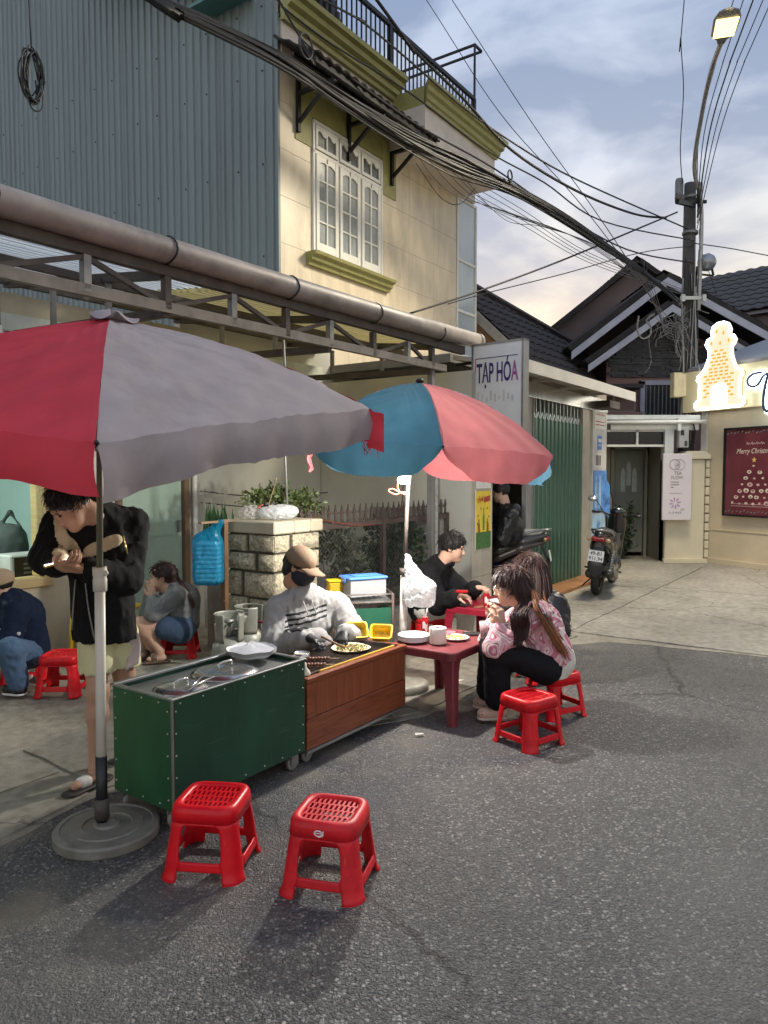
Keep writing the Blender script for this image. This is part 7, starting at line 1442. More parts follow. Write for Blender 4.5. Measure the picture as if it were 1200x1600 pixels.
def short_hair(t, M, m, n=320, k=1.0, L_=.05, th=.012, fr=.02, seed=1, name='hair_strands', down=.6):
    r = np.random.default_rng(seed); q = MB(); rad = np.array((.094,.074,.086)) + th
    for _ in range(int(n*2.2)):
        d = r.normal(0,1,3); d /= np.linalg.norm(d)
        if d[2] < -.25 + .55*max(0,d[0])*1.3 and not (d[0] < 0 and d[2] > -.45): continue
        p = np.array((-.018,0,.042)) + d*rad; fl = np.array((.55+fr*10*(d[0] > .2), d[1]*.8, -down)); fl = fl - d*(fl@d)*.93 + r.normal(0,.20 if down < .9 else .09,3); fl /= np.linalg.norm(fl); ln = L_*r.uniform(.6,1.3)
        a = p - d*.004; b_ = p + fl*ln*.5 + d*.006; c = p + fl*ln + d*r.uniform(-.004,.008)
        q.tube([M @ Vector(tuple(v_*k)) for v_ in (a, b_, c)], [.0024*k,.0021*k,.0006*k], 3, False)
    return q.build(name, m, t, world=True)
def person(label, base, group=None): return thing('person', label, 'person', base, 0, group)
Jn = PY
# ------------------------------------------------------------------ standing man with a phone
f = Vector((-.55,-.83,0)); base = Vector((-1.42,3.75,.014)); MN = person('man in an open black jacket and pale shorts looking down at a phone', base)
J = dict(pel=Jn(166,972,3.82), ch=Jn(158,868,3.80), nk=Jn(148,800,3.76), shR=Jn(96,822,3.72), shL=Jn(205,820,3.88), elR=Jn(74,872,3.62), wrR=Jn(94,884,3.47), elL=Jn(196,905,3.72), wrL=Jn(132,888,3.50),
         hipR=Jn(150,990,3.80), hipL=Jn(188,990,3.88), knR=Jn(153,1080,3.70), knL=Jn(196,1078,3.86), anR=Jn(150,1198,3.70), anL=Jn(208,1175,4.02), toR=PZ(118,1228,.05), toL=PZ(190,1180,.045))
J['hR'] = ((.55,-.35,.1), (.1,.2,1), 1, .55, 1.0); J['hL'] = ((-.85,-.4,.0), (.1,.1,1), -1, .5, 1.0)
Mh = headM(Jn(112,790,3.62), (-.55,-.52,-.72)); body_mesh(MN, J, Mh, SKIN, 1.0, f); face_parts(MN, Mh)
hair_cap(MN, Mh, HAIRB, 1.0, .010, .02, 0, vol=1.0); short_hair(MN, Mh, HAIRB, 420, 1.0, .05, .008, seed=2); M_BJ = mat('black_fleece', (.010,.010,.011), .85, var=.3, vs=12, bump=.2, bs=80, spec=.15)
JK = top_mesh(MN, J, M_BJ, f, 'jacket', (.175,.172,.090), (.088,.080,.054), .009, Jn(164,1012,3.82), .80, seed=4, ff=20, cutz=.745)
M_STR = mat('cream_stripe', (.55,.47,.31), .8, bump=.15); 
band(MN, [(Jn(88,806,3.62), Jn(95,840,3.60)), (Jn(95,840,3.60), Jn(114,868,3.60)), (Jn(114,868,3.60), Jn(124,874,3.60))], .024, M_STR, 'chest_stripe', 3.72)
band(MN, [(Jn(138,862,3.62), Jn(176,846,3.66))], .034, M_STR, 'chest_stripe', 3.76, .004, 3.605)
for pts in (((118,905),(115,940),(112,985)), ((133,905),(138,950),(148,1000))):
    MB().tube(crm([Jn(x,y,3.655) for x, y in pts],4), .004, 5).build('zip', M_ZINC, MN, world=True)
MB().tube([Jn(192,838,3.655), Jn(199,866,3.64)], .005, 5).build('pocket_zip', mat('gold_zip', (.45,.36,.12), .3, .8), MN, world=True)
s = Soft(.008,.03); s.cap(J['pel']+Vector((0,0,.03)), J['pel'], .135,.14,.05, sq=(f,.85))
for sd in 'RL': s.cap(J['hip'+sd], Vector(J['hip'+sd]).lerp(Vector(J['kn'+sd]), .62), .090, .088, .006)
m0 = (Vector(J['hipR'])+Vector(J['hipL']))/2; m1 = (Vector(J['knR'])+Vector(J['knL']))/2; s.cap(m0+f*.10+Vector((0,0,-.03)), m1+f*.09, .012, .03, .02, 'sub'); s.cut((0,0,.585), (0,0,-1)); s.fold(60,.008,9,(1,1,.35),True); s.build('shorts', mat('pale_yellow_cotton', (.60,.56,.33), .85, var=.08, bump=.2), MN)
q = MB(); q.grid(lambda a, b_: Jn(196+20*a+4*math.sin(b_*3), 1000+b_*48-12*a, 3.80+.03*math.sin(b_*5)), 6, 10); o = q.build('loose_hem', mat('pink_lit_cotton', (.60,.50,.48), .85), MN, world=True); md = o.modifiers.new('t','SOLIDIFY'); md.thickness = .006  # side flap of the shorts, with the pink light put into its colour
M_SND = mat('dark_sandal', (.03,.022,.018), .6)
for sd in 'RL':
    an, to = Vector(J['an'+sd]), Vector(J['to'+sd]); s = Soft(.006,.01); h_ = Vector((an.x,an.y,to.z)); s.cap(h_-(to-h_).normalized()*.05-Vector((0,0,.028)), to+(to-h_).normalized()*.03-Vector((0,0,.028)), .050,.046,.01, sq=((0,0,1),.28)); s.build('sandal', M_SND, MN)
    mdp = h_.lerp(to,.55); s = Soft(.006,.01); s.cap(mdp-Vector((0,0,.0)), mdp+(to-h_).normalized()*.02, .037,.034,.01, sq=((0,0,1),.88)); s.build('sandal_strap', mat('white_strap', (.62,.60,.55), .6), MN)
PH = thing('phone', 'lit phone held by the standing man', 'phone', Jn(97,879,3.47), R(30)); Mp = Matrix.Rotation(R(-14),3,'Y')
q = MB(); q.cbox(-.082,.075,-.038,.038,.0,.010,.004); q.v = [tuple(Mp @ Vector(v_)) for v_ in q.v]; q.build('case', mat('yellow_case', (.60,.42,.04), .4), PH); q = MB(); q.box(-.076,.069,-.034,.034,.0105,.012); q.v = [tuple(Mp @ Vector(v_)) for v_ in q.v]; q.build('screen', emit('phone_screen', (1,.78,.86), 9), PH)
# ------------------------------------------------------------------ vendor
f = Vector((.62,-.78,0)); VN = person('masked vendor in a brown cap and grey striped sweater cooking at the grill', Vector(SEATS['vendor']).xy.to_3d()+Vector((0,0,.016)))
pv = SEATS['vendor']; J = dict(pel=Vector((pv.x,pv.y,.375)), ch=Jn(478,972,5.04), nk=Jn(474,926,5.02), shR=Jn(436,952,4.98), shL=Jn(526,946,5.14), elR=Jn(428,1008,4.82), wrR=Jn(480,996,4.66), elL=Jn(556,994,4.98), wrL=Jn(538,990,4.78))
J.update(hipR=J['pel']+Vector((-.09,-.05,-.01)), hipL=J['pel']+Vector((.08,.04,-.01)), knR=J['pel']+Vector((.02,-.26,.06)), knL=J['pel']+Vector((.24,-.16,.06)))
J.update(anR=Vector((J['knR'].x+.0,J['knR'].y+.02,.10)), anL=Vector((J['knL'].x,J['knL'].y+.02,.10))); J['toR'] = Vector((J['anR'].x+.06,J['anR'].y-.11,.055)); J['toL'] = Vector((J['anL'].x+.06,J['anL'].y-.11,.055))
Mh = headM(Jn(470,886,4.98), (.86,-.42,-.34)); body_mesh(VN, J, Mh, SKIN, 1.0, f); face_parts(VN, Mh, 1.0, False)
M_GSW = mat('grey_marl', (.31,.305,.295), .9, var=.07, vs=25, bump=.2, bs=120, spec=.15); top_mesh(VN, J, M_GSW, f, 'sweater', (.175,.172,.090), (.088,.086,.058), .010, None, .82, seed=11, ff=21)
pants_mesh(VN, J, mat('grey_trousers', (.22,.22,.22), .85, bump=.2), f); shoes(VN, J, MATS['black_plastic'])
hair_cap(VN, Mh, HAIRB, 1.0, .012, 0, .05); MB().ell(Mh @ V3(-.115,0,.0), (.034,.034,.034), 12, 8).build('hair_bun', HAIRB, VN, world=True)
M_CAP = mat('brown_cap', (.21,.14,.085), .8, var=.1, vs=20, bump=.25, bs=90)
s = Soft(.006,.015); s.ell(Mh @ V3(-.015,0,.052), (.114,.093,.092), Mh, .01); s.post.append(lambda P, D, Mi=np.array(Mh.inverted()): np.maximum(D, .022 - (Mi[2,0]*P[0]+Mi[2,1]*P[1]+Mi[2,2]*P[2]+Mi[2,3]) )); s.build('cap', M_CAP, VN)
q = MB(); q.grid(lambda a, b_: Mh @ V3(.085*math.cos((a-.5)*2.3)+.095*b_*math.cos((a-.5)*1.4)+.010, .088*math.sin((a-.5)*2.3)*(1-.12*b_), .032-.022*b_-.06*((a-.5)**2)*1.2), 16, 5); o = q.build('cap_brim', M_CAP, VN, world=True); md = o.modifiers.new('t','SOLIDIFY'); md.thickness = .004
q = MB()
for k in range(5): q.box(-.02+k*.009,-.014+k*.009,0,.002,0,.012)
Mc = Mh @ Matrix.Translation((.088,-.012,.075)) @ Matrix.Rotation(R(90),4,'Z') @ Matrix.Rotation(R(-22),4,'X'); q.v = [tuple(Mc @ Vector(v_)) for v_ in q.v]; q.build('cap_print', P_WHT, VN, world=True)
s = Soft(.005,.02); s.ell(Mh @ V3(.030,0,-.042), (.082,.079,.082), Mh, .02); s.ell(Mh @ V3(.088,0,-.03), (.028,.03,.035), Mh, .03); s.ell(Mh @ V3(-.105,0,-.04), (.080,.16,.18), Mh, .01, 'sub'); s.post.append(lambda P, D, Mi=np.array(Mh.inverted()): np.maximum(D, (Mi[2,0]*P[0]+Mi[2,1]*P[1]+Mi[2,2]*P[2]+Mi[2,3]) + .004)); s.build('mask', mat('navy_mask', (.012,.013,.026), .75, bump=.15), VN)
M_GLV = mat('black_glove', (.012,.012,.013), .5, bump=.2, bs=90)
for w_, d, sd in ((J['wrR'], (.8,-.55,-.15), 1), (J['wrL'], (-.1,-.75,-.25), -1)):
    s = Soft(.005,.015); add_hand(s, w_, d, (-.2,-.2,-1) if sd == 1 else (.1,-.2,-1), sd, .55, 1.12); s.cap(Vector(w_)-Vector(d).normalized()*.05, Vector(w_), .040, .036, .02); s.build('glove', M_GLV, VN)
# collar, zip, three chest stripes
Cn = J['nk']; s = Soft(.006,.012); 
for k in range(10):
    a = R(-150+k*33); p = lambda a: Cn + (f*math.cos(a) + Vector((-f.y,f.x,0))*math.sin(a))*.070 + Vector((0,0,.022-.03*max(0,math.cos(a))))
    if abs(k-4.5) > .6: s.cap(p(a), p(a+R(28)), .019, .019, .012)
s.build('collar', M_GSW, VN)
M_STB = mat('stripe_black', (.012,.012,.013), .85)
for k in range(3): band(VN, [(Jn(446,964+k*8,4.84), Jn(470,961+k*8,4.82)), (Jn(470,961+k*8,4.82), Jn(508,949+k*8,4.90))], .0095, M_STB, 'chest_stripe', 5.02, .003)
for a_, b_ in (((474,940),(481,960)),((487,938),(494,958))): MB().tube(crm([Jn(a_[0],a_[1],4.86), Jn((a_[0]+b_[0])/2,(a_[1]+b_[1])/2,4.82), Jn(*b_,4.80)],3), .004, 5).build('drawstring', M_GSW, VN, world=True)
t = thing('wooden_tongs', 'long thin wooden stick in the vendor right hand', 'cooking stick', Jn(505,996,4.6)); e0 = Jn(505,996,4.58); e1 = onB(.60,.20,GZ+.022)
MB().tube([e0 - (e1-e0)*.1, e1], .007, 7).build('stick', mat('dark_bamboo', (.20,.10,.05), .6), t, world=True)
s = Soft(.008,.03); kx = J['pel']; s.cap(Vector(J['knR'])+Vector((-.02,-.02,.06)), Vector(J['knL'])+Vector((-.02,-.02,.06)), .07, .07, .04); s.fold(30,.008,3); tag(s.build('apron_cloth', mat('grey_cloth', (.28,.27,.26), .85), loc=J['knR']), 'grey cloth over the lap of the vendor', 'cloth')
# ------------------------------------------------------------------ woman in the pink sweater
def swirl():
    m, n, l, b = node_mat('pink_swirl_knit'); t = n.new('ShaderNodeTexCoord'); nz_ = n.new('ShaderNodeTexNoise'); nz_.inputs['Scale'].default_value = 5.5; nz_.inputs['Detail'].default_value = 1.2; nz_.inputs['Distortion'].default_value = .8; l(t.outputs['Object'], nz_.inputs[0])
    mm = n.new('ShaderNodeMath'); mm.operation = 'MULTIPLY'; mm.inputs[1].default_value = 5.2; l(nz_.outputs[0], mm.inputs[0]); fr_ = n.new('ShaderNodeMath'); fr_.operation = 'FRACT'; l(mm.outputs[0], fr_.inputs[0])
    r = n.new('ShaderNodeValToRGB'); r.color_ramp.interpolation = 'CONSTANT'; e = r.color_ramp.elements
    for i in range(4): e.new(.5)
    for el, (p, c) in zip(e, ((0,(.60,.33,.36)),(.30,(.70,.58,.54)),(.46,(.36,.11,.15)),(.54,(.70,.58,.54)),(.68,(.48,.17,.22)),(.90,(.66,.44,.44)))): el.position = p; el.color = (*c,1)
    l(fr_.outputs[0], r.inputs[0]); l(r.outputs[0], b.inputs['Base Color']); b.inputs['Roughness'].default_value = .95; b.inputs['Specular IOR Level'].default_value = .1
    k_ = n.new('ShaderNodeTexNoise'); k_.inputs['Scale'].default_value = 160; l(t.outputs['Object'], k_.inputs[0]); bp = n.new('ShaderNodeBump'); bp.inputs['Strength'].default_value = .5; bp.inputs['Distance'].default_value = .004; l(k_.outputs[0], bp.inputs['Height']); l(bp.outputs[0], b.inputs['Normal']); return m
f = Vector((-1,.12,0)); PW = person('woman in a pink swirl sweater with glasses leaning over the maroon table', SEATS['pink'])
J = dict(pel=Jn(858,1030,4.74), ch=Jn(840,975,4.80), nk=Jn(824,946,4.84), shL=Jn(838,958,4.69), shR=Jn(820,955,5.0), elL=Jn(773,1012,4.60), wrL=Jn(784,974,4.64), elR=Jn(764,1004,4.93), wrR=Jn(772,968,4.86),
         hipL=Jn(852,1044,4.66), hipR=Jn(848,1042,4.86), knL=Jn(775,1018,4.62), knR=Jn(768,1010,4.84), anL=Jn(778,1096,4.66), anR=Jn(764,1082,4.86), toL=PZ(757,1116,.055), toR=PZ(750,1098,.055))
J['hL'] = ((-.05,.2,1), (-.5,.5,.3), 1, .75, .95); J['hR'] = ((.15,-.1,1), (-.4,-.5,.3), -1, .75, .95)
HP = Jn(798,917,4.82); Mh = headM(HP, (-1,.05,-.22)); body_mesh(PW, J, Mh, SKIN2, 1.03, f, arm=.95); face_parts(PW, Mh, 1.03)
SWL = swirl(); top_mesh(PW, J, SWL, f, 'sweater', (.148,.150,.075), (.076,.072,.050), .007, Jn(862,1022,4.74), .92, seed=21, ff=20, cuff=.055)
M_RIB = mat('cream_rib', (.66,.61,.52), .95, bump=.4, bs=70)
for sd in 'LR': e = (Vector(J['wr'+sd])-Vector(J['el'+sd])).normalized(); s = Soft(.006,.01); s.cap(Vector(J['wr'+sd])-e*.075, Vector(J['wr'+sd])-e*.025, .044,.038,.01); s.cut(Vector(J['wr'+sd])-e*.018, e); s.build('cuff', M_RIB, PW)
s = Soft(.008,.03); c_ = Vector(J['pel']); s.cap(c_+Vector((.02,0,.0)), c_+Vector((.0,0,-.035)), .150,.148,.03, sq=((0,1,0),.95)); ax = (Vector(J['ch'])-c_).normalized(); s.cut(c_+ax*.045, ax); s.fold(40,.003,2); s.cut((0,0,.285),(0,0,-1)); s.build('hem', M_RIB, PW)
M_BLK = mat('black_trousers', (.008,.008,.010), .8, bump=.15, spec=.2); pants_mesh(PW, J, M_BLK, f, 'trousers', (.095,.080,.075), .004, .92, waist=.12, flare=.085)
s_m = mat('beige_clog', (.52,.36,.27), .6, var=.05); shoes(PW, J, s_m, 'clog', .050, mat('pale_sole', (.58,.47,.38), .6))
q = MB()
for sd in 'LR':
    to = Vector(J['to'+sd]); 
    for k in range(7): q.ell(to+Vector((-.02+.018*(k % 4), -.042+.012*(k//4), .012+.014*(k//4))), (.005,.004,.004), 6, 4)
q.build('clog_hole', mat('clog_dark', (.05,.03,.025), .6), PW, world=True)
hair_cap(PW, Mh, HAIRM, 1.03, .012, .006, .10, vol=1.01); short_hair(PW, Mh, HAIRM, 380, 1.03, .085, .012, 0, 4, 'hair_strands', 1.0)
hb = lambda x, y, z: Mh @ V3(x*1.03,y*1.03,z*1.03)
bk = [Jn(858,985,4.86), Jn(884,1012,4.84)]
# long hair: a dark fall beside the face, a copper fall down the back
nr = -1
strands(PW, [[hb(-.02,.085,.07), hb(-.005,.098,-.02), hb(-.02,.105,-.10), Jn(800,962,4.56), Jn(802,985,4.57), Jn(803,1010,4.55)], [hb(-.06,.08,.07), hb(-.055,.10,-.02), hb(-.07,.11,-.11), Jn(812,962,4.56), Jn(814,985,4.57), Jn(812,1006,4.55)], [hb(-.10,.06,.06), hb(-.11,.08,-.03), hb(-.13,.09,-.11), Jn(824,955,4.56), Jn(826,975,4.57), Jn(822,998,4.56)]], HAIRM, 330, .0028, .009, 4)
strands(PW, [[hb(-.09,.05,.10), hb(-.12,.06,-.02), Jn(836,948,4.60), Jn(852,980,4.565), Jn(872,1012,4.57), Jn(884,1030,4.60)], [hb(-.10,.02,.08), hb(-.135,.02,-.03), Jn(848,946,4.70), Jn(868,983,4.66), Jn(886,1014,4.66), Jn(892,1026,4.68)], [hb(-.10,-.04,.06), hb(-.135,-.04,-.04), Jn(842,948,4.9), Jn(866,985,4.88), Jn(884,1012,4.86), Jn(890,1020,4.86)]], HAIRC, 300, .0028, .008, 5, 'hair_ends')
strands(PW, [[hb(-.06,.03,.125), hb(-.115,.065,.03), hb(-.135,.07,-.07), Jn(840,955,4.59), Jn(856,988,4.57)], [hb(-.06,-.03,.125), hb(-.125,-.02,.03), hb(-.14,-.02,-.07), Jn(852,952,4.70), Jn(868,985,4.67)]], HAIRM, 240, .0028, .008, 6)
strands(PW, [[hb(.04,.03,.118), hb(.095,.035,.075), hb(.104,.035,.036)], [hb(.04,-.03,.118), hb(.098,-.03,.075), hb(.106,-.03,.036)]], HAIRM, 40, .003, .004, 7, 'fringe')
q = MB()
for y in (.034,-.034): q.tube([hb(.108, y+.026*math.cos(k*math.pi/8), .008+.022*math.sin(k*math.pi/8)) for k in range(17)], .0016, 5)
q.tube([hb(.110,.009,.012), hb(.110,-.009,.012)], .0016, 5).tube([hb(.106,.060,.012), hb(.03,.080,.012), hb(-.02,.084,.0)], .0016, 5).tube([hb(.106,-.060,.012), hb(.03,-.080,.012)], .0016, 5); q.build('glasses', mat('wire_frame', (.55,.50,.45), .3, .8), PW, world=True)
MB().ell(hb(-.004,.088,-.038), .006, 8, 5).build('earring', M_STEEL, PW, world=True)
t = thing('red_drink_cup', 'clear cup of bright red drink held in front of the woman in pink', 'cup', onT(T1,.61,.06,.001) + Vector((.0,.03,0))); cp_ = t.location; t.location = PY(757, 996, 4.78); WM[t.name] = Matrix.Translation(t.location)
MB().lathe([(0,.001),(.022,.001),(.030,.075),(0,.075)], (0,0,0), 20).build('drink', mat('red_drink', (.62,.01,.02), .15), t); MB().lathe([(0,0),(.024,0),(.034,.105),(.036,.105),(.0255,-.002),(0,-.002)], (0,0,0), 22).build('cup', M_CLR, t); MB().tube([(0,0,.05),(.02,0,.14),(.045,.0,.17)], .003, 6).build('straw', P_WHT, t)
q = MB()
for k in range(6): q.cbox(-.012+.012*math.cos(k),.002+.012*math.cos(k),-.006+.01*math.sin(k),.008+.01*math.sin(k),.074+.002*k,.088+.002*k,.002)
q.build('ice', M_CLR, t)
# ------------------------------------------------------------------ man in the black jacket
f = Vector((.97,-.22,0)); BM = person('man in a black jacket and white trousers seated at the crimson table', SEATS['guy']+Vector((0,0,.016)))
pg = SEATS['guy']; J = dict(pel=Vector((pg.x-.04,pg.y,.375)), ch=Jn(672,908,6.60), nk=Jn(688,882,6.55), shR=Jn(668,897,6.40), shL=Jn(690,893,6.72), elR=Jn(684,945,6.30), wrR=Jn(714,932,6.12), elL=Jn(728,930,6.62), wrL=Jn(744,918,6.40),
         hipR=Vector((pg.x-.02,pg.y-.10,.37)), hipL=Vector((pg.x,pg.y+.08,.37)), knR=Vector((pg.x+.34,pg.y-.16,.40)), knL=Vector((pg.x+.36,pg.y+.06,.40)), anR=Vector((pg.x+.32,pg.y-.14,.10)), anL=Vector((pg.x+.34,pg.y+.08,.10)), toR=Vector((pg.x+.44,pg.y-.17,.06)), toL=Vector((pg.x+.46,pg.y+.06,.06)))
J['hR'] = ((.85,-.35,.05), (.1,.1,-1), -1, .6, 1.0); J['hL'] = ((.75,-.5,.0), (.1,.0,-1), 1, .6, 1.0)
Mh = headM(Jn(707,856,6.48), (.93,-.25,-.22)); body_mesh(BM, J, Mh, SKIN2, 1.04, f); face_parts(BM, Mh, 1.04); hair_cap(BM, Mh, HAIRB, 1.04, .014, .018, 0, vol=1.02); short_hair(BM, Mh, HAIRB, 420, 1.04, .055, .014, seed=3)
top_mesh(BM, J, M_BJ, f, 'jacket', (.165,.170,.100), (.094,.088,.062), .008, None, .88, seed=31, ff=18); s = Soft(.007,.02); cn = Vector(J['nk'])
for k in range(10): a = R(k*36); p = lambda a: cn + Vector((math.cos(a)*.072+.03, math.sin(a)*.072, .012)); s.cap(p(a), p(a+R(36)), .028, .028, .012)
s.build('jacket_collar', M_BJ, BM)
pants_mesh(BM, J, mat('white_trousers', (.60,.60,.56), .85, var=.06, bump=.2), f, 'trousers', (.105,.082,.066), .006); shoes(BM, J, MATS['black_plastic'])
t = thing('red_wallet', 'small red packet in the hand of the man in black', 'packet', Jn(722,926,6.02), R(-10)); MB().cbox(-.05,.05,-.03,.03,0,.02,.006).build('packet', MATS['can_red'], t)
# ------------------------------------------------------------------ long haired woman in black
f = Vector((-.80,.60,0)); LW = person('long haired woman in a black jacket with her back to the lane', SEATS['long']+Vector((0,0,.016)))
pl_ = SEATS['long']; J = dict(pel=Vector((pl_.x,pl_.y,.375)), ch=Jn(856,960,5.66), nk=Jn(842,925,5.70), shL=Jn(866,945,5.56), shR=Jn(826,935,5.86), elL=Jn(872,985,5.50), wrL=Jn(826,972,5.52), elR=Jn(800,965,5.9), wrR=Jn(785,955,5.75),
         hipL=Vector((pl_.x-.04,pl_.y-.1,.37)), hipR=Vector((pl_.x+.04,pl_.y+.08,.37)), knL=Vector((pl_.x-.33,pl_.y+.12,.40)), knR=Vector((pl_.x-.26,pl_.y+.26,.40)), anL=Vector((pl_.x-.28,pl_.y+.10,.10)), anR=Vector((pl_.x-.22,pl_.y+.24,.10)), toL=Vector((pl_.x-.38,pl_.y+.18,.06)), toR=Vector((pl_.x-.32,pl_.y+.32,.06)))
J['hL'] = ((-.8,.3,.2), (0,0,-1), 1, .6, .95); J['hR'] = ((-.8,.0,.2), (0,0,-1), -1, .6, .95)
Mh = headM(Jn(828,893,5.68), (-.72,.66,-.2)); body_mesh(LW, J, Mh, SKIN2, 1.02, f); face_parts(LW, Mh, 1.02); hair_cap(LW, Mh, HAIRM, 1.02, .018, .01, .12, vol=1.04); short_hair(LW, Mh, HAIRM, 380, 1.02, .10, .020, 0, 5, 'hair_strands', 1.0)
top_mesh(LW, J, mat('black_nylon', (.010,.010,.012), .42, bump=.1, spec=.4), f, 'jacket', (.168,.165,.085), (.090,.086,.056), .010, None, .9, seed=41, ff=17); pants_mesh(LW, J, M_BLK, f); shoes(LW, J, MATS['white_foam'])
hb = lambda x, y, z: Mh @ V3(x,y,z)
strands(LW, [[hb(-.06,.07,.08), hb(-.10,.09,-.04), Jn(838,945,5.48), Jn(850,985,5.46), Jn(858,1000,5.47)], [hb(-.10,.03,.08), hb(-.14,.03,-.05), Jn(856,950,5.50), Jn(872,985,5.48), Jn(884,1000,5.49)], [hb(-.11,-.03,.07), hb(-.14,-.03,-.05), Jn(864,945,5.60), Jn(880,972,5.58), Jn(890,985,5.58)]], HAIRM, 420, .0034, .011, 8)
strands(LW, [[hb(-.10,.02,-.02), Jn(850,935,5.49), Jn(868,962,5.47), Jn(884,985,5.48)], [hb(-.12,-.03,-.02), Jn(860,935,5.56), Jn(878,960,5.54), Jn(891,978,5.55)]], HAIRC, 60, .003, .009, 9, 'hair_ends')
# ------------------------------------------------------------------ woman in grey, left
f = Vector((-.97,-.22,0)); GW_ = person('woman in a grey sweater and denim shorts hunched by the pale green door', SEATS['grey']+Vector((0,0,.005)))
J = dict(pel=Jn(286,972,6.24), ch=Jn(284,938,6.26), nk=Jn(268,918,6.25), shL=Jn(276,930,6.10), shR=Jn(272,926,6.40), elL=Jn(240,958,6.04), wrL=Jn(238,934,6.10), elR=Jn(232,955,6.3), wrR=Jn(236,928,6.22),
         hipL=Jn(282,985,6.14), hipR=Jn(280,982,6.33), knL=Jn(220,974,6.06), knR=Jn(214,972,6.28), anL=Jn(250,1016,6.12), anR=Jn(236,1014,6.30), toL=PZ(234,1030,.05), toR=PZ(222,1024,.05))
J['hL'] = ((-.1,.2,1), (-.4,.5,.3), 1, .6, .92); J['hR'] = ((.1,-.1,1), (-.4,-.5,.3), -1, .6, .92)
Mh = headM(Jn(254,903,6.22), (-.97,-.2,-.08)); body_mesh(GW_, J, Mh, SKIN2, .98, f); face_parts(GW_, Mh, .98); hair_cap(GW_, Mh, HAIRM, .98, .010, 0, .03, vol=1.0); short_hair(GW_, Mh, HAIRM, 260, .98, .06, .010, 0, 6)
top_mesh(GW_, J, mat('grey_knit', (.16,.17,.17), .9, var=.08, vs=20, bump=.25, bs=110), f, 'sweater', (.140,.145,.075), (.078,.072,.05), .007, None, .95, seed=51, ff=20)
pants_mesh(GW_, J, mat('blue_denim', (.035,.065,.115), .85, var=.15, vs=30, bump=.2), f, 'shorts', (.105,.100,.1), .004, -.62, waist=.125)
hb = lambda x, y, z: Mh @ V3(x,y,z); strands(GW_, [[hb(-.09,.02,.04), hb(-.125,.02,-.02), Jn(284,915,6.14), Jn(297,935,6.12), Jn(302,950,6.13)], [hb(-.09,-.02,.04), hb(-.13,-.01,-.02), Jn(288,914,6.2), Jn(300,932,6.2), Jn(305,944,6.2)]], HAIRM, 130, .003, .007, 10, 'ponytail')
for sd in 'LR': an, to = Vector(J['an'+sd]), Vector(J['to'+sd]); s = Soft(.006,.01); h_ = Vector((an.x,an.y,to.z)); s.cap(h_-(to-h_).normalized()*.04-Vector((0,0,.030)), to+(to-h_).normalized()*.02-Vector((0,0,.030)), .042,.040,.01, sq=((0,0,1),.28)); s.cap(h_.lerp(to,.6)+Vector((0,.0,.0)), h_.lerp(to,.6)+Vector((0,0,.01)), .036,.036,.01); s.build('sandal', mat('tan_sandal', (.13,.085,.05), .6), GW_)
# ------------------------------------------------------------------ person in navy, left edge
f = Vector((-.95,-.30,0)); NP = person('person in a navy hoodie, jeans and tan cap cut by the left edge', SEATS['navy']+Vector((0,0,.016)))
J = dict(pel=Jn(44,1010,5.52), ch=Jn(32,962,5.50), nk=Jn(14,938,5.48), shL=Jn(26,955,5.34), shR=Jn(16,948,5.66), elL=Jn(12,1000,5.26), wrL=Jn(-25,1000,5.24), elR=Jn(-12,990,5.7), wrR=Jn(-40,985,5.6),
         hipL=Jn(40,1022,5.42), hipR=Jn(38,1020,5.6), knL=Jn(16,1016,5.12), knR=Jn(-25,1015,5.55), anL=Jn(28,1066,5.16), anR=Jn(-20,1062,5.5), toL=PZ(14,1078,.055), toR=PZ(-45,1070,.055)); J['hL'] = ((-1,0,0),(0,0,-1),1,.5,1.0); J['hR'] = ((-1,0,0),(0,0,-1),-1,.5,1.0)
Mh = headM(Jn(-4,918,5.46), (-.9,-.35,-.25)); body_mesh(NP, J, Mh, SKIN2, 1.0, f); face_parts(NP, Mh); hair_cap(NP, Mh, HAIRB, 1.0, .008)
M_NV = mat('navy_fleece', (.010,.017,.038), .9, var=.1, bump=.2, bs=90, spec=.15); top_mesh(NP, J, M_NV, f, 'hoodie', (.165,.165,.095), (.092,.088,.06), .009, None, .9, seed=61, ff=18); pants_mesh(NP, J, mat('mid_denim', (.055,.105,.185), .85, var=.2, vs=20, bump=.2), f, 'jeans', (.105,.085,.07), .007); shoes(NP, J, MATS['black_plastic'], 'shoe', .046, MATS['white_foam'])
s = Soft(.006,.015); s.ell(Mh @ V3(-.015,0,.052), (.118,.097,.088), Mh, .01); s.post.append(lambda P, D, Mi=np.array(Mh.inverted()): np.maximum(D, .018 - (Mi[2,0]*P[0]+Mi[2,1]*P[1]+Mi[2,2]*P[2]+Mi[2,3]))); s.cap(Mh @ V3(.08,0,.03), Mh @ V3(.15,0,.01), .055,.05,.01, sq=(Mh.to_3x3() @ V3(0,0,1), .15)); s.build('cap', mat('tan_cap', (.36,.26,.16), .85, bump=.2), NP)
s = Soft(.008,.03); cn = Vector(J['nk']); s.cap(cn+Vector((.05,.03,.0)), cn+Vector((.06,-.07,-.02)), .055,.055,.03); s.fold(30,.006,4); s.build('hood', M_NV, NP)
letters(NP, 'T.', .05, WM[NP.name].inverted() @ frame_xy(Jn(-6,990,5.19), (1,0,0), (0,.1,1)), P_WHT, depth=.002)
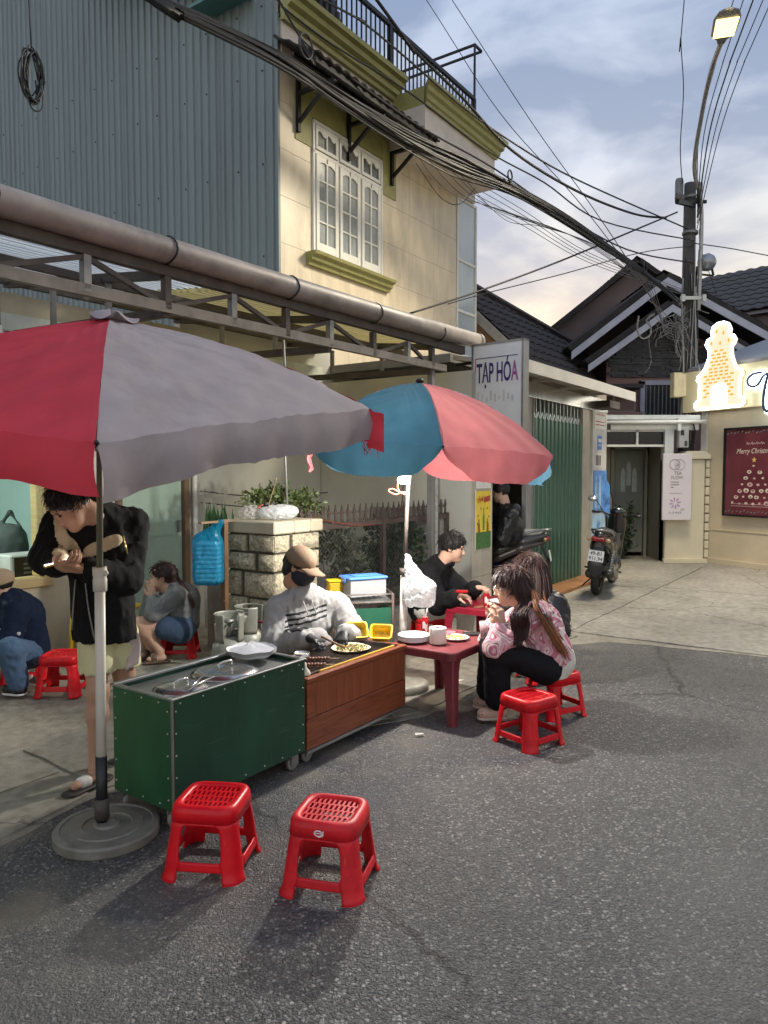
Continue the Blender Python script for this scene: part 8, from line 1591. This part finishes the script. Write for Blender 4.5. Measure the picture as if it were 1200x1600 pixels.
# ------------------------------------------------------------------ rider in the shop doorway
f = Vector((-.96,.28,0)); RP = person('person in a black puffer jacket on the grey scooter in the shop doorway', (1.55,9.3,.014)); b0 = Jn(794,866,9.3)
J = dict(pel=Vector((b0.x,b0.y,.86)), ch=Jn(795,826,9.3), nk=Jn(789,796,9.3), shR=Jn(786,806,9.5), shL=Jn(798,806,9.12), elR=Jn(770,836,9.6), wrR=Jn(758,842,9.6), elL=Jn(785,842,9.1), wrL=Jn(768,848,9.2))
J.update(hipL=J['pel']+Vector((-.02,-.10,-.02)), hipR=J['pel']+Vector((.02,.10,-.02)), knL=J['pel']+Vector((-.38,-.10,-.06)), knR=J['pel']+Vector((-.36,.24,-.06)), anL=J['pel']+Vector((-.32,-.12,-.48)), anR=J['pel']+Vector((-.30,.26,-.48)), toL=J['pel']+Vector((-.44,-.10,-.52)), toR=J['pel']+Vector((-.42,.28,-.52)))
J['hL'] = ((-.95,.1,0),(0,0,-1),1,.6,1.0); J['hR'] = ((-.95,.1,0),(0,0,-1),-1,.6,1.0)
Mh = headM(Jn(782,770,9.32), (-.95,.2,-.15)); body_mesh(RP, J, Mh, SKIN2, 1.0, f, res=.009); hair_cap(RP, Mh, HAIRB, 1.0, .014, .02, res=.008)
M_PUF = mat('black_puffer', (.012,.012,.014), .40, bump=.1, spec=.45)
JK = top_mesh(RP, J, M_PUF, f, 'jacket', (.185,.195,.10), (.10,.095,.06), .010, None, .9, seed=71, ff=16, res=.011); pants_mesh(RP, J, M_BLK, f, res=.012); shoes(RP, J, MATS['black_plastic'])
s = Soft(.010,.03); s.cap(Jn(803,796,9.22), Jn(802,797,9.4), .085,.085,.03); s.fold(22,.008,3); s.build('hood', M_PUF, RP)
# ================================================================== motor scooters
def scooter(label, p, rz, cb, seat_m, plate=None, lean=R(7), steer=R(0)):
    # local frame: x forward from the rear wheel, y left, z up
    t = thing('motor_scooter', label, 'motorbike', p, rz, None); T = WM[t.name] @ Matrix.Rotation(lean, 4, 'X'); g = lambda x, y, z: T @ Vector((x, y, z)); X3 = T.to_3x3()
    M_TY = mat('tyre_rubber', (.014,.014,.015), .7, bump=.3, bs=60); M_RM = mat('wheel_alloy', (.10,.10,.105), .35, .7)
    for x, nm, r in ((0,'wheel',.275),(1.26,'wheel',.275)):
        q = MB(); MR = X3 @ Matrix.Rotation(R(90),3,'X'); q.lathe([(r-.075,-.04),(r-.03,-.05),(r-.006,-.028),(r,0),(r-.006,.028),(r-.03,.05),(r-.075,.04)], g(x,0,r), 36, MR); w_ = q.build(nm, M_TY, t, world=True)
        q = MB(); q.lathe([(r-.07,-.034),(r-.085,-.034),(r-.095,-.02),(r-.095,.02),(r-.085,.034),(r-.07,.034)], g(x,0,r), 32, MR); q.lathe([(.0,-.04),(.04,-.04),(.05,-.02),(.05,.02),(.04,.04),(0,.04)], g(x,0,r), 18, MR)
        for k in range(5): a = k*2*math.pi/5; q.bar(g(x+.03*math.cos(a),0,r+.03*math.sin(a)), g(x+(r-.09)*math.cos(a),0,r+(r-.09)*math.sin(a)), .03, .02)
        q.build('rim', M_RM, w_, world=True)
    s = Soft(.010,.03)                                    # body shell: tail, flank, floor, leg shield
    s.chain([g(-.30,0,.80), g(-.05,0,.72), g(.28,0,.60), g(.46,0,.46)], [.055,.105,.125,.10], .06, sq=(X3 @ V3(0,1,0), 1.12)); s.cap(g(.42,0,.32), g(.95,0,.30), .075, .075, .05, sq=(X3 @ V3(0,1,0), 1.7)); s.cap(g(.98,0,.32), g(1.06,0,.92), .13, .12, .05, sq=(X3 @ V3(1,0,0), .5)); s.cap(g(1.06,0,.88), g(1.0,0,1.02), .11, .09, .05); s.cap(g(1.14,0,.50), g(1.30,0,.58), .07, .06, .05)
    s.fold(18,.004,2); s.build('body_shell', cb, t)
    s = Soft(.009,.02); s.chain([g(-.22,0,.835), g(.02,0,.80), g(.30,0,.745), g(.46,0,.75)], [.05,.085,.105,.07], .04, sq=(X3 @ V3(0,1,0), 1.25)); s.build('seat', seat_m, t)
    q = MB(); q.tube(crm([g(.02,.13,.80), g(-.18,.12,.86), g(-.34,.07,.88), g(-.37,0,.885), g(-.34,-.07,.88), g(-.18,-.12,.86), g(.02,-.13,.80)],6), .014, 8); q.build('grab_rail', mat('satin_rail', (.25,.25,.26), .3, .8), t, world=True)
    for sd in (1,-1): s = Soft(.008,.02); s.chain([g(-.30,.085*sd,.72), g(-.02,.12*sd,.64), g(.30,.135*sd,.50)], [.02,.045,.05], .03, sq=(X3 @ V3(0,1,0), .45)); s.build('side_fairing', mat('bronze_panel', (.055,.045,.042), .3, .4), t)
    MB().cbox(-.06,.06,-.02,.02,-.02,.02,.006); s = Soft(.007,.01); s.rbox(g(-.335,0,.765), (.022,.085,.03), .015, T); s.build('tail_light', mat('tail_red', (.25,.012,.014), .2), t)
    for sd in (1,-1): s = Soft(.007,.01); s.ell(g(-.31,.115*sd,.755), (.02,.035,.025), T); s.build('indicator', mat('indicator_clear', (.45,.32,.18), .2), t)
    s = Soft(.007,.015); s.cap(g(-.27,0,.66), g(-.36,0,.44), .075,.070,.02, sq=(X3 @ V3(1,0,0), .18)); s.cap(g(-.36,0,.44), g(-.36,0,.32), .07,.05,.02, sq=(X3 @ V3(1,0,0), .2)); s.build('mudguard', MATS['black_plastic'], t)
    q = MB(); d0 = g(-.352,0,.55); up_ = (X3 @ V3(.20,0,1)).normalized(); sd_ = X3 @ V3(0,-1,0); nb = (sd_.cross(up_)).normalized(); q.prism([(-.095,-.07),(.095,-.07),(.095,.07),(-.095,.07)], d0+nb*.014, sd_, up_, .004); PLT = q.build('number_plate', mat('plate_white', (.66,.66,.63), .4), t, world=True)
    if plate:
        Mi = WM[t.name].inverted()
        for k, tx in enumerate(plate): letters(PLT, tx, .066, Mi @ frame_xy(d0+nb*.0195+up_*(.010-k*.066)-sd_*0, sd_, up_), P_BLK, depth=.0008, align='CENTER', bold=.0012, sx=.95)
    for sd in (-1,):                                       # shock absorber, engine and exhaust on the right side
        q = MB(); a, b_ = g(-.02,-.14,.30), g(.08,-.13,.62); q.tube([a, b_], .018, 8); L_ = [a.lerp(b_, k/72) + (X3 @ V3(.030*math.cos(k*.85), .030*math.sin(k*.85), 0)) for k in range(8,66)]; q.tube(L_, .0065, 5); q.build('shock_absorber', mat('spring_grey', (.30,.30,.30), .35, .7), t, world=True)
        s = Soft(.009,.02); s.chain([g(.40,-.13,.27), g(.10,-.16,.27), g(-.26,-.17,.34)], [.03,.065,.062], .03); s.build('exhaust', mat('exhaust_black', (.05,.047,.043), .4, .5), t); s = Soft(.008,.015); s.cap(g(.06,-.225,.29), g(-.22,-.232,.345), .05,.048,.02, sq=(X3 @ V3(0,1,0), .35)); s.build('heat_shield', mat('shield_grey', (.20,.18,.15), .35, .6), t)
    s = Soft(.010,.03); s.ell(g(.22,0,.30), (.20,.11,.12), T); s.cap(g(.2,.10,.28), g(-.02,.11,.27), .075,.06,.03); s.build('engine', mat('engine_grey', (.075,.075,.075), .45, .6), t)
    q = MB(); q.tube([g(1.10,0,.55), g(1.24,0,.30)], .035, 8); q.build('fork', M_DARK, t, world=True); q = MB(); q.tube([g(.93,.33,1.02), g(.98,.20,1.03), g(1.0,.07,.98), g(1.0,-.07,.98), g(.98,-.20,1.03), g(.93,-.33,1.02)], .013, 8); q.build('handlebar', M_DARK, t, world=True)
    for sd in (1,-1):
        MB().tube([g(.955,.24*sd,1.026), g(.93,.34*sd,1.02)], .019, 8).build('grip', MATS['black_plastic'], t, world=True); MB().tube([g(1.0,.20*sd,1.03), g(1.0,.33*sd,1.015)], .006, 6).build('brake_lever', M_STEEL, t, world=True)
    for sd in ((1,) if plate else (1,-1)):
        MB().tube(crm([g(.98,.20*sd,1.03), g(.99,.26*sd,1.12), g(.98,.32*sd,1.19)],4), .006, 6).build('mirror_stalk', M_DARK, t, world=True); q = MB(); q.ell(g(.97,.36*sd,1.20), (.018,.068,.042), 16, 9, X3); mo = q.build('mirror', MATS['black_plastic'], t, world=True); q = MB(); q.ell(g(.955,.36*sd,1.20), (.008,.060,.036), 16, 7, X3); q.build('mirror_glass', mat('mirror_bright', (.75,.78,.80), .1, .8), mo, world=True)
    s = Soft(.008,.02); s.cap(g(1.04,0,1.03), g(.96,0,1.05), .085,.07,.03, sq=(X3 @ V3(0,1,0), 1.4)); s.build('handlebar_cowl', cb, t); MB().cbox(-.01,.01,-.05,.05,0,.03,.004); q = MB(); q.add([g(.925,-.05,1.075), g(.925,.05,1.075), g(.97,.05,1.115), g(.97,-.05,1.115)], [(0,1,2,3)]); q.build('dial', mat('dial_grey', (.35,.30,.18), .2), t, world=True)
    MB().tube([g(.45,.10,.22), g(.40,.26,.02)], .010, 6).build('side_stand', M_DARK, t, world=True)
    for sd in (1,-1): MB().tube([g(.32,.13*sd,.30), g(.32,.24*sd,.30)], .013, 6).build('foot_peg', M_DARK, t, world=True)
    return t
M_BKP = mat('black_paint', (.010,.010,.012), .18, .0, var=.2, coat=.6); M_SEATB = mat('black_vinyl', (.014,.014,.016), .45, bump=.15, bs=60)
mr_ = PZ(931, 931); scooter('black motor scooter with a white number plate parked before the green shutter', (mr_.x, mr_.y, .014), R(64), M_BKP, M_SEATB, ('49-B1','911.94'), R(6))
scooter('grey scooter in the shop doorway behind the diners', (1.74,9.34,.014), R(163), mat('dark_silver_paint', (.045,.045,.047), .3, .3, coat=.3), mat('grey_vinyl', (.34,.33,.31), .5), None, R(3))
